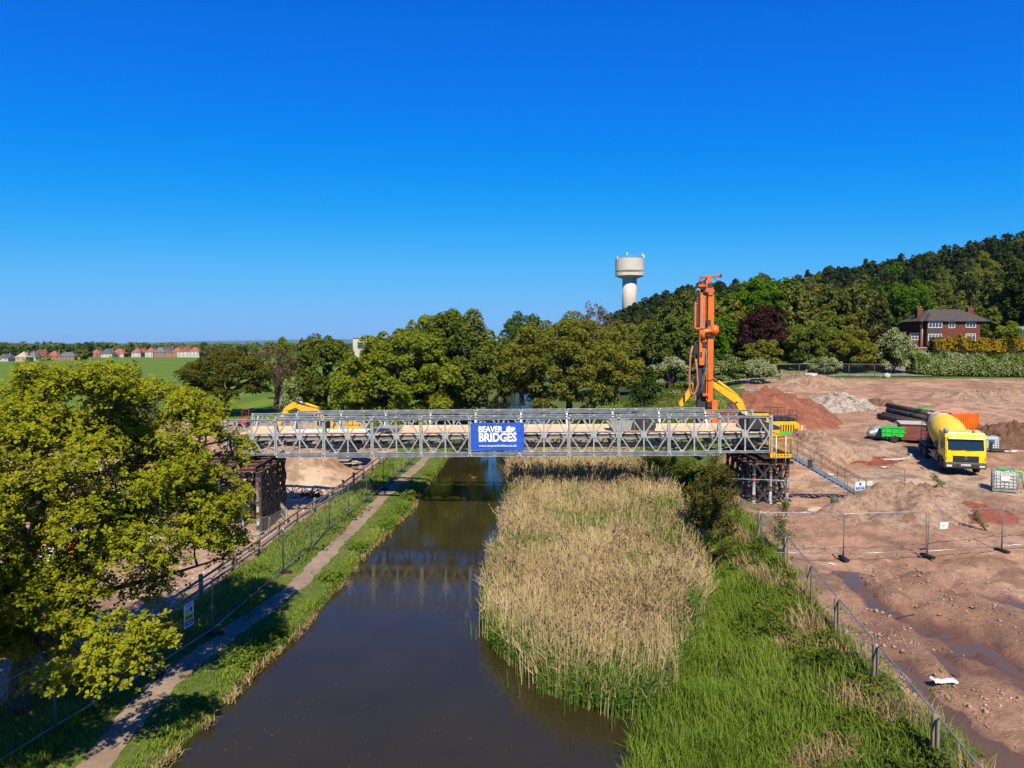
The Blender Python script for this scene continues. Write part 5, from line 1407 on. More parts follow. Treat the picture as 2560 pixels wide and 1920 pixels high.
# ---- trestle piers
def prop_parts(h, seed):
    """a telescopic prop: one grey tube with foot plate, and the rusty sleeves clamped round it"""
    rng = np.random.default_rng(seed); a = MB().lathe([(.17, 0), (.17, .04), (.092, .05), (.092, h - .05), (.17, h - .04), (.17, h)], 12)
    sl = []; z = rng.uniform(.2, .8)
    while z < h - .4:
        L = rng.uniform(.25, .55); b = MB().lathe([(.1, z), (.128, z + .015), (.128, z + .08), (.108, z + .09), (.108, z + L - .09), (.128, z + L - .08), (.128, z + L - .015), (.1, z + L)], 12); sl.append(b); z += L + rng.uniform(.35, .9)
    return a, sl
def trestle(label, x0, y0, nx, ny, sx, sy, zb, zt, group, lattice='x', skew=0.0):
    root = thing('trestle_pier', label, 'bridge pier', (x0, y0, zb), skew)
    h = zt - zb - 0.36
    for i in range(nx):
        for j in range(ny):
            a, sl = prop_parts(h, i * 7 + j * 3 + nx)
            o = a.build('prop', M_PROPGREY, root); o.location = (i * sx, j * sy, 0)
            for b in sl: b.build('rusty_sleeve', M_RUST, o)
    for j in range(ny):
        MB().ibeam((-0.35, j * sy, h + 0.09), ((nx - 1) * sx + 0.35, j * sy, h + 0.09), 0.2, 0.18).build('cap_beam', M_RUST, root)
    for i in range(nx):
        MB().ibeam((i * sx, -0.35, h + 0.275), (i * sx, (ny - 1) * sy + 0.35, h + 0.275), 0.2, 0.185).build('head_beam', M_STEEL_DK, root)
    w = 0.12
    def cross(p, q, off, name='cross_brace'):
        n = max(2, int(round(h / 1.35))); hh = h / n
        for k in range(n):
            za, zc = k * hh + 0.08, (k + 1) * hh - 0.08
            m = MB(); P, Q = Vector(p), Vector(q)
            for (u, v, o_) in ((P, Q, -0.02), (Q, P, 0.035)):
                m.beam((u.x + off[0] * (1 + o_), u.y + off[1] * (1 + o_), za), (v.x + off[0] * (1 + o_), v.y + off[1] * (1 + o_), zc), 0.055, w)
            m.build(name, M_STEEL_DK, root)
    if lattice == 'x':
        for j in range(ny):
            for i in range(nx - 1): cross((i * sx + .1, j * sy, 0), ((i + 1) * sx - .1, j * sy, 0), (0, -0.13))
        for i in range(nx):
            for j in range(ny - 1): cross((i * sx, j * sy + .1, 0), (i * sx, (j + 1) * sy - .1, 0), ((-0.13 if i == 0 else 0.13), 0))
    else:
        # black plate-like lattice panels on the sides facing the canal and between the rows
        def lat(L, along, pos):
            m = MB(); n = max(1, int(round(h / 1.3))); hh = h / n; cells = max(2, int(round(L / 0.95))); cw = L / cells
            for k in range(n):
                for c in range(cells):
                    u0, v0 = c * cw, k * hh
                    for (ua, va, ub, vb) in ((u0, v0, u0 + cw, v0 + hh), (u0, v0 + hh, u0 + cw, v0)):
                        p = (ua, 0, va) if along == 'x' else (0, ua, va); q = (ub, 0, vb) if along == 'x' else (0, ub, vb)
                        m.beam(p, q, 0.06, 0.12, (0, 0, 1))
                    p = (u0, 0, v0) if along == 'x' else (0, u0, v0); q = (u0, 0, v0 + hh) if along == 'x' else (0, u0, v0 + hh)
                    m.beam(p, q, 0.1, 0.08, (1, 0, 0))
                for v in (v0 + 0.1, v0 + hh - 0.1):
                    p = (0, 0, v); q = (L, 0, v) if along == 'x' else (0, L, v)
                    m.beam(p, q, 0.08, 0.15)
            o = m.build('lattice_panel', M_STEEL_DK, root); o.location = pos
        for i in range(0, nx, 3): lat((ny - 1) * sy, 'y', (i * sx + 0.2, 0, 0))
        for j in range(2, ny, 2): lat((nx - 1) * sx, 'x', (0, j * sy - 0.22, 0))
        for j in range(ny - 1):
            m = MB(); m.beam(((nx - 1) * sx + .14, j * sy, h * .12), ((nx - 1) * sx + .14, j * sy - 0.3, h * .9), .05, .05); m.build('diagonal_tie', M_RUST, root)
    return root
zt_l = bw(1.5, 0, -0.2).z; zt_r = bw(BL - 1.5, 0, -0.2).z
tl = at_z(643, 1338, -0.85)
trestle('tall black lattice trestle pier under the left end of the bridge', tl.x - 4.2, tl.y, 4, 5, 1.4, 1.45, -0.85, zt_l, None, 'plate', rad(3))
tr = at_y(1884, 1263, 43.3)
trestle('trestle pier of round props and crossed braces under the right end of the bridge', tr.x, 43.3, 3, 6, 1.0, 1.08, float(z_site(15.2, 43.3)) - 0.02, zt_r, None, 'x', 0)
# ================================================================== fences and site equipment
M_TUBE = mat('fence_tube', (0.42, 0.44, 0.46), (0.30, 0.32, 0.335), 3, 0.4, 0.6)
M_WIRE = mat('fence_wire', (0.30, 0.31, 0.32), (0.24, 0.25, 0.26), 3, 0.5, 0.5)
M_POST = mat('weathered_timber_post', (0.30, 0.24, 0.15), (0.17, 0.135, 0.08), 4, 0.9, 0, 0.3)
M_CONC = mat('pale_concrete', (0.52, 0.49, 0.44), (0.36, 0.33, 0.29), 2.2, 0.9, 0, 0.2)
M_YEL = mat('yellow_machine_paint', (0.80, 0.46, 0.012), (0.66, 0.36, 0.012), 0.9, 0.38)
M_YEL_T = mat('lemon_yellow_truck_paint', (0.86, 0.62, 0.010), (0.78, 0.54, 0.010), 0.7, 0.28)
M_YEL_DUST = mat('dusty_yellow_drum_paint', (0.78, 0.53, 0.02), (0.60, 0.44, 0.06), 0.8, 0.55)
M_ORANGE = mat('orange_rig_paint', (0.74, 0.165, 0.012), (0.58, 0.12, 0.012), 0.8, 0.4)
M_ORANGE_W = mat('weathered_orange_paint', (0.55, 0.12, 0.03), (0.36, 0.08, 0.03), 2.5, 0.6)
M_REDP = mat('red_paint', (0.55, 0.035, 0.02), (0.40, 0.03, 0.02), 2, 0.45)
M_HOSE = mat('pink_rubber_hose', (0.42, 0.17, 0.14), (0.28, 0.10, 0.085), 6, 0.7)
M_GLASS = NG('dark_tinted_glass'); M_GLASS = M_GLASS.pbr((0.012, 0.018, 0.022), 0.05, 0.0, None, 0.9)
M_CHROME = mat('bright_metal', (0.75, 0.76, 0.78), (0.62, 0.63, 0.65), 3, 0.2, 0.9)
M_DKGREY = mat('dark_grey_plastic', (0.045, 0.047, 0.05), (0.03, 0.031, 0.033), 3, 0.55)
M_LENS = mat('clear_lamp_lens', (0.7, 0.72, 0.74), (0.5, 0.52, 0.55), 12, 0.12)
M_AMBER = mat('amber_lens', (0.8, 0.25, 0.02), (0.7, 0.2, 0.02), 6, 0.2)
M_GREENP = mat('bright_green_paint', (0.03, 0.55, 0.06), (0.02, 0.42, 0.05), 1.5, 0.45)
M_GREENNET = mat('green_plastic_strap', (0.12, 0.60, 0.18), (0.06, 0.42, 0.10), 8, 0.6)
M_IBC = mat('milky_plastic_tank', (0.62, 0.66, 0.60), (0.50, 0.55, 0.48), 1.4, 0.35)
M_BLUESIGN = mat('blue_sign_print', (0.02, 0.12, 0.50), (0.018, 0.10, 0.45), 3, 0.4)
M_SIGNW = mat('white_sign_board', (0.80, 0.80, 0.80), (0.74, 0.74, 0.74), 3, 0.45)
M_SIGNY = mat('yellow_sign_print', (0.75, 0.50, 0.02), (0.70, 0.45, 0.02), 3, 0.45)
M_SIGNK = mat('black_sign_print', (0.015, 0.015, 0.015), (0.01, 0.01, 0.01), 3, 0.5)
M_TARP = mat('white_bulk_bag_fabric', (0.74, 0.73, 0.70), (0.60, 0.59, 0.57), 3, 0.8, 0, 0.3)
M_ALU = mat('blue_grey_aluminium', (0.22, 0.30, 0.42), (0.14, 0.20, 0.29), 3, 0.45, 0.4)
M_REDBOX = mat('faded_maroon_paint', (0.20, 0.055, 0.04), (0.12, 0.035, 0.028), 1.5, 0.6)

# ---- mesh fence panels
PW, PHT = 3.45, 1.98
def panel_meshes(w=PW, h=PHT, wire=0.0028):
    f = MB(); r = 0.02; c = 0.12
    pts = [(0.0, 0, 0.0), (0, 0, h - c)] + [(c - c * math.cos(a), 0, h - c + c * math.sin(a)) for a in (PI / 6, PI / 3)] + [(c, 0, h), (w - c, 0, h)] + [(w - c + c * math.sin(a), 0, h - c + c * math.cos(a)) for a in (PI / 6, PI / 3)] + [(w, 0, h - c), (w, 0, 0)]
    f.tube(pts, r, 6); f.tube([(0, 0, 0.16), (w, 0, 0.16)], r * 0.95, 6)
    m = MB()
    for k in range(int(w / 0.075)):
        x = (k + 0.5) * 0.075; m.tube([(x, 0.0, 0.16), (x, 0.0, h - 0.01)], wire * 0.6, 3, cap=False, smooth=False)
    for z in np.linspace(0.35, h - 0.12, 7): m.tube([(0, 0.004, z), (w, 0.004, z)], wire * 0.6, 3, cap=False, smooth=False)
    return f.mesh('frame', M_TUBE), m.mesh('mesh_infill', M_WIRE)
FR, IN = panel_meshes()
FOOT = MB().box(-0.36, 0.36, -0.12, 0.12, 0, 0.13).mesh('ballast_block', M_BLACK, 0.03)
def panel(a, b, za, zb, label, group, foot=None, name='mesh_fence_panel', zoff=0.1):
    """a mesh panel between two points; stretched a touch to meet its neighbour"""
    d = math.hypot(b[0] - a[0], b[1] - a[1])
    r = thing(name, label, 'fence panel', (a[0], a[1], za + zoff), group=group)
    pitch = math.atan2(zb - za, d)
    r.rotation_euler = (0, -pitch, math.atan2(b[1] - a[1], b[0] - a[0]))
    r.scale = (math.hypot(d, zb - za) / (PW + 0.05), 1, 1)
    link_mesh('frame', FR, r); link_mesh('mesh_infill', IN, r)
    if foot:
        o = link_mesh('ballast_block', FOOT); o.location = (a[0], a[1], za - 0.02); o.rotation_euler = (0, 0, math.atan2(b[1] - a[1], b[0] - a[0]) + PI / 2)
        tag(o, foot[0], 'ballast block', foot[1])
    return r
# along the towpath
_b = [(p.x, p.y) for p in _f]
pts = [(-12.6, 14.9), (-11.85, 18.3), (-11.0, 21.7)] + _b[1:] + [(-9.0, 50.2), (-8.9, 53.7), (-8.8, 57.2), (-8.7, 60.7), (-8.6, 64.2)]
for i in range(len(pts) - 1):
    a, b = pts[i], pts[i + 1]
    lab = 'mesh fence panel along the towpath, %s from the near end' % ORD[i]
    panel(a, b, zl(*a), zl(*b), lab, 'mesh fence panels along the towpath', ('rubber fence foot beside the towpath, %s from the near end' % ORD[i], 'rubber feet of the towpath fence'), zoff=0.06)
def board_sign(name, label, loc, rz, w, h, parts, tilt=0.0):
    r = thing(name, label, 'sign', loc, rot=(tilt, 0, rz))
    MB().box(0, w, -0.004, 0.004, 0, h).build('board', M_SIGNW, r)
    for (kind, x0, x1, z0, z1, m) in parts:
        if kind == 'rect': MB().box(x0 * w, x1 * w, -0.008, -0.0045, z0 * h, z1 * h).build('printed_panel', m, r)
        elif kind == 'disc':
            MB().lathe([(x1 * w, 0), (x1 * w, 0.004)], 20, (x0 * w, -0.0045, z0 * h), Matrix.Rotation(PI / 2, 3, 'X')).build('symbol_disc', m, r)
        elif kind == 'tri':
            MB().prism([(x0 * w, z0 * h), (x1 * w, z0 * h), ((x0 + x1) / 2 * w, z1 * h)], -0.012, -0.0085, 'y').build('warning_triangle', m, r)
        else:
            me = text_mesh(kind, 'lettering', (x1 - x0) * w, (z1 - z0) * h, m, 0.01, 0.002)
            o = link_mesh('lettering', me, r); o.location = (x0 * w, -0.013, z0 * h)
    return r
a, b = Vector((pts[2][0], pts[2][1], 0)), Vector((pts[3][0], pts[3][1], 0))
ang = math.atan2((b - a).y, (b - a).x)
sp_ = at_y(411, 1560, 23.3)
sa = a.lerp(b, 0.46)
board_sign('safety_sign', 'white site safety sign with yellow triangle on the towpath fence', (sa.x + .06, sa.y - .02, zl(sa.x, sa.y) + 0.85), ang, 0.52, 0.78,
  [('SITE SAFETY', .2, .8, .88, .95, M_BLUESIGN), ('rect', .06, .94, .30, .52, M_SIGNY), ('rect', .06, .94, .06, .27, M_BLUESIGN), ('disc', .70, .16, .70, .70, M_BLUESIGN), ('rect', .68, .72, .64, .78, M_SIGNW), ('tri', .14, .48, .57, .84, M_SIGNY), ('rect', .295, .325, .62, .75, M_SIGNK), ('DANGER', .2, .8, .37, .45, M_SIGNK), ('NO ENTRY', .25, .75, .13, .20, M_SIGNW)])
# post-and-rail fence behind it
pr = thing('post_and_rail_fence', 'low timber post and rail fence between the grass bank and the works yard', 'fence', (-12, 30, 0))
py_ = np.arange(20, 66, 2.9); prev = None
for y in py_:
    x = XFL(y) - 2.3; z = zl(x, y)
    MB().box(x + 12 - .07, x + 12 + .07, y - 30 - .07, y - 30 + .07, z - .3, z + 1.0).build('post', M_POST, pr, 0.015)
    if prev:
        for h in (0.45, 0.85): MB().beam((prev[0] + 12.09, prev[1] - 30, prev[2] + h), (x + 12.09, y - 30, z + h), 0.05, 0.09).build('rail', M_POST, pr)
    prev = (x, y, z)
# along the right bank: timber posts and panels leaning on them
bpx = [((2330, 1790), (2335, 1935)), ((2184, 1612), (2186, 1734)), ((2088, 1497), (2091, 1605)), ((2021, 1413), (2022, 1509)), ((1963, 1344), (1964, 1424)), ((1897, 1286), (1897, 1355)), ((1849, 1247), (1849, 1290)), ((1807, 1207), (1807, 1252))]
tops = []
for i, (tp, bt) in enumerate(bpx):
    b = at_z(bt[0], bt[1], 0.88); t_ = at_y(tp[0], tp[1], b.y); tops.append(t_)
    o = MB().box(-.075, .075, -.05, .05, -.6, t_.z - b.z + .02).build('fence_post', M_POST, None, 0.012)
    o.location = (b.x, b.y, b.z); o.rotation_euler = (RNG.normal() * .015, RNG.normal() * .015, RNG.normal() * .2)
    tag(o, 'square timber post on the right canal bank, %s from the near end' % ORD[i], 'fence post', 'timber posts on the right canal bank')
last = tops[0] + (tops[0] - tops[1]); line = [last] + tops
for i in range(len(line) - 1):
    a, b = line[i], line[i + 1]
    panel((a.x + .09, a.y), (b.x + .09, b.y), a.z - PHT + .04, b.z - PHT + .04, 'mesh fence panel beside the right canal bank, %s from the near end' % ORD[i], 'mesh fence panels on the right canal bank', zoff=0)
# rows across the right-hand site
def row(px_pts, labf, group, zoff=0.1, feet=None):
    P = []
    for (bx_, by_) in px_pts: P.append(on(bx_, by_, zr))
    for i in range(len(P) - 1):
        panel((P[i].x, P[i].y), (P[i + 1].x, P[i + 1].y), P[i].z, P[i + 1].z, labf % ORD[i], group, (feet % ORD[i], 'rubber feet of the cross fence') if feet else None, zoff=zoff)
    return P
rowB = row([(1902, 1396), (2109, 1402), (2318, 1402), (2505, 1380), (2700, 1366)], 'mesh fence panel across the muddy site, %s from the post line', 'mesh fence panels across the muddy site', feet='rubber fence foot in the mud, %s from the post line')
rowC = row([(1808, 1288), (1966, 1298), (2112, 1288)], 'mesh fence panel in front of the right bridge pier, %s from the bank', 'mesh fence panels in front of the right pier')
pD = on(2118, 1274, zr)
eD = at_y(2265, 1200, pD.y + 1.2)
panel((pD.x, pD.y), (eD.x, eD.y), pD.z, zr(eD.x, eD.y), 'mesh fence panel carrying the blue and white notice by the ramp', 'mesh fence panels by the access ramp')
angD = math.atan2(eD.y - pD.y, eD.x - pD.x); dD = Vector((math.cos(angD), math.sin(angD), 0))
s0 = pD + dD * 0.5
board_sign('notice_board', 'white notice with blue disc and blue text panel on the mesh fence by the ramp', (s0.x, s0.y - .05, s0.z + 1.05), angD, 0.68, 0.5, [('disc', .5, .14, .74, .7, M_BLUESIGN), ('rect', .485, .515, .66, .83, M_SIGNW), ('rect', .06, .94, .08, .44, M_BLUESIGN), ('MUST BE WORN', .14, .86, .28, .38, M_SIGNW), ('ON SITE', .3, .7, .13, .22, M_SIGNW)], 0.0)
s1 = pD + dD * 1.35
board_sign('small_notice', 'small pale yellow notice next to the blue and white notice', (s1.x, s1.y - .05, s1.z + 1.3), angD, 0.34, 0.24, [('rect', .1, .9, .35, .6, M_SIGNY)])
k = rowB[2].lerp(rowB[3], 0.14)
board_sign('paper_notice', 'tilted white paper notice on the mesh fence across the mud', (k.x, k.y - .05, k.z + 1.25), math.atan2(rowB[3].y - rowB[2].y, rowB[3].x - rowB[2].x), 0.46, 0.32, [('rect', .3, .55, .3, .6, M_CONC)], 0.1)
# far fences: along the site road and beyond the works yard
P = [at_y(px, 900, 112) for px in (1935, 1998, 2060, 2122, 2186, 2228)]
for i in range(len(P) - 1):
    a, b = P[i], P[i + 1]
    panel((a.x, 111.8), (b.x, 111.8), zr(a.x, 111.8), zr(b.x, 111.8), 'mesh fence panel along the site road, %s from the gate' % ORD[i], 'mesh fence panels along the site road', zoff=.05)
P = [at_y(px, 1040, y) for px, y in ((600, 92), (632, 91), (690, 90), (725, 90.5), (760, 91), (798, 92), (838, 94))]
for i in range(len(P) - 1):
    a, b = P[i], P[i + 1]
    panel((a.x, a.y), (b.x, b.y), zl(a.x, a.y), zl(b.x, b.y), 'mesh fence panel beyond the works yard, %s from the left' % ORD[i], 'mesh fence panels beyond the works yard')
q = P[1].lerp(P[2], .55)
board_sign('white_notice', 'small white notice on the fence beyond the works yard', (q.x, q.y - .05, zl(q.x, q.y) + 1.2), 0, .28, .6, [('rect', .2, .8, .4, .7, M_SIGNW)])
P = [at_y(px, 950, 92) for px in (1805, 1872, 1945)]
for i in range(2):
    panel((P[i].x, 92), (P[i + 1].x, 92), zr(P[i].x, 92), zr(P[i + 1].x, 92), 'mesh fence panel behind the red soil heap, %s from the left' % ORD[i], 'mesh fence panels behind the red soil heap')

# ---- crowd barriers by the left pier
def barrier_parts(r, L=2.2, h=1.05):
    f = MB(); c = .1
    f.tube([(0, 0, .18), (0, 0, h - c), (c * .3, 0, h - c * .3), (c, 0, h), (L - c, 0, h), (L - c * .3, 0, h - c * .3), (L, 0, h - c), (L, 0, .18), (0, 0, .18)], .02, 6); f.build('frame', M_TUBE, r)
    b = MB()
    for k in range(1, 19): b.tube([(L * k / 19, 0, .18), (L * k / 19, 0, h)], .008, 4, cap=False)
    b.build('bars', M_TUBE, r)
    for x in (.25, L - .25):
        MB().tube([(x, -.3, 0), (x, -.05, .17), (x, .05, .17), (x, .3, 0)], .02, 5).build('foot', M_TUBE, r)
def barrier(label, a, b, board=False):
    r = thing('crowd_barrier', label, 'barrier', (a.x, a.y, zl(a.x, a.y)), math.atan2(b.y - a.y, b.x - a.x), 'crowd barriers round the left pier')
    barrier_parts(r, (b - a).length)
    if board:
        s = MB().box(.15, (b - a).length - .15, -.04, -.025, .25, .98).build('white_board', M_SIGNW, r)
        MB().box(.45, (b - a).length - .45, -.046, -.041, .42, .78).build('printed_panel', M_TUBE, s)
z0 = -.82
barrier('crowd barrier furthest back, close against the black lattice pier', at_z(663, 1284, z0), at_z(696, 1281, z0))
barrier('crowd barrier carrying a white board', at_z(699, 1287, z0), at_z(719, 1312, z0), True)
barrier('crowd barrier angled in front of the white board', at_z(674, 1334, z0), at_z(716, 1309, z0))
barrier('nearest crowd barrier at the foot of the grey and rusty props', at_z(606, 1351, z0), at_z(671, 1332, z0))

# ---- yellow edge-protection cage at the right end of the bridge
cg = thing('edge_barrier', 'yellow mesh edge barrier with lettered toe board at the right end of the bridge', 'barrier')
c0 = at_y(1925, 1144, 43.0); c1 = at_y(1979, 1144, 43.0)
cg.location = c0; W_ = (c1 - c0).length; Hc = 1.16
def cage_side(p, q, h0, h1, toe=True):
    p, q = Vector(p), Vector(q); d = q - p
    f = MB(); f.tube([p, p + Vector((0, 0, h0)), q + Vector((0, 0, h1)), q], .022, 6)
    f.build('frame', M_YEL, cg)
    m = MB(); n = int(d.length / .09)
    for k in range(1, n):
        a = p + d * k / n; hh = h0 + (h1 - h0) * k / n; m.tube([a + Vector((0, 0, .2)), a + Vector((0, 0, hh))], .006, 3, cap=False)
    for k in (.45, .7): m.tube([p + Vector((0, 0, h0 * k)), q + Vector((0, 0, h1 * k))], .006, 3, cap=False)
    m.build('mesh_infill', M_YEL, cg)
    if toe: MB().beam(p + Vector((0, 0, .11)), q + Vector((0, 0, .11)), .02, .22).build('toe_board', M_YEL, cg)
cage_side((0, 0, 0), (W_, 0, 0), Hc, Hc); cage_side((W_, 0.02, 0), (W_ - .1, 4.2, 0), Hc, Hc); cage_side((-.1, 4.2, 0), (W_ - .1, 4.2, 0), Hc, Hc)
tme = text_mesh('J-SAFE', 'lettering', 1.0, .12, M_SIGNK, .012, .003); o = link_mesh('lettering', tme, cg); o.location = (.16, -.016, .05)
MB().box(-.35, W_ + .05, -.02, 4.3, -.07, -.012).build('platform', M_STEEL_DK, cg)
for x in (.34, W_ - .38):
    MB().tube([(x, -.05, -.35), (x, -.05, 1.3)], .024, 6).build('scaffold_tube', M_WHITE, cg)
bg_ = thing('site_bag', 'small orange and white bag on the platform behind the yellow mesh', 'bag', (c0.x + .3, 43.5, c0.z))
MB().sphere((0, 0, .16), .2, 10, 6, (1.1, .8, .85)).build('bag', M_ORANGE, bg_); MB().cbox((0, -.15, .18), .16, .05, .08).build('reflective_patch', M_WHITE, bg_)

# ---- access stair running down from the platform
sa_, sb_ = at_y(1981, 1141, 43.8), on(2158, 1246, zr)
stair = thing('access_stair', 'blue-grey aluminium stair running down from the platform to the ground', 'stair', sa_)
d = sb_ - sa_; side = Vector((-d.y, d.x, 0)).normalized() * .42
for s in (-1, 1): MB().beam(side * s, d + side * s, .05, .22).build('stringer', M_ALU, stair)
n = 17
for k in range(n):
    p = d * ((k + .5) / n); MB().beam(p - side * .95, p + side * .95, .2, .035).build('tread', M_GALV, stair)
for s in (-1, 1):
    for h in (.55, 1.05): MB().tube([side * s + Vector((0, 0, h)), d + side * s + Vector((0, 0, h))], .017, 5).build('handrail', M_STEEL_DK, stair)
    for k in (0.02, .35, .68, .98): MB().tube([d * k + side * s, d * k + side * s + Vector((0, 0, 1.05))], .017, 5).build('baluster', M_STEEL_DK, stair)

# ---- excavators
def track(r, y, L=4.0, h=.95, w=.6):
    m = MB(); n = 10; R_ = h / 2
    prof = [(-L / 2 + R_ + R_ * math.cos(a), R_ + R_ * math.sin(a)) for a in np.linspace(PI / 2, 3 * PI / 2, n)] + [(L / 2 - R_ + R_ * math.cos(a), R_ + R_ * math.sin(a)) for a in np.linspace(-PI / 2, PI / 2, n)]
    m.prism(prof, y - w / 2, y + w / 2, 'y'); t = m.build('track', M_BLACK, r)
    g = MB()
    for k in range(14):
        x = -L / 2 + R_ + (L - 2 * R_) * k / 13
        g.box(x - .05, x + .05, y - w / 2 - .02, y + w / 2 + .02, h - .01, h + .04); g.box(x - .05, x + .05, y - w / 2 - .02, y + w / 2 + .02, -.03, .02)
    g.build('track_pads', M_STEEL_DK, t)
    for x in np.linspace(-L / 2 + R_, L / 2 - R_, 5): MB().lathe([(.2, -w / 2 - .04), (.2, w / 2 + .04)], 12, (x, y, .42), Matrix.Rotation(PI / 2, 3, 'X')).build('track_roller', M_STEEL_DK, t)
def excavator(root, boom, stick, paint, tail=1, hood_black=False, hs=1.0):
    """local x: towards the boom is -x when tail=+1; z up from the ground"""
    track(root, -1.15); track(root, 1.15)
    MB().box(-1.1, 1.1, -.85, .85, .35, .95).build('undercarriage', M_STEEL_DK, root)
    MB().lathe([(.7, .95), (.7, 1.12)], 20).build('slew_ring', M_STEEL_DK, root)
    s = tail
    house = MB(); house.prism([(-1.5, 1.12), (2.3, 1.12), (2.55, 1.35), (2.55, 2.15), (2.3, 2.35), (.2, 2.35), (.2, 1.75), (-1.5, 1.75)], -1.3, 1.3, 'y')
    house.v = [(v[0] * s, v[1], v[2]) for v in house.v]; house.build('body', paint, root, .05)
    c = MB(); c.box(min(.6 * s, 2.3 * s), max(.6 * s, 2.3 * s), -1.15, .6, 2.35, 2.62); c.build('engine_cover', M_STEEL_DK if hood_black else paint, root, .08)
    v = MB()
    for k in range(6): v.box(s * 1.0 + k * .2 - (.9 if s < 0 else 0), s * 1.0 + k * .2 - (.9 if s < 0 else 0) + .1, -1.315, -1.302, 1.5, 2.1)
    v.build('vent_slats', M_STEEL_DK, root)
    cab = MB(); cab.prism([(-1.5 * s, 1.75), (.1 * s, 1.75), (.1 * s, 3.0), (-1.15 * s, 3.0), (-1.5 * s, 2.4)], -1.3, -.2, 'y'); cb = cab.build('cab', paint, root, .05)
    w = MB(); w.box(min(-1.2 * s, -.1 * s), max(-1.2 * s, -.1 * s), -1.325, -1.302, 2.15, 2.85); w.build('side_window', M_GLASS, cb)
    w = MB(); w.box(min(-1.1 * s, .0), max(-1.1 * s, 0), -1.2, -.3, 3.005, 3.03); w.build('roof_hatch', M_GLASS, cb)
    rl = MB()
    for x in (.5, 1.1, 1.7, 2.3): rl.tube([(x * s, -1.25, 2.35), (x * s, -1.25, 3.25)], .022, 5); rl.tube([(x * s, 1.2, 2.35), (x * s, 1.2, 3.25)], .022, 5)
    for y in (-1.25, 1.2):
        for z in (2.85, 3.25): rl.tube([(.5 * s, y, z), (2.3 * s, y, z)], .022, 5)
    rl.build('guard_rail', M_STEEL_DK, root)
    def arm(pts, h, name, w=.34):
        m = MB()
        for a, b, ha, hb in zip(pts[:-1], pts[1:], h[:-1], h[1:]):
            a, b = Vector((a[0], .15, a[1])), Vector((b[0], .15, b[1])); dd = (b - a).normalized(); up = Vector((-dd.z, 0, dd.x))
            vs = [p + up * (sz * hh) + Vector((0, sy * w / 2, 0)) for p, hh in ((a, ha), (b, hb)) for sz, sy in ((-.5, -1), (-.5, 1), (.5, 1), (.5, -1))]
            m.add(vs, [(0, 1, 2, 3), (7, 6, 5, 4), (0, 4, 5, 1), (1, 5, 6, 2), (2, 6, 7, 3), (3, 7, 4, 0)])
        for p in pts: m.lathe([(.2 * hs, -w / 2 - .04), (.2 * hs, w / 2 + .04)], 10, (p[0], .15, p[1]), Matrix.Rotation(PI / 2, 3, 'X'))
        return m.build(name, paint, root)
    arm(boom, [.5 * hs, .95 * hs, .75 * hs, .55 * hs][:len(boom)], 'boom'); arm(stick, [.75 * hs, .6 * hs, .38][:len(stick)], 'stick')
    def ram(a, b, y=.5):
        a, b = Vector((a[0], y, a[1])), Vector((b[0], y, b[1])); k = a.lerp(b, .6)
        r = MB().tube([a, k], .11, 8).build('hydraulic_cylinder', paint, root); MB().tube([k, b], .055, 8).build('piston_rod', M_CHROME, r)
    ram((-.6 * s, 1.5), ((boom[1][0] + boom[2][0]) / 2 if len(boom) > 2 else boom[1][0], boom[1][1] - .2)); 
    ram((boom[1][0], boom[1][1] + .62 * hs), (stick[0][0] + .15 * s, stick[0][1] + .45 * hs), .15)
    return root
# left: yellow excavator working behind the bridge
xb = at_y(838, 1000, 61.0); zb = zl(xb.x, 61.0)
def rel(px, py, Y, o): p = at_y(px, py, Y); return (p.x - o[0], p.z - o[2])
ex = thing('excavator', 'yellow excavator with raised boom behind the left part of the bridge', 'excavator', (xb.x, 61.0, zb))
o_ = ex.location
excavator(ex, [(-.7, 1.75), rel(795, 1032, 61, o_), rel(766, 1024, 61, o_), rel(742, 1016, 61, o_)], [rel(737, 1011, 61, o_), rel(717, 1022, 61, o_), rel(694, 1066, 61, o_)], M_YEL, 1, False, 0.66)
be = rel(693, 1070, 61, o_)
bm_ = MB(); bm_.prism([(be[0] - .1, be[1] + .1), (be[0] + .5, be[1] - .1), (be[0] + .65, be[1] - .8), (be[0] + .1, be[1] - 1.25), (be[0] - .5, be[1] - .9), (be[0] - .2, be[1] - .6)], -.45, .75, 'y'); bm_.build('bucket', M_STEEL_DK, ex)
# right: piling rig on an excavator carrier
rx = at_y(1905, 1040, 58); zrg = zr(rx.x, 58)
rig = thing('piling_rig', 'orange piling rig mast carried by a yellow excavator behind the bridge', 'piling rig', (rx.x, 58, zrg))
o_ = rig.location
Y_ = 58
excavator(rig, [(-.9, 1.75), rel(1846, 1002, Y_, o_), rel(1802, 973, Y_, o_), rel(1762, 948, Y_, o_)], [rel(1758, 938, Y_, o_), rel(1737, 960, Y_, o_), rel(1702, 1012, Y_, o_)], M_YEL, 1, True, 0.64)
MB().box(.9, 2.2, -1.325, -1.31, 1.35, 1.55).build('green_decal', M_GREENP, rig)
mx = lambda px: (px - 1280) / FPX * Y_ / 1.0 - o_.x
def MX(px, py): p = at_y(px, py, Y_ - .9); return p.x - o_.x, p.z - o_.z
YM = -.9
def mbox(name, x0, y0, x1, y1, m, dy0=-.25, dy1=.25, bev=.02, parent=rig):
    a, b = MX(x0, y0), MX(x1, y1)
    return MB().box(min(a[0], b[0]), max(a[0], b[0]), YM + dy0, YM + dy1, min(a[1], b[1]), max(a[1], b[1])).build(name, m, parent, bev)
zg = -0.05
xl, _ = MX(1768, 900); xr_, _ = MX(1777.5, 900)
mbox('leader_mast', 1768.5, 738, 1778, 1092, M_ORANGE, -.3, .2)
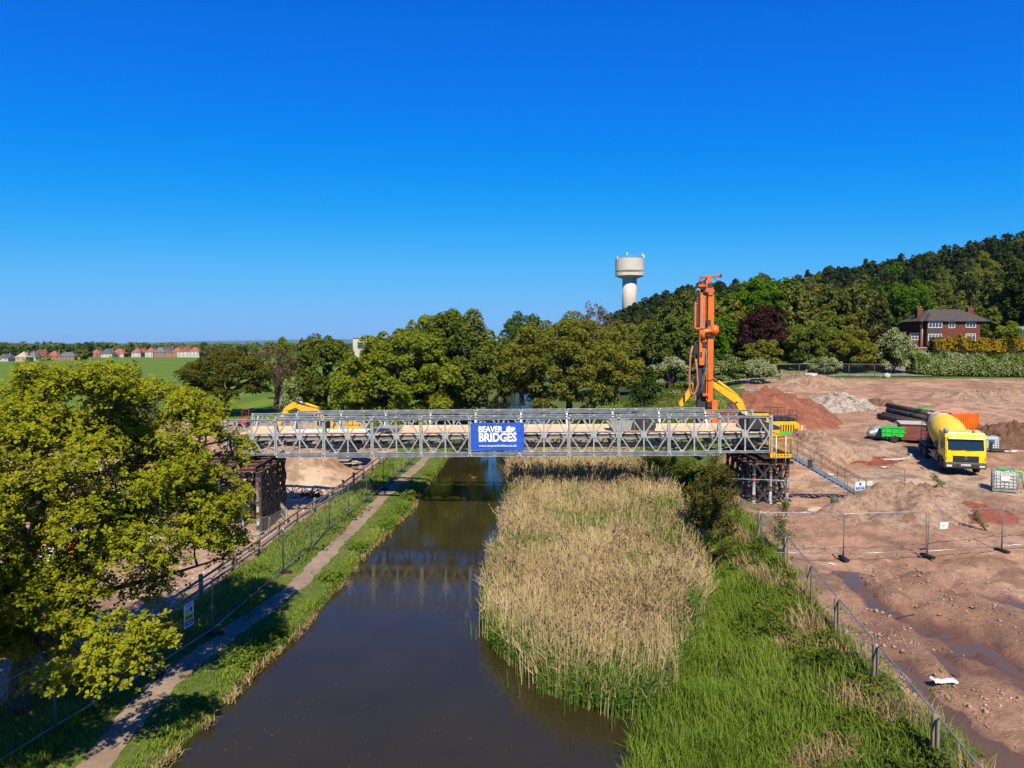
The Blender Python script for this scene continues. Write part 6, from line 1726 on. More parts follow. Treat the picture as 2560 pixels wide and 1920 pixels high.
mbox('leader_rail', 1749, 732, 1753.5, 822, M_ORANGE, -.25, .1); mbox('leader_rail', 1757.5, 740, 1760.5, 822, M_ORANGE, -.25, .1)
mbox('drill_string', 1753.5, 738, 1757.5, 830, M_GALV_D, -.2, .05)
mbox('kelly_rod', 1762.5, 738, 1767, 812, M_RUST, -.1, .15)
mbox('hose_carrier_guide', 1735.5, 755, 1738.6, 824, M_ORANGE, -.2, .05)
cc = mbox('cable_chain', 1739.5, 726, 1747.5, 822, M_BLACK, -.15, .1)
ln = MB()
for k in range(11):
    a = MX(1740.5, 746 + k * 6.4); b = MX(1743.5, 746 + k * 6.4); ln.beam((a[0], YM - .17, a[1]), (b[0], YM - .17, b[1]), .02, .035)
ln.build('chain_links', M_GALV, cc)
a = [MX(*p) for p in ((1740.5, 740), (1740.5, 728), (1744, 722.5), (1748, 724), (1749, 732))]
MB().tube([(p[0], YM - .05, p[1]) for p in a], .08, 7).build('chain_bend', M_GALV_D, rig)
mbox('mast_base_beam', 1735.6, 819, 1749.5, 824, M_ORANGE, -.2, .1)
mbox('lower_mast_box', 1746.5, 825, 1758, 913, M_ORANGE, -.35, .15); mbox('mast_plate', 1747, 880, 1752, 893, M_STEEL_DK, -.37, -.35, 0)
a = [MX(*p) for p in ((1775, 827.5), (1764, 828), (1757, 829), (1754, 834), (1754, 848))]
MB().tube([(p[0], YM - .45, p[1]) for p in a], [.19, .19, .18, .18, .18], 14).build('swivel_elbow', M_ORANGE, rig)
q = MX(1780, 826)
MB().lathe([(.15, -.2), (.42, -.16), (.42, .3), (.3, .36)], 18, (q[0], YM - .35, q[1]), Matrix.Rotation(PI / 2, 3, 'Y')).build('rotary_head', M_ORANGE, rig)
mbox('head_bracket', 1752, 848, 1762, 856, M_ORANGE_W, -.5, .1); mbox('head_motor', 1762, 832, 1774, 842, M_STEEL_DK, -.5, .2); mbox('motor_block', 1753, 856, 1762, 868, M_STEEL_DK, -.45, .1)
mbox('clamp_block', 1764, 800, 1774, 815, M_STEEL_DK, -.35, .25); mbox('head_gland', 1752, 815, 1760, 822, M_GALV_D, -.3, .1)
mbox('dark_mast_core', 1744, 913, 1762, 1092, M_STEEL_DK, -.1, .3)
mbox('side_guide', 1763.5, 926, 1768, 1000, M_ORANGE, -.3, .1); mbox('clamp_frame', 1753, 983, 1768, 990, M_ORANGE_W, -.5, .1)
mbox('mast_foot', 1776, 1000, 1789, 1068, M_ORANGE, -.5, .2); mbox('foot_gland', 1765, 1003, 1776, 1018, M_STEEL_DK, -.45, .2)
mbox('head_collar', 1768, 729, 1779, 739, M_ORANGE_W, -.4, .3)
m = MB(); a = [MX(*p) for p in ((1760, 731), (1784, 731), (1780, 719), (1764, 719))]; m.prism(a, YM - .35, YM + .3, 'y'); m.build('crown_block', M_ORANGE_W, rig)
mbox('crown_casing', 1762, 701, 1776, 719, M_ORANGE_W, -.3, .25); mbox('crown_winch', 1767, 709, 1778, 719, M_STEEL_DK, -.4, .3); mbox('crown_arm', 1745, 711, 1763, 718, M_ORANGE_W, -.2, .15)
m = MB(); a, b = MX(1752, 693.5), MX(1801, 689); m.beam((a[0], YM, a[1]), (b[0], YM, b[1]), .3, .17); m.build('crown_jib', M_ORANGE_W, rig, .02)
mbox('jib_end', 1799, 686, 1803.5, 693.5, M_STEEL_DK, -.2, .2); mbox('jib_pivot', 1765, 694, 1775, 702, M_ORANGE_W, -.25, .25)
a = [MX(*p) for p in ((1756, 693.5), (1751, 695), (1750, 703), (1752, 707))]; MB().tube([(p[0], YM, p[1]) for p in a], .09, 7).build('jib_hook_arm', M_ORANGE_W, rig)
a = [MX(*p) for p in ((1785, 695), (1790, 700), (1793, 705), (1791, 712))]; MB().tube([(p[0], YM, p[1]) for p in a], .025, 5).build('hanging_hose', M_BLACK, rig)
rngh = np.random.default_rng(4)
for k in range(9):
    a = [MX(*p) for p in ((1762 + rngh.normal() * 1.5, 862), (1763 + rngh.normal() * 2, 885), (1760 + rngh.normal() * 3, 920), (1752 + rngh.normal() * 4, 955), (1749 + rngh.normal() * 4, 990))]
    MB().tube([(p[0], YM - .3 - rngh.random() * .15, p[1]) for p in a], .022, 5).build('hydraulic_hose', M_BLACK if k % 2 else M_GALV_D, rig)
for pts_ in (((1729, 865), (1724, 885), (1721.5, 930), (1721, 965), (1726, 984), (1733, 985)), ((1737, 897), (1740, 925), (1742, 960), (1738, 978), (1731, 986), (1724, 980))):
    a = [MX(*p) for p in pts_]; MB().tube([(p[0], YM - .3, p[1]) for p in a], .085, 8).build('concrete_hose', M_HOSE, rig)
mbox('hose_reel', 1731, 858, 1746, 888, M_BLACK, -.2, .2, .08)
mbox('work_platform', 1780, 784, 1790, 785.5, M_STEEL_DK, -.3, .3, 0)
a = [MX(*p) for p in ((1764, 950), (1772, 951), (1779, 947))]; MB().tube([(p[0], YM - .34, p[1]) for p in a], .03, 5).build('hose_strap', M_BLACK, rig)

# ---- concrete mixer truck
tp = on(2412, 1192, zr)
TK = thing('mixer_truck', 'yellow concrete mixer truck parked facing the camera on the site track', 'truck', (tp.x, tp.y, tp.z + .02), rad(-17))
slope = (zr(tp.x + 2.3, tp.y + 7.6) - tp.z) / 8
TK.rotation_euler = (math.atan(slope), 0, rad(-17))
def wheel(x, y, r=.52, w=.3, twin=False):
    A = Matrix.Rotation(PI / 2, 3, 'Y')
    t = MB().lathe([(r * .62, -w / 2), (r * .95, -w / 2), (r, -w / 3), (r, w / 3), (r * .95, w / 2), (r * .62, w / 2)], 24, (x, y, r), A).build('wheel', M_BLACK, TK)
    MB().lathe([(r * .6, -w / 2 + .03), (r * .35, -w / 2 + .08), (r * .2, -w / 2 - .02), (r * .2, w / 2 + .02), (r * .35, w / 2 - .08), (r * .6, w / 2 - .03)], 18, (x, y, r), A).build('rim', M_GALV_D, t)
for s in (-1, 1):
    wheel(s * 1.02, 1.35); wheel(s * 0.97, 5.7, w=.52); wheel(s * 0.97, 7.05, w=.52)
    MB().beam((s * .42, .6, .85), (s * .42, 8.3, .85), .1, .26).build('chassis_rail', M_STEEL_DK, TK)
    MB().box(s * 1.0 - .28, s * 1.0 + .28, 4.95, 7.75, 1.12, 1.17).build('rear_mudguard', M_DKGREY, TK)
    MB().prism([(.68, .6), (.72, 1.0), (1.0, 1.18), (1.7, 1.18), (2.0, 1.0), (2.05, .6), (1.95, .6), (1.65, 1.08), (1.05, 1.08), (.8, .6)], s * 1.0 - .24, s * 1.0 + .24, 'x').build('front_wheel_arch', M_DKGREY, TK)
for y in (1.35, 5.7, 7.05): MB().tube([(-.95, y, .52), (.95, y, .52)], .09, 8).build('axle', M_STEEL_DK, TK)
cab_prof = [(0.0, 1.0), (-.02, 1.35), (.0, 1.72), (.2, 2.62), (.42, 2.86), (1.95, 2.9), (2.0, 2.8), (2.0, .95), (1.98, 1.18), (.75, 1.2)]
cab_prof = [(0.02, .98), (-.02, 1.35), (.0, 1.72), (.2, 2.58), (.42, 2.86), (1.92, 2.9), (2.0, 2.8), (2.0, 1.15), (.72, 1.15), (.62, .98)]
cb = MB().prism(cab_prof, -1.2, 1.2, 'x').build('cab', M_YEL_T, TK, .05)
ws = MB(); ws.add([(-1.08, -.012, 1.74), (1.08, -.012, 1.74), (1.06, .165, 2.5), (-1.06, .165, 2.5), (-1.08, .03, 1.74), (1.08, .03, 1.74), (1.06, .2, 2.5), (-1.06, .2, 2.5)], [(0, 1, 2, 3), (7, 6, 5, 4), (0, 4, 5, 1), (2, 6, 7, 3), (0, 3, 7, 4), (1, 5, 6, 2)]); ws.build('windscreen', M_GLASS, cb)
wp = MB(); wp.tube([(-.9, -.04, 1.73), (-.1, -.03, 1.78)], .012, 4); wp.tube([(.0, -.04, 1.73), (.8, -.03, 1.78)], .012, 4); wp.build('wipers', M_BLACK, cb)
MB().prism([(-.02, 2.5), (.18, 2.5), (.33, 2.68), (.1, 2.66)], -1.06, 1.06, 'x').build('sun_visor', M_YEL_T, cb)
for s in (-1, 1):
    MB().box(s * 1.2 - .012, s * 1.2 + .012, .5, 1.35, 1.85, 2.5).build('side_window', M_GLASS, cb)
    d_ = MB().box(s * 1.2 - .02, s * 1.2 + .02, .35, 1.5, 1.2, 2.62).build('door', M_YEL_T, cb, .01); MB().cbox((s * 1.225, 1.35, 1.6), .02, .16, .05).build('handle', M_BLACK, d_)
    MB().box(s * 1.225 - .012, s * 1.225 + .012, .5, 1.35, 1.85, 2.5).build('door_glass', M_GLASS, d_)
    mr = MB(); mr.tube([(s * 1.2, .15, 2.5), (s * 1.42, -.05, 2.45), (s * 1.42, -.05, 1.75), (s * 1.2, .1, 1.75)], .02, 5); mo = mr.build('mirror_arm', M_BLACK, cb)
    MB().cbox((s * 1.44, -.04, 2.12), .2, .1, .5).build('mirror', M_BLACK, mo, .03)
    MB().cbox((s * .98, -.085, .68), .36, .05, .16).build('headlight', M_LENS, TK, .015)
    MB().prism([(-.05, .93), (-.04, 1.33), (.1, 1.33), (.1, .93)], min(s * .78, s * 1.21), max(s * .78, s * 1.21), 'x').build('corner_panel', M_YEL_T, cb)
    MB().cbox((s * 1.16, -.06, 1.18), .08, .03, .18).build('indicator', M_AMBER, cb)
MB().tube([(-1.32, .1, 2.86), (-1.05, .1, 2.86)], .0, 3) if False else None
MB().lathe([(.16, 0), (.17, .22), (.12, .3)], 14, (-1.12, .5, 2.86)).build('air_intake', M_GALV_D, cb)
bc = MB().lathe([(.09, 0), (.09, .05)], 12, (.55, .6, 2.88)).build('beacon', M_BLACK, cb); MB().lathe([(.075, .05), (.08, .16), (.05, .2)], 12, (.55, .6, 2.88)).build('beacon_lens', M_AMBER, bc)
gr = MB().prism([(-.045, .96), (-.05, 1.36), (.04, 1.36), (.04, .96)], -.78, .78, 'x').build('grille', M_DKGREY, TK)
gr2 = MB()
for k in range(4): gr2.beam((-.76, -.06, 1.02 + k * .1), (.76, -.06, 1.02 + k * .1), .03, .03)
gr2.build('grille_bars', M_BLACK, gr)
st_ = MB(); A = Matrix.Rotation(PI / 2, 3, 'X'); ring = [(.115 * math.cos(t), -.085, 1.22 + .115 * math.sin(t)) for t in np.linspace(0, 2 * PI, 25)]
st_.tube(ring, .012, 5, cap=False)
for a_ in (90, 210, 330): st_.tube([(0, -.085, 1.22), (.11 * math.cos(rad(a_)), -.085, 1.22 + .11 * math.sin(rad(a_)))], [.02, .008], 4)
st_.build('star_emblem', M_CHROME, gr)
bp = MB().prism([(-.06, .5), (-.1, .62), (-.1, .86), (-.02, .95), (.5, .95), (.5, .5)], -1.24, 1.24, 'x').build('bumper', M_DKGREY, TK, .03)
MB().box(-.28, .28, -.125, -.106, .69, .81).build('number_plate', M_SIGNW, bp); o = link_mesh('lettering', text_mesh('MK53 CKX', 'lettering', .46, .075, M_SIGNK, .01, .002), bp); o.location = (-.23, -.13, .712)
# drum: inclined, mouth to the rear
ax = Matrix.Rotation(rad(-90 + 11), 3, 'X')
drum = MB().lathe([(.35, -.1), (.62, 0.0), (.86, .5), (1.08, 1.2), (1.16, 1.9), (1.13, 2.7), (1.0, 3.5), (.8, 4.3), (.6, 5.0), (.56, 5.35)], 32, (0, 2.35, 1.85), ax).build('drum', M_YEL_DUST, TK)
MB().lathe([(.93, 3.72), (.99, 3.74), (.99, 3.9), (.9, 3.92)], 32, (0, 2.35, 1.85), ax).build('drum_ring', M_GALV_D, drum)
MB().lathe([(.66, 4.86), (.63, 5.0), (.62, 5.32), (.55, 5.34)], 28, (0, 2.35, 1.85), ax).build('drum_mouth', M_CONC, drum)
MB().prism([(2.1, .98), (2.1, 1.6), (2.6, 1.9), (2.75, .98)], -.5, .5, 'x').build('front_pedestal', M_STEEL_DK, TK)
MB().prism([(6.4, .98), (6.6, 2.4), (6.9, 2.4), (7.3, .98)], -.75, .75, 'x').build('rear_pedestal', M_STEEL_DK, TK)
hp_ = MB(); hp_.lathe([(.25, -.55), (.62, .1), (.66, .12)], 16, (0, 7.75, 3.15)); hp_.build('charging_hopper', M_CONC, TK)
ch = MB(); ch.prism([(7.6, 2.3), (8.5, 1.5), (8.5, 1.65), (7.7, 2.5)], -.25, .25, 'x'); ch.build('discharge_chute', M_CONC, TK)
ld = MB()
for x in (-.95, -.6): ld.tube([(x, 8.05, .7), (x, 7.75, 3.3)], .025, 5)
for k in range(8): ld.tube([(-.95, 8.02 - .035 * k, .95 + .3 * k), (-.6, 8.02 - .035 * k, .95 + .3 * k)], .02, 5)
ld.build('ladder', M_STEEL_DK, TK)
MB().cbox((-.95, 3.2, .85), .5, 1.2, .55).build('fuel_tank', M_GALV_D, TK, .08); MB().cbox((.95, 3.2, .85), .5, 1.4, .6).build('battery_box', M_STEEL_DK, TK, .05)
MB().lathe([(.3, -.5), (.34, -.46), (.34, .46), (.3, .5)], 16, (-.9, 2.6, 1.65), Matrix.Rotation(PI / 2, 3, 'X')).build('water_tank', M_DKGREY, TK)
sb = MB()
for z in (.62, .95): sb.beam((-1.12, 2.3, z), (-1.12, 4.7, z), .03, .1)
sb.build('side_guard', M_GALV, TK)
# ================================================================== soil heaps and things on the building site
def soil_heap_mat(name, a, b, c, stone=0.0):
    g = NG(name); co = g.coord(); a, b, c = [tuple(v * 0.80 for v in q) for q in (a, b, c)]
    n1, n2 = g.noise(co, 0.7, 6, 0.65), g.noise(co, 5, 6, 0.7)
    col = g.ramp(n1, [(0.32, a), (0.5, b), (0.68, c)])
    col = g.mix(g.ramp(n2, [(0.3, 0.75), (0.55, 0.0)]), col, tuple(v * 0.4 for v in a))
    if stone:
        vo = g.n('TexVoronoi', None, Vector=co, Scale=4.0).outputs['Color']
        col = g.mix(g.ramp(vo, [(0.35, 0.0), (0.75, stone)]), col, (0.44, 0.39, 0.34))
    return g.pbr(col, 0.95, 0, g.bump(n2, 0.8, 0.15), 0.2)
M_HEAP_RED = soil_heap_mat('red_marl_soil', (0.20, 0.075, 0.045), (0.27, 0.105, 0.065), (0.33, 0.15, 0.095))
M_HEAP_BR = soil_heap_mat('brown_spoil_soil', (0.20, 0.118, 0.074), (0.30, 0.188, 0.124), (0.40, 0.27, 0.185), 0.22)
M_HEAP_DK = soil_heap_mat('dark_brown_spoil_soil', (0.11, 0.06, 0.04), (0.17, 0.095, 0.062), (0.24, 0.14, 0.095))
M_HEAP_RUB = soil_heap_mat('grey_rubble', (0.22, 0.175, 0.14), (0.32, 0.265, 0.22), (0.40, 0.35, 0.30), 0.5)
M_HEAP_DEEP = soil_heap_mat('deep_red_soil', (0.19, 0.058, 0.036), (0.25, 0.075, 0.045), (0.31, 0.11, 0.07))
def heap(label, cx, cy, rx, ry, h, m, seed, rot=0.0, peak=(0.0, 0.0), rough=0.2, zf=z_site, name='soil_heap', lumps=0):
    rng = np.random.default_rng(seed)
    nr, na = 26, 72
    r = np.linspace(0, 1.12, nr)[:, None]; a = np.linspace(0, 2 * PI, na, endpoint=False)[None, :]
    rough *= 2.2; wob = 1 + 0.5 * fbm(np.cos(a) * 1.5 + seed, np.sin(a) * 1.5 + 0.2 * r, 121)
    lx, ly = r * np.cos(a) * rx * wob + peak[0] * (1 - r), r * np.sin(a) * ry * wob + peak[1] * (1 - r)
    X = cx + lx * math.cos(rot) - ly * math.sin(rot); Y = cy + lx * math.sin(rot) + ly * math.cos(rot)
    prof = np.clip(1 - r, -0.12, 1); prof = np.where(prof > 0, prof ** 0.85, prof)
    prof = np.where(r < 0.3, prof - (0.3 - r) * 0.75, prof) * (1 + 0.28 * fbm(np.cos(a) * 1.1 + seed * 3, np.sin(a) * 1.1 + r * 1.5, 125))
    nz = fbm(X * 0.9, Y * 0.9, 122) * 0.55 + fbm(X * 2.6, Y * 2.6, 123) * 0.3 + np.abs(fbm(X * 5.5, Y * 5.5, 124)) * 0.25
    Z = zf(X, Y) + h * prof + rough * nz * np.clip(prof * 3, 0, 1) * min(h, 1.6) - 0.04 * (r > 1)
    loc = np.array([cx, cy, float(zf(cx, cy))])
    V = np.stack([X, Y, Z], -1).reshape(-1, 3) - loc
    i = np.arange(nr - 1)[:, None] * na; k = np.arange(na)[None, :]
    F = np.stack([i + k, i + na + k, i + na + (k + 1) % na, i + (k + 1) % na], -1).reshape(-1, 4)
    o = link_mesh(name, np_mesh(name, V, F, m, True)); o.location = loc
    return tag(o, label, 'soil heap' if name == 'soil_heap' else 'rubble heap')
def hp2(px, y): return at_y(px, 1000, y).x
heap('big red-brown soil heap behind the right end of the bridge', hp2(1915, 73), 73, 6.0, 4.5, 3.5, M_HEAP_RED, 3, 0.1, (-.6, 0), 0.22)
heap('long low shoulder of the red soil heap running towards the rubble', hp2(1985, 70), 70, 4.2, 3.0, 1.6, M_HEAP_RED, 13, -.2)
heap('pale grey heap of broken rubble and stones', hp2(2090, 81), 81, 4.4, 3.2, 1.7, M_HEAP_RUB, 5, 0, rough=.25, name='rubble_heap')
heap('brown spoil heap in front of the mixer truck with a sapling on it', hp2(2262, 40), 40.2, 4.7, 3.0, 1.75, M_HEAP_BR, 7, .05, (.4, .3), 0.22)
heap('patch of deep red soil on the flank of the brown spoil heap', hp2(2400, 39.6), 39.6, 2.7, 1.7, 0.95, M_HEAP_DEEP, 9, -.35, (-.8, .3), 0.15)
heap('smooth brown spoil bank above the access stair', hp2(2035, 54.5), 54.5, 4.4, 2.8, 2.3, M_HEAP_BR, 11, -.25, (-1.0, .3), 0.12)
heap('dark brown spoil heap right of the white tank', hp2(2535, 60), 60, 3.4, 2.4, 1.8, M_HEAP_DK, 15, 0, rough=.4)
heap('dark spoil ridge behind the second white tank', hp2(2470, 64), 64, 2.2, 1.4, 1.5, M_HEAP_DK, 16, 0, rough=.4)
heap('low patch of fresh red soil between the spoil bank and the truck', hp2(2175, 53), 53.2, 2.1, 1.5, 0.35, M_HEAP_DEEP, 17, 0, rough=.4)
heap('tan earth ridge in front of the five-bar gate', hp2(2045, 101), 101, 6.0, 3.0, 1.4, M_HEAP_BR, 19, 0, rough=.3)
heap('small dark heap at the end of the pipe stack', hp2(2195, 82), 82, 2.0, 1.2, 0.7, M_HEAP_DK, 21, 0.3, rough=.5)
heap('wide low heap of sandy spoil at the far right of the site', hp2(2480, 88), 88, 9, 3.4, 1.1, M_HEAP_BR, 23, 0, rough=.5)
heap('heap of brown spoil below the left part of the bridge', -22.0, 59.5, 7.0, 3.0, 1.2, M_HEAP_BR, 25, 0.05, rough=.35, zf=z_left)

# loose clods and stones
def clods(name, label, n, fx, fy, zf, m, s0, s1, seed, dens=None, p=1.7):
    rng = np.random.default_rng(seed)
    y = by_depth(n, fy[0], fy[1], rng, p); x = fx(y, rng.random(n))
    if dens is not None:
        k = rng.random(n) < dens(x, y); x, y = x[k], y[k]
    n = len(x); s = s0 * (s1 / s0) ** (rng.random(n) ** 3)
    base = np.array([(1, 0, 0), (0, 1, 0), (-1, 0, 0), (0, -1, 0), (0, 0, .5), (0, 0, -.6)], float)
    fa = np.array([(0, 1, 4), (1, 2, 4), (2, 3, 4), (3, 0, 4), (1, 0, 5), (2, 1, 5), (3, 2, 5), (0, 3, 5)])
    V = base[None] * rng.uniform(.55, 1.3, (n, 6, 1)) + rng.normal(0, .16, (n, 6, 3))
    a = rng.uniform(0, 6.28, n); ca, sa = np.cos(a), np.sin(a)
    V = np.stack([V[..., 0] * ca[:, None] - V[..., 1] * sa[:, None], V[..., 0] * sa[:, None] + V[..., 1] * ca[:, None], V[..., 2]], -1)
    V = V * s[:, None, None] + np.stack([x, y, zf(x, y) + s * .12], 1)[:, None, :]
    F = (np.arange(n)[:, None, None] * 6 + fa[None]).reshape(-1, 3)
    return tag(link_mesh(name, np_mesh(name, V.reshape(-1, 3), F, m)), label, kind='stuff')
M_CLOD = mat('soil_clods', (0.40, 0.27, 0.175), (0.25, 0.155, 0.10), 0.9, 0.95)
M_CLODP = mat('pale_stones', (0.55, 0.48, 0.41), (0.36, 0.30, 0.25), 0.9, 0.9)
M_CLODR = mat('rubble_stone', (0.42, 0.365, 0.31), (0.26, 0.215, 0.175), 0.9, 0.9)
cl_d = lambda x, y: np.clip(sstep(fbm(x * 0.35, y * 0.5, 131), -0.1, 0.45) + 0.12, 0, 1) * (puddle(x, y) < 0.04)
clods('soil_clods', 'clods of brown earth lying over the muddy site', 24000, lambda y, u: XF(y) + 0.6 + u ** 1.2 * (y * 0.75 + 4 - XF(y) * 0.9), (15, 95), z_site, M_CLOD, 0.018, 0.11, 41, cl_d)
clods('site_stones', 'pale stones strewn over the muddy site', 5000, lambda y, u: XF(y) + 0.6 + u ** 1.2 * (y * 0.75 + 4 - XF(y) * 0.9), (15, 95), z_site, M_CLODP, 0.015, 0.06, 42, cl_d)
clods('rubble_stones', 'broken stones on the rubble heap', 1500, lambda y, u: hp2(2090, 81) - 4 + 8 * u, (78, 84), lambda x, y: z_site(x, y) + 1.55 * np.clip(1 - np.hypot((x - hp2(2090, 81)) / 4.4, (y - 81) / 3.2), 0, 1), M_CLODR, 0.06, 0.26, 43, None, 1.0 + 1e-6)
clods('yard_stones', 'stones and crumbs on the works yard', 7000, lambda y, u: XFL(y) - 3.5 - u * 26, (18, 70), z_left, M_CLODP, 0.03, 0.14, 44)

def put(name, label, cat, px, py, rz=0.0, zf=zr, group=None, dz=0.0):
    p = on(px, py, zf); return thing(name, label, cat, (p.x, p.y, p.z + dz), rz, group)
# casing pipes
M_PIPE = mat('dark_grey_brown_pipe_steel', (0.085, 0.066, 0.054), (0.04, 0.032, 0.028), 2.5, 0.75, 0.1, 0.15)
pA, pB = on(2218, 1046, zr), on(2336, 1072, zr)
pdir = (pB - pA); plen = max(7.0, pdir.length); pdir.normalize(); pside = Vector((-pdir.y, pdir.x, 0)).normalized()
plab = ['lowest steel casing pipe at the front of the dark stack', 'steel casing pipe in the bottom row of the stack, middle', 'steel casing pipe in the bottom row of the stack, rearmost', 'steel casing pipe on top of the stack, front one', 'steel casing pipe on top of the stack, rear one', 'topmost steel casing pipe of the dark stack']
for k, (o_s, o_z, o_l) in enumerate(((-1.15, .27, .2), (-.1, .27, -.5), (.46, .27, .3), (.18, .75, -.2), (.74, .72, .4), (.46, 1.2, -.6))):
    s = pA + pside * o_s * 1.0 + pdir * o_l + Vector((0, 0, o_z + .02)); e = s + pdir * plen
    e.z = zr(pB.x, pB.y) + o_z + .05
    r = thing('steel_pipe', plab[k], 'pipe', s, group='steel casing pipes in a stack')
    d = e - s
    b = MB(); q = d.to_track_quat('Z', 'Y').to_matrix()
    b.lathe([(.21, 0), (.265, 0), (.265, d.length), (.21, d.length)], 16, (0, 0, 0), q, cap=False); b.lathe([(.21, d.length), (.21, 0)], 16, (0, 0, 0), q, cap=False)
    b.build('tube', M_PIPE, r)
    for t in (.12, .5, .88):
        MB().lathe([(.27, d.length * t - .05), (.285, d.length * t - .05), (.285, d.length * t + .05), (.27, d.length * t + .05)], 16, (0, 0, 0), q, cap=False).build('pipe_collar', M_STEEL_DK, r)
st_r = thing('strap_bundle', 'tangle of bright green straps on top of the pipe stack', 'strap', pA + pdir * 4.2 + pside * .4 + Vector((0, 0, 1.55)))
def strap_tangle(r, n, s, seed, flat=.5):
    rng = np.random.default_rng(seed)
    for k in range(n):
        m = MB(); p = [Vector((rng.normal() * s, rng.normal() * s, abs(rng.normal()) * s * flat)) for _ in range(4)]
        m.tube(p, .03, 4); m.build('strap', M_GREENNET, r)
strap_tangle(st_r, 7, .3, 3)
# green skip
gs = put('skip', 'bright green steel skip trailer left of the maroon box', 'skip', 2231, 1106, rad(-24))
MB().prism([(-.85, .45), (.75, .45), (.85, 1.25), (-.85, 1.25)], -.6, .6, 'y').build('body', M_GREENP, gs, .02)
for z in (1.24, .85): MB().box(-.9, .9, -.65, .65, z - .04, z + .03).build('rim', M_GREENP, gs)
for x in (-.5, 0, .5): MB().box(x - .04, x + .04, -.66, -.6, .5, 1.22).build('rib', M_GREENP, gs)
for y in (-.55, .55): MB().lathe([(.3, -.09), (.3, .09)], 14, (.1, y, .3), Matrix.Rotation(PI / 2, 3, 'X')).build('wheel', M_BLACK, gs)
MB().beam((.8, 0, .42), (1.5, 0, .36), .07, .07).build('tow_bar', M_STEEL_DK, gs)
# maroon compressor box
mb = put('compressor_box', 'maroon metal box unit with pale dusty roof beside the truck', 'site unit', 2282, 1112, rad(-22))
MB().box(-.95, .95, 0, 2.6, .3, 1.65).build('casing', M_REDBOX, mb, .03); MB().box(-1.0, 1.0, -.05, 2.65, 1.65, 1.73).build('roof', M_CONC, mb, .02)
MB().box(-.7, .7, -.02, -.003, .5, 1.4).build('door', M_REDBOX, mb); MB().box(-1.0, 1.0, -.03, .06, 1.55, 1.66).build('trim', M_STEEL_DK, mb)
for x in (-.7, .7): MB().box(x - .1, x + .1, .1, 2.5, 0, .3).build('skid', M_STEEL_DK, mb)
# ribbed concrete hopper lying on its side
rl = put('concrete_hopper', 'grey ribbed hopper lying on its side left of the green skip', 'hopper', 2186, 1100, rad(20))
A = Matrix.Rotation(rad(90), 3, 'Y')
MB().lathe([(.2, -.75), (.24, -.6), (.52, -.1), (.56, .0), (.56, .55), (.5, .6)], 20, (0, 0, .55), A).build('body', M_GALV_D, rl)
for z in (-.3, 0, .3, .52): MB().lathe([(.46 if z < -.1 else .57, z - .04), (.5 if z < -.1 else .62, z), (.46 if z < -.1 else .57, z + .04)], 20, (0, 0, .55), A, cap=False).build('rib', M_GALV, rl)
MB().sphere((.5, -.55, .25), .3, 10, 6, (1.3, .7, .6)).build('sleeve', M_TARP, rl); MB().cbox((0, 0, .08), 1.0, .7, .16).build('cradle', M_STEEL_DK, rl)
# hose on the ground
hpz = [on(px, py, zr) for px, py in ((2142, 1146), (2165, 1151), (2200, 1152), (2240, 1152), (2270, 1149), (2279, 1143), (2268, 1138))]
ho = thing('hose', 'beige hose lying in a curve below the red soil patch', 'hose', hpz[0]); MB().tube([p - hpz[0] + Vector((0, 0, .07)) for p in hpz], .075, 7).build('tube', M_CONC, ho)
# orange container
oc = put('container', 'bright orange ribbed steel container behind the mixer truck', 'container', 2410, 1094, rad(4))
MB().box(-1.28, 1.28, 0, 2.9, .1, 2.15).build('walls', M_ORANGE, oc)
rb_ = [MB().box(-1.24 + .19 * k, -1.14 + .19 * k, -.045, .0, .22, 2.05) for k in range(14)]
for b in rb_: b.build('rib', M_ORANGE, oc)
MB().box(-1.3, 1.3, -.02, 2.92, 2.15, 2.21).build('roof', mat('sun_faded_orange_roof', (.66, .26, .16), (.5, .2, .12), 2, .7), oc)
for x in (-1.3, 1.22): MB().box(x, x + .08, -.06, .02, .1, 2.2).build('corner_post', M_ORANGE, oc)
MB().box(-1.3, 1.3, -.06, 0, .06, .2).build('sill', M_ORANGE, oc)
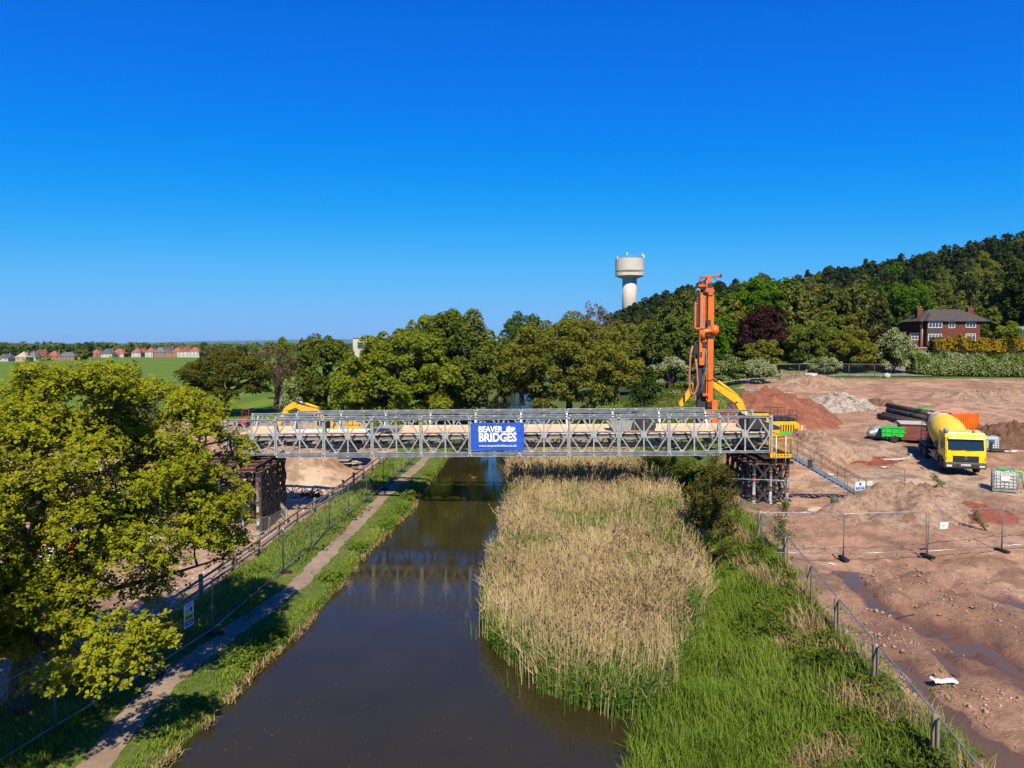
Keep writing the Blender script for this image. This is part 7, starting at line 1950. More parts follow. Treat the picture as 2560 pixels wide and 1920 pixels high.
# IBC tanks
def ibc(label, px, py, rz, strap, seed, sc=1.0):
    r = put('liquid_tank', label, 'tank', px, py, rz, group='caged plastic liquid tanks'); r.scale = (sc,) * 3
    MB().box(-.57, .57, -.47, .47, .17, 1.12).build('bottle', M_IBC, r, .07)
    MB().lathe([(.13, 1.1), (.13, 1.17), (.09, 1.18)], 14).build('cap', M_STEEL_DK, r)
    cgm = MB()
    for z in (.2, .38, .56, .74, .92, 1.12):
        cgm.tube([(-.6, -.5, z), (.6, -.5, z), (.6, .5, z), (-.6, .5, z), (-.6, -.5, z)], .016, 5, cap=False)
    for x in np.linspace(-.6, .6, 7):
        for y in (-.5, .5): cgm.tube([(x, y, .14), (x, y, 1.12)], .014, 5)
    for y in np.linspace(-.5, .5, 6):
        for x in (-.6, .6): cgm.tube([(x, y, .14), (x, y, 1.12)], .014, 5)
    for y in (-.2, .2): cgm.tube([(-.6, y, 1.13), (.6, y, 1.13)], .016, 5)
    cgm.build('cage', M_GALV, r)
    for y in (-.42, 0, .42): MB().box(-.6, .6, y - .06, y + .06, 0, .14).build('pallet_runner', M_GALV_D, r)
    MB().box(-.2, .2, -.525, -.518, .62, .9).build('plate', M_SIGNW if seed == 1 else M_BLUESIGN, r)
    if strap:
        s = thing('strap_bundle', 'bright green straps draped over the near white tank', 'strap', r.location + Vector((0, 0, 1.16 * sc)))
        strap_tangle(s, 7, .24, 5, .35)
        m = MB(); m.tube([(.3, -.3, .03), (.75, -.5, -.05), (.8, -.52, -.6), (.95, -.5, -1.1)], .07, 5); m.tube([(.1, -.3, .03), (.12, -.56, -.05), (.15, -.57, -1.0)], .03, 4); m.build('hanging_strap', M_GREENNET, s)
    return r
ibc('near white caged tank with green straps on the right of the brown heap', 2510, 1226, rad(-30), True, 1, 1.1)
ibc('white caged tank with a blue plate just right of the truck cab', 2472, 1129, rad(-12), False, 2)
dk = put('tarpaulin', 'dark crumpled sheet on the ground beside the far white tank', 'sheet', 2495, 1131)
MB().sphere((0, 0, .05), .9, 12, 6, (1.1, .5, .16)).build('sheet', M_STEEL_DK, dk)
# orange pail stand
os_ = put('mixing_tub', 'orange tub with a white board across it near the spoil bank', 'tub', 2002, 1090)
MB().lathe([(.32, 0), (.42, .3), (.36, .5), (.3, .52), (.42, .95), (.36, .97)], 14).build('tub', M_ORANGE, os_); MB().cbox((0, 0, .55), 1.5, .3, .06).build('board', M_SIGNW, os_)
# boards, drum and odds by the right pier
for k, (px, py, rz, lab, sx, sy) in enumerate(((2052, 1281, .35, 'warped tan plywood sheet lying left on the ground by the right pier', 1.3, .75), (2078, 1279, -.1, 'long tan board lying on the plywood by the right pier', 1.5, .4), (2103, 1277, .2, 'short tan board nearest the fence corner by the right pier', .7, .35))):
    r = put('timber_board', lab, 'board', px, py, rz, dz=.03 + .05 * k)
    m = MB(); n = 6
    vs = [(sx * (i / n - .5), y, .14 * math.sin(i / n * PI) * (k == 0) + z) for i in range(n + 1) for y, z in ((-sy / 2, 0), (sy / 2, 0), (sy / 2, .04), (-sy / 2, .04))]
    m.add(vs, [(i * 4 + j, (i + 1) * 4 + j, (i + 1) * 4 + (j + 1) % 4, i * 4 + (j + 1) % 4) for i in range(n) for j in range(4)] + [(0, 1, 2, 3), (n * 4 + 3, n * 4 + 2, n * 4 + 1, n * 4)])
    m.build('sheet', M_TIMBER, r)
gd = put('drum', 'dark green drum standing by the boards near the right pier', 'drum', 2085, 1266); MB().lathe([(.2, 0), (.2, .55), (.16, .58)], 14).build('barrel', mat('dark_green_paint', (.05, .11, .04), (.035, .075, .03), 4, .6), gd); MB().tube([(-.25, 0, 0), (-.05, 0, .6)], .03, 5).build('lever', M_STEEL_DK, gd)
bpn = thing('black_panel', 'small black panel hanging on the stair handrail', 'panel', sa_ + d * .18 + Vector((0, -.46, -.35)))
MB().box(0, .28, -.012, .012, 0, .5).build('board', M_STEEL_DK, bpn); MB().tube([(.14, 0, .5), (.14, .02, .75)], .01, 4).build('hook', M_STEEL_DK, bpn)
def litter(label, px, py, s, seed, zf=zr):
    r = put('plastic_sheet', label, 'plastic sheet', px, py, 0, zf); rng = np.random.default_rng(seed)
    u, v = np.meshgrid(np.linspace(-1, 1, 17), np.linspace(-1, 1, 13)); e = 1 - 0.25 * np.abs(fbm(u * 2 + seed, v * 2, 141))
    X, Yy = u * s * e, v * s * .5 * e + .2 * s * fbm(u * 1.5, v * 1.5, 142 + seed); Z = .10 * s + .22 * s * fbm(u * 2.2 + seed, v * 2.2, 143) + .09 * s * np.abs(fbm(u * 6, v * 6, 144))
    i = (np.arange(12)[:, None] * 17 + np.arange(16)[None, :]).ravel()
    V = np.stack([X, Yy, np.maximum(Z, .01)], -1).reshape(-1, 3); F = np.stack([i, i + 1, i + 18, i + 17], 1)
    V = np.concatenate([V, V - [0, 0, .012]]); F = np.concatenate([F, F[:, ::-1] + 17 * 13])
    link_mesh('sheet', np_mesh('sheet', V, F, M_TARP, True), r)
litter('crumpled white plastic sheet in the wet mud near the puddles', 2360, 1718, .36, 1)
litter('small white plastic scrap behind the nearest fence panels', 2290, 1732, .2, 2)
litter('white plastic scrap beside the first fence foot in the mud', 2083, 1414, .25, 3)
litter('small white scrap beside the stair', 2078, 1188, .3, 4)
litter('pale scrap on the spoil behind the notice board', 2215, 1172, .35, 5)
litter('pale sheet on the track right of the truck', 2527, 1131, .5, 6)

# ---- left works yard
yz = zl
rd = at_y(611, 1046, 68)
dm = thing('site_dumper', 'small red dumper with a roll bar left behind the bridge', 'dumper', (rd.x, 68, zl(rd.x, 68)), rad(8)); dm.scale = (.5, .6, .66)
MB().box(-.85, .85, -.5, 1.6, .55, .9).build('chassis', M_REDP, dm, .04); MB().prism([(-.95, 1.5), (.95, 1.5), (.75, .8), (-.75, .8)], -1.7, -.4, 'y').build('skip', M_REDP, dm, .04)
MB().tube([(-.62, .9, .9), (-.62, .9, 2.55), (-.5, .9, 2.68), (.5, .9, 2.68), (.62, .9, 2.55), (.62, .9, .9)], .055, 8).build('roll_bar', M_REDP, dm)
MB().cbox((0, .7, 1.05), .5, .5, .3).build('seat', M_BLACK, dm, .05)
for x in (-.85, .85):
    for y in (-.95, 1.1): MB().lathe([(.2, -.2), (.45, -.17), (.45, .17), (.2, .2)], 16, (x, y, .45), Matrix.Rotation(PI / 2, 3, 'Y')).build('wheel', M_BLACK, dm)
rng9 = np.random.default_rng(19)
bp_ = at_z(772, 1240, -.8)
br = thing('brushwood_pile', 'pile of dark twisted brushwood on the pale yard', 'brushwood', (bp_.x, bp_.y, zl(bp_.x, bp_.y)))
m = MB()
for k in range(60):
    p = Vector((rng9.normal() * .5, rng9.normal() * .28, abs(rng9.normal()) * .18)); dd_ = Vector((rng9.normal(), rng9.normal() * .6, rng9.normal() * .35)).normalized() * rng9.uniform(.3, .75)
    m.tube([p, p + dd_ * .5 + Vector((0, 0, .12)), p + dd_], [.035, .03, .012], 4, cap=False)
o = m.build('branches', M_BARK_D, br); o['kind'] = 'stuff'
wb = thing('rag', 'small white rag beside the brushwood pile', 'rag', (bp_.x - .95, bp_.y - .1, zl(bp_.x - .95, bp_.y))); MB().sphere((0, 0, .1), .2, 8, 5, (1, .8, .6)).build('cloth', M_TARP, wb)
sp2 = at_z(858, 1200, -.75)
ss_ = thing('steel_sheet', 'grey steel sheet resting on timbers by the towpath fence', 'steel sheet', (sp2.x, sp2.y, zl(sp2.x, sp2.y) + .32), rad(-6)); MB().box(-.65, .65, -.4, .4, 0, .05).build('sheet', M_GALV, ss_); MB().box(-.6, .6, -.42, -.36, -.06, 0).build('edge', M_GALV_D, ss_)
for k in range(9):
    r = thing('timber_offcut', 'pale timber offcut in the loose heap under the grey steel sheet' if k < 5 else 'pale timber offcut strewn right of the grey steel sheet', 'timber', (sp2.x + rng9.normal() * .25 + (0 if k < 5 else 1.25), sp2.y - .1 + rng9.normal() * .25, zl(sp2.x, sp2.y) + .04 + .06 * (k % 5)), rng9.uniform(0, 3), 'timber offcuts under the steel sheet' if k < 5 else 'timber offcuts beside the steel sheet')
    MB().cbox((0, 0, 0), rng9.uniform(.6, 1.2), .12, .06).build('board', M_TIMBER, r)
def bulk_bag(label, px, py, s=1.0):
    p = at_z(px, py, -.85); r = thing('bulk_bag', label, 'bag', (p.x, p.y, zl(p.x, p.y) - .03), rng9.uniform(0, 1), 'white bulk bags in the works yard')
    MB().sphere((0, 0, .48), .55, 14, 8, (1.05, 1.05, .95)).build('sack', M_TARP, r); m = MB()
    for x, y in ((-.4, -.4), (.4, -.4), (.4, .4), (-.4, .4)): m.tube([(x, y, .75), (x * .9, y * .9, 1.15), (x * .6, y * .6, 1.0)], .03, 4)
    m.build('loops', M_TARP, r); r.scale = (s, s, s)
for k, (px, py, s) in enumerate(((60, 1262, 1.3), (110, 1275, 1.2), (85, 1300, 1.3), (265, 1290, 1.5), (305, 1270, 1.4), (345, 1300, 1.5), (310, 1330, 1.3), (385, 1320, 1.2), (230, 1335, 1.2), (180, 1345, 1.1), (520, 1290, 1.1), (130, 1420, 1.1))):
    bulk_bag('white bulk bag seen through the oak leaves, %s from the far left' % ORD[k], px, py, s)
wsh = at_z(300, 1345, -.85)
tp_ = thing('tarpaulin', 'large white sheet spread in the yard behind the near oak', 'sheet', (wsh.x, wsh.y, zl(wsh.x, wsh.y)))
MB().sphere((0, 0, 0), 2.6, 18, 8, (1.0, .5, .25)).build('sheet', M_TARP, tp_)
for k, (px, py) in enumerate(((165, 1335), (215, 1330), (255, 1325), (120, 1400), (160, 1390))):
    p = at_z(px, py, -.85); r = thing('traffic_block', 'orange plastic barrier block behind the near oak, %s from the left' % ORD[k], 'barrier block', (p.x, p.y, zl(p.x, p.y)), rng9.uniform(-.4, .4), 'orange barrier blocks in the yard')
    MB().prism([(-.25, 0), (.25, 0), (.12, .5), (.08, 1.0), (-.08, 1.0), (-.12, .5)], -.7, .7, 'x').build('body', M_ORANGE, r, .03); MB().box(-.75, .75, -.06, .06, .55, .7).build('rail', M_WHITE, r)
gn = at_z(440, 1275, -.85); g2 = thing('green_netting', 'crumpled green netting on the ground left of the left pier', 'netting', (gn.x, gn.y, zl(gn.x, gn.y))); strap_tangle(g2, 26, .7, 8, .8)
bc_ = on(285, 1122, zl); b2 = thing('container', 'blue steel container far back in the works yard', 'container', (bc_.x, bc_.y, zl(bc_.x, bc_.y)), rad(5))
M_BLUEC = mat('blue_container_paint', (.02, .07, .30), (.015, .05, .22), 2, .5)
MB().box(-1.5, 1.5, 0, 2.4, .1, 1.5).build('walls', M_BLUEC, b2)
for k in range(14): MB().box(-1.45 + .21 * k, -1.35 + .21 * k, -.04, 0, .2, 1.42).build('rib', M_BLUEC, b2)
MB().box(-1.53, 1.53, -.03, 2.43, 1.5, 1.56).build('roof', M_BLUEC, b2)
# duck on the canal
dp = at_z(1183, 1196, 0.0); dkk = thing('duck', 'small dark duck floating on the canal under the bridge', 'duck', (dp.x, dp.y, 0.0), rad(200))
m = MB(); m.sphere((0, 0, .05), .16, 12, 7, (1.5, .85, .7)); m.tube([(.16, 0, .1), (.2, 0, .2), (.23, 0, .26)], [.06, .045, .05], 8); m.sphere((.25, 0, .28), .06, 8, 6, (1.15, .9, .9)); m.prism([(.29, .27), (.37, .255), (.36, .245), (.29, .25)], -.022, .022, 'y'); m.prism([(-.2, .08), (-.33, .14), (-.22, .04)], -.05, .05, 'y')
m.build('body', M_HEAP_DK, dkk)

# ================================================================== buildings
def brick_mat(name, a, b, c):
    g = NG(name); co = g.coord()
    br_ = g.n('TexBrick', None, Vector=g.n('Mapping', None, Vector=co, Rotation=(PI / 2, 0, 0)).outputs[0], Scale=4.4, Color1=a, Color2=b, Mortar=c, Mortar_Size=0.012)
    col = g.mix(g.ramp(g.noise(co, 1.2, 5), [(.35, 0.0), (.7, .4)]), br_.outputs[0], tuple(v * .6 for v in a))
    return g.pbr(col, .9, 0, None, .2)
M_BRICK = brick_mat('red_brick', (.135, .040, .026), (.095, .030, .021), (.13, .085, .065))
M_BRICK2 = brick_mat('orange_brick', (.27, .12, .075), (.20, .09, .06), (.3, .2, .15))
M_SLATE = mat('dark_roof_tiles', (.072, .058, .052), (.038, .031, .029), 2.5, .85, 0, .5, 12)
M_SLATE2 = mat('grey_blue_roof_tiles', (.12, .13, .155), (.08, .088, .105), .6, .8)
M_REDROOF = mat('red_roof_tiles', (.30, .10, .072), (.21, .072, .055), .6, .85)
M_RENDER = mat('white_render', (.48, .47, .455), (.38, .375, .365), .5, .85)
M_WINW = mat('white_window_frames', (.82, .83, .84), (.78, .79, .80), 2, .4)
M_PANE = NG('window_glass').pbr((.035, .05, .07), .06, 0, None, .8)
M_BEIGE = mat('unfinished_blockwork', (.42, .35, .27), (.32, .27, .21), .8, .9)
def hip_roof(m, x0, x1, y0, y1, z0, h, over=.45, gable=False):
    x0 -= over; x1 += over; y0 -= over; y1 += over; w, d_ = x1 - x0, y1 - y0
    if w >= d_: i = 0 if gable else d_ / 2; a, b = (x0 + i, (y0 + y1) / 2, z0 + h), (x1 - i, (y0 + y1) / 2, z0 + h); fs = [(0, 1, 5, 4), (1, 2, 5), (2, 3, 4, 5), (3, 0, 4)]
    else: i = 0 if gable else w / 2; a, b = ((x0 + x1) / 2, y0 + i, z0 + h), ((x0 + x1) / 2, y1 - i, z0 + h); fs = [(0, 1, 4), (1, 2, 5, 4), (2, 3, 5), (3, 0, 4, 5)]
    m.add([(x0, y0, z0), (x1, y0, z0), (x1, y1, z0), (x0, y1, z0), a, b], fs + [(3, 2, 1, 0)]); return m
def window(parent, x, y, z, w, h, cols, rows=1):
    f = MB(); t = .09
    f.box(x - t, x + w + t, y - .07, y - .003, z - t, z); f.box(x - t, x + w + t, y - .07, y - .003, z + h, z + h + t)
    f.box(x - t, x, y - .069, y - .003, z, z + h); f.box(x + w, x + w + t, y - .069, y - .003, z, z + h)
    for k in range(1, cols): f.box(x + w * k / cols - .035, x + w * k / cols + .035, y - .066, y - .003, z, z + h)
    for k in range(1, rows + 1):
        if rows > 1 and k < rows: f.box(x, x + w, y - .064, y - .003, z + h * (k / rows) - .03, z + h * (k / rows) + .03)
    f.box(x, x + w, y - .062, y - .003, z + h * .72, z + h * .72 + .05)
    fr = f.build('window', M_WINW, parent)
    for k in range(cols): MB().box(x + w * k / cols + .04, x + w * (k + 1) / cols - .04, y - .03, y - .002, z + .01, z + h - .01).build('pane', M_PANE, fr)
    return fr
# red brick house on the slope
hx = at_y(2372, 866, 150); hz = at_y(2372, 866, 150).z
S = 150 / FPX
house = thing('brick_house', 'red brick house with hipped dark roof and two chimneys on the slope', 'house', (hx.x, 150, hz))
HXp = lambda px: (px - 2372) * S
HZp = lambda py: (866 - py) * S
x0, x1 = HXp(2300), HXp(2449); ze, zr_ = HZp(803), HZp(771.5)
wl_ = MB().box(x0, x1, 0, 7.5, -2.0, ze).build('wall', M_BRICK, house)
hip_roof(MB(), x0, x1 + 1.6, 0, 7.5, ze, zr_ - ze, .5).build('roof', M_SLATE, house)
MB().box(x1 - .02, x1 + 1.4, 2.0, 7.4, -2, ze - .01).build('rear_wing', M_BRICK, house)
MB().box(x0 - .5, x1 + 2.1, -.56, -.5, ze - .12, ze + .02).build('gutter', M_STEEL_DK, house)
for cx, cy, top in ((HXp(2315), 3.0, HZp(770)), (HXp(2462), 5.5, HZp(767))):
    c = MB().box(cx - .55, cx + .55, cy - .45, cy + .45, ze - .5, top).build('chimney', M_BRICK, house); MB().box(cx - .62, cx + .62, cy - .52, cy + .52, top - .35, top - .2).build('chimney_band', M_BRICK2, c)
    for s in (-.28, .28): MB().lathe([(.15, top), (.13, top + .4)], 10, (cx + s, cy, 0)).build('chimney_pot', M_BRICK2, c)
b0_, b1_ = HXp(2309), HXp(2346)
bay = MB(); bay.box(b0_, b1_, -1.1, -.003, -1.5, HZp(851.5)); bay.box(b0_ + .01, b1_ - .01, -1.09, -.003, HZp(851.5), ze); bay.build('bay', M_BRICK, house)
MB().box(b0_ - .02, b1_ + .02, -1.13, -1.1, HZp(836), HZp(822)).build('hung_tile_panel', M_SLATE, house)
hip_roof(MB(), b0_, b1_, -1.1, 3.0, ze + .01, (zr_ - ze) * .62, .5).build('bay_roof', M_SLATE, house)
window(house, HXp(2313), -1.105, HZp(819), 2.6, 1.2, 4); window(house, HXp(2313), -1.105, HZp(852), 2.6, 1.3, 4)
window(house, HXp(2370.5), 0, HZp(819), 1.15, 1.2, 2); window(house, HXp(2413.5), 0, HZp(818), 1.9, 1.2, 3); window(house, HXp(2414), 0, HZp(850), 1.9, 1.2, 3)
p_ = MB().box(HXp(2277), x0 - .003, .6, 4, -2, HZp(836)).build('porch', M_BRICK, house); MB().box(HXp(2275), x0 - .01, .3, 4.1, HZp(836), HZp(832)).build('porch_roof', M_STEEL_DK, p_); window(house, HXp(2283), .6, HZp(849), 1.2, .9, 2)
for px in (2304, 2349): MB().tube([(HXp(px), -.1 if px > 2340 else -.06, ze), (HXp(px), -.1 if px > 2340 else -.06, -1)], .05, 6).build('drainpipe', M_WINW, house)
# terrace wall, lawn and drive in front of the house
def sheet_strip(name, pts, m, dz=.05, kind='structure', n=8):
    P = []
    for (xa, ya, xb_, yb_) in pts:
        P.append([(xa + (xb_ - xa) * k / n, ya + (yb_ - ya) * k / n) for k in range(n + 1)])
    A_ = np.array(P); X, Y = A_[..., 0], A_[..., 1]
    return grid_sheet(name, X, Y, z_right(X, Y) + dz, m, {'bank': np.zeros_like(X)}, kind)
M_TARMAC = mat('worn_tarmac', (.20, .19, .185), (.14, .135, .13), .8, .95)
q_ = lambda px, y: at_y(px, 900, y).x
sheet_strip('road', [(q_(1900, 112), y_, q_(2345, 112), y_) for y_ in np.linspace(113.2, 116.2, 4)], M_TARMAC, .06, n=40)
sheet_strip('drive', [(q_(2262, 112) + (y_ - 113) * .25, y_, q_(2312, 112) + (y_ - 113) * .32, y_) for y_ in np.linspace(113, 134, 14)], M_TARMAC, .09, n=6)
sheet_strip('lawn', [(q_(2262, y_), y_, q_(2345, y_), y_) for y_ in np.linspace(120, 146, 16)], M_VERGE, .08, n=10)
sheet_strip('grass_verge', [(q_(2000, 112), y_, q_(2268, 112), y_) for y_ in np.linspace(116.5, 121, 6)], M_VERGE, .1, n=30)
tw = thing('terrace_wall', 'low brown stone terrace wall below the brick house', 'wall', (hx.x, 147.2, hz - 2.2)); MB().box(HXp(2275), HXp(2340), -.2, .2, 0, 1.9).build('wall', M_HEAP_DK, tw); MB().box(HXp(2274), HXp(2341), -.26, .26, 1.9, 2.03).build('coping', M_CONC, tw)
gh = at_y(2545, 838, 156); g_h = thing('greenhouse', 'small glass greenhouse with green frame at the right edge', 'greenhouse', (gh.x, 156, at_y(2545, 838, 156).z - 2.2))
MB().box(-3.0, 3.0, 0, 2.5, 0, 3.4).build('glazing', M_PANE, g_h); hip_roof(MB(), -3, 3, 0, 2.5, 3.4, .7, .1, True).build('roof', mat('green_tinted_glass', (.16, .32, .28), (.1, .24, .2), 1, .3), g_h)
for x in np.linspace(-3, 3, 7): MB().box(x - .06, x + .06, -.05, -.003, 0, 3.4).build('glazing_bar', M_ALU, g_h)
# five-bar gate, concrete ring, boulder, lamp posts
gt = at_y(1984, 948, 108); gz_ = zr(gt.x, 108)
ga = thing('field_gate', 'weathered timber five-bar gate at the far corner of the site', 'gate', (gt.x, 108, gz_ + .1)); gw = 3.4
for k in range(5): MB().box(-gw / 2, gw / 2, -.03, .03, .15 + k * .25, .25 + k * .25).build('bar', M_POST, ga)
for x in (-gw / 2, 0, gw / 2): MB().box(x - .05, x + .05, -.06, -.031, .05, 1.35).build('upright', M_POST, ga)
MB().beam((-gw / 2, .05, .2), (gw / 2, .05, 1.2), .03, .1).build('brace', M_POST, ga); MB().beam((-gw / 2, .07, 1.2), (gw / 2, .07, .2), .03, .1).build('brace', M_POST, ga)
for x in (-gw / 2 - .18, gw / 2 + .18): MB().box(x - .1, x + .1, -.1, .1, -.3, 1.5).build('post', M_POST, ga)
cr = at_y(2027, 948, 107); crr = thing('concrete_ring', 'pale concrete manhole ring standing beside the five-bar gate', 'concrete ring', (cr.x, 107, zr(cr.x, 107) + .1)); MB().lathe([(.75, 0), (.9, 0), (.9, 1.0), (.75, 1.0), (.75, 0)], 24, cap=False).build('ring', M_CONC, crr)
bo = at_y(2211, 938, 112); bo_ = thing('boulder', 'pale boulder at the foot of the mesh fence by the drive', 'boulder', (bo.x, 111.2, zr(bo.x, 111.2))); MB().sphere((0, 0, .3), .5, 9, 6, (1.1, .8, .9)).build('stone', M_CONC, bo_)
for k, (px, top, base, Y, lab) in enumerate(((1632, 850, 888, 175, 'grey street lamp on the grass slope left of the rig'), (1665, 867, 885, 190, 'short street lamp further right on the grass slope'))):
    p = at_y(px, base, Y); r = thing('street_lamp', lab, 'street lamp', (p.x, Y, p.z - 1.5)); h = (base - top) / FPX * Y + 1.5
    MB().tube([(0, 0, -1), (0, 0, h), (.5, 0, h + .15)], [.12, .08, .06], 8).build('post', M_GALV, r); MB().cbox((.75, 0, h + .16), .7, .28, .14).build('lamp_head', M_WHITE, r, .04)
# long white works building behind the trees
wbx = at_y(1160, 842, 300); wb_ = thing('works_building', 'long low white building partly hidden behind the big oaks', 'building', (wbx.x, 300, -1.5))
xa, xb2 = at_y(882, 842, 300).x - wbx.x, at_y(1262, 842, 300).x - wbx.x; hh = at_y(900, 845, 300).z + 1.5
MB().box(xa, xb2, 0, 30, 0, hh).build('wall', M_RENDER, wb_); MB().box(xa - .3, xb2 + .3, -.4, 30.3, hh, hh + .5).build('roof_edge', M_GALV_D, wb_)
for k in range(14):
    x = xa + 2 + k * 3.9; MB().box(x, x + 2.6, -.06, -.003, hh - 4.4, hh - 1.8).build('window', M_PANE, wb_)
# water tower
wtx = at_y(1573, 800, 520); zt = lambda py: at_y(1573, py, 520).z; k_ = 520 / FPX
wt = thing('water_tower', 'pale concrete water tower with a wide drum on a round shaft above the trees', 'water tower', (wtx.x, 520, zr(wtx.x, 520) - 2)); zb_ = wt.location.z
M_TOWER = mat('pale_tower_concrete', (.56, .52, .475), (.48, .445, .41), .12, .9)
Z = lambda py: zt(py) - zb_
RT, RS = 35.2 * k_, 17.7 * k_
MB().lathe([(RS * 1.02, 0), (RS, Z(745)), (RS, Z(697))], 48, smooth=True).build('shaft', M_TOWER, wt)
MB().lathe([(RS, Z(697)), (RT, Z(690.5)), (RT, Z(683.2))], 72, smooth=False).build('lower_ring', M_TOWER, wt)
MB().lathe([(RT * .955, Z(683.2)), (RT * .955, Z(677.8))], 48).build('gallery', M_STEEL_DK, wt)
for k in range(44):
    a = 2 * PI * k / 44; c, s = math.cos(a), math.sin(a); MB().cbox((RT * .97 * c, RT * .97 * s, (Z(683) + Z(678)) / 2), .35, .35, Z(677.8) - Z(683.2), Matrix.Rotation(a, 3, 'Z')).build('gallery_fin', M_TOWER, wt)
MB().lathe([(RT, Z(677.8)), (RT * 1.0, Z(648.5)), (RT * .97, Z(648)), (RT * .5, Z(646))], 72, smooth=False).build('tank', M_TOWER, wt)
rlm = MB()
for zz in (1.0, 2.0):
    rlm.tube([(RT * .93 * math.cos(2 * PI * k / 32), RT * .93 * math.sin(2 * PI * k / 32), Z(648) + zz) for k in range(33)], .09, 4, cap=False)
for k in range(24): rlm.tube([(RT * .93 * math.cos(2 * PI * k / 24), RT * .93 * math.sin(2 * PI * k / 24), Z(648.3)), (RT * .93 * math.cos(2 * PI * k / 24), RT * .93 * math.sin(2 * PI * k / 24), Z(648) + 2)], .07, 4)
rlm.build('roof_railing', M_GALV_D, wt)
for px, top, a_ in ((1541.5, 641, 185), (1562.5, 634, 250), (1602, 635, 320), (1608, 637, 350)):
    x = (px - 1573) * k_; y = -math.sqrt(max(0, (RT * .93) ** 2 - x * x)) * .8
    ap = MB().tube([(x, y, Z(648)), (x, y, Z(top))], .12, 5).build('antenna_pole', M_GALV_D, wt); MB().box(x - .35, x + .35, y - .5, y - .15, Z(top) - 2.0, Z(top)).build('antenna_panel', M_WHITE, ap)
# housing estate
def estate_house(label, px, W, Y, base_py, wall_h, roof_h, wallm, roofm, gable=False, depth=8.0, rz=0.0, split=None):
    p = at_y(px, base_py, Y); r = thing('estate_house', label, 'house', (p.x, Y, zl(p.x, Y) - .1), rz)
    w = W / FPX * Y; zb = p.z - r.location.z; x0, x1 = -w / 2, w / 2; wall_h *= .74; roof_h *= .95; top = max(zb, 0) + wall_h
    MB().box(x0, x1, 0, depth, -.5, top).build('wall', wallm, r)
    if split is not None: MB().box(x0 + w * split, x1 + .02, -.15, -.003, -.5, top - .05).build('front_bay', M_RENDER if wallm is not M_RENDER else M_BRICK2, r)
    if gable:
        m = MB(); m.add([(x0 - .3, -.4, top), (x1 + .3, -.4, top), (x1 + .3, depth + .4, top), (x0 - .3, depth + .4, top), (0, -.4, top + roof_h), (0, depth + .4, top + roof_h)], [(0, 1, 4), (1, 2, 5, 4), (2, 3, 5), (3, 0, 4, 5), (3, 2, 1, 0)]); m.build('roof', roofm, r)
    else: hip_roof(MB(), x0, x1, 0, depth, top, roof_h, .4).build('roof', roofm, r)
    n = max(2, int(w / 3))
    for k in range(n):
        xx = x0 + w * (k + .5) / n
        for z in (top - 1.7, top - 4.2):
            if z < .3: continue
            f = MB().box(xx - .65, xx + .65, -.2 if split else -.06, -.16 if split else -.003, z, z + 1.2).build('window', M_WINW, r); MB().box(xx - .55, xx + .55, -.24 if split else -.1, -.205 if split else -.065, z + .1, z + 1.1).build('pane', M_PANE, f)
    MB().box(x1 - 1.3, x1 - .6, depth * .5 - .4, depth * .5 + .4, top + .5, top + roof_h + .9).build('chimney', M_BRICK2, r)
    return r
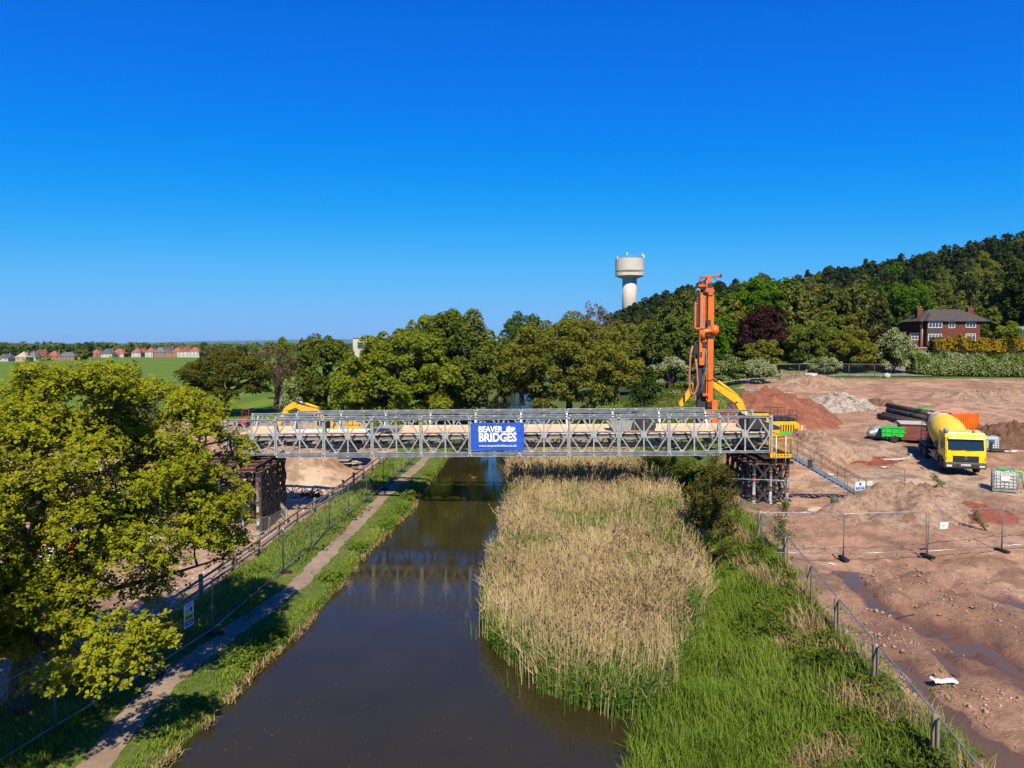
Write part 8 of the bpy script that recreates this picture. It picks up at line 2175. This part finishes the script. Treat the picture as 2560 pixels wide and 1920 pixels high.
EH = [
 ('red-roofed brick house right of the dark tree at the left end of the estate', 237, 26, 690, 894, 4.6, 4.4, M_BRICK2, M_REDROOF, False, None),
 ('grey-roofed house with a pointed front gable and white wall', 266, 28, 680, 895, 4.8, 5.2, M_RENDER, M_SLATE2, True, None),
 ('widest red-roofed house with one white front bay', 295, 29, 690, 893, 4.8, 5.0, M_BRICK2, M_REDROOF, False, .7),
 ('grey-roofed house between two red roofs in the middle of the estate', 320, 24, 700, 893, 4.6, 4.6, M_RENDER, M_SLATE2, False, None),
 ('red-roofed house with white walls right of the middle grey roof', 340, 22, 690, 891, 5.0, 4.8, M_RENDER, M_REDROOF, False, None),
 ('smallest red-roofed brick house in the middle of the estate', 355, 15, 710, 890, 4.6, 4.2, M_BRICK2, M_REDROOF, False, None),
 ('red-roofed house with a long white front', 374, 22, 690, 889, 4.8, 4.6, M_RENDER, M_REDROOF, False, None),
 ('long grey-roofed brick house in the right half of the estate', 398, 30, 690, 890, 4.6, 5.2, M_BRICK2, M_SLATE2, False, None),
 ('grey gabled house end right of the long grey roof', 421, 18, 690, 889, 4.4, 5.4, M_BRICK2, M_SLATE2, True, None),
 ('red-roofed house with brick left half and white right half', 441, 24, 690, 889, 4.8, 4.8, M_BRICK2, M_REDROOF, False, .6),
 ('red gabled house with white front near the right end', 463, 20, 690, 888, 4.8, 5.0, M_RENDER, M_REDROOF, True, None),
 ('low red-roofed house with white side near the right end', 485, 25, 690, 887, 4.6, 4.4, M_RENDER, M_REDROOF, False, None),
 ('last red-roofed brick house at the right end of the estate', 507, 18, 690, 886, 4.0, 3.6, M_BRICK2, M_REDROOF, False, None),
 ('long low grey-roofed building left of the dark tree', 165, 42, 560, 900, 3.6, 3.6, M_BRICK2, M_SLATE2, False, None),
 ('red-roofed house left of the long low grey roof', 130, 28, 560, 902, 4.2, 4.6, M_BRICK2, M_REDROOF, False, None),
 ('red steep-roofed house with brick gable further left', 97, 26, 540, 904, 4.6, 5.4, M_BRICK2, M_REDROOF, True, None),
 ('grey-roofed house behind scaffolding-coloured walls', 78, 24, 520, 906, 4.6, 4.4, M_BEIGE, M_SLATE2, False, None),
 ('unfinished beige house without roof tiles', 52, 26, 500, 910, 4.4, 4.2, M_BEIGE, M_BEIGE, False, None),
 ('pale grey roof at the far left edge', 8, 24, 520, 904, 3.4, 3.2, M_RENDER, M_SLATE2, True, None),
]
for (lab, px, W, Y, by_, wh, rh, wm, rm, gb, sp__) in EH: estate_house(lab, px, W, Y, by_, wh, rh, wm, rm, gb, 8.0, 0, sp__)
# field-edge hedge, poles, turbine
for k, (px, top, Y, lab) in enumerate(((243, 866, 640, 'thin pole between the red and grey roofs'), (324, 865, 660, 'thin pole at the middle grey roof'), (518, 862, 640, 'thin pole at the right end of the estate'))):
    p = at_y(px, top, Y); r = thing('utility_pole', lab, 'pole', (p.x, Y, zl(p.x, Y))); MB().tube([(0, 0, -.5), (0, 0, p.z - r.location.z)], [.22, .16], 6).build('pole', M_BARK, r); MB().beam((-1.2, 0, p.z - r.location.z - .6), (1.2, 0, p.z - r.location.z - .6), .2, .2).build('cross_arm', M_BARK, r)
p = at_y(436, 855.5, 3000); tb_ = thing('wind_turbine', 'tiny white wind turbine on the horizon above the estate', 'wind turbine', (p.x, 3000, 0)); MB().tube([(0, 0, 0), (0, 0, p.z - 4)], [1.4, .9], 8).build('mast', M_WHITE, tb_); bl = MB()
for a_ in (80, 200, 320): bl.tube([(0, -2, p.z - 4), (9 * math.cos(rad(a_)), -2, p.z - 4 + 9 * math.sin(rad(a_)))], [.8, .2], 5)
bl.build('rotor', M_WHITE, tb_)
# ================================================================== the air between here and the far hills
hz_ = MB().box(-15000, 15000, -80, 21000, -8, 210)
g = NG('clear_air')
pv = g.n('VolumePrincipled', None, Color=(0.38, 0.68, 1.0, 1), Density=3.2e-5, Anisotropy=0.1)
g.t.links.new(pv.outputs[0], g.t.nodes.new('ShaderNodeOutputMaterial').inputs['Volume'])
tag(hz_.build('haze', g.m), 'thin blue haze over the plain', kind='stuff')
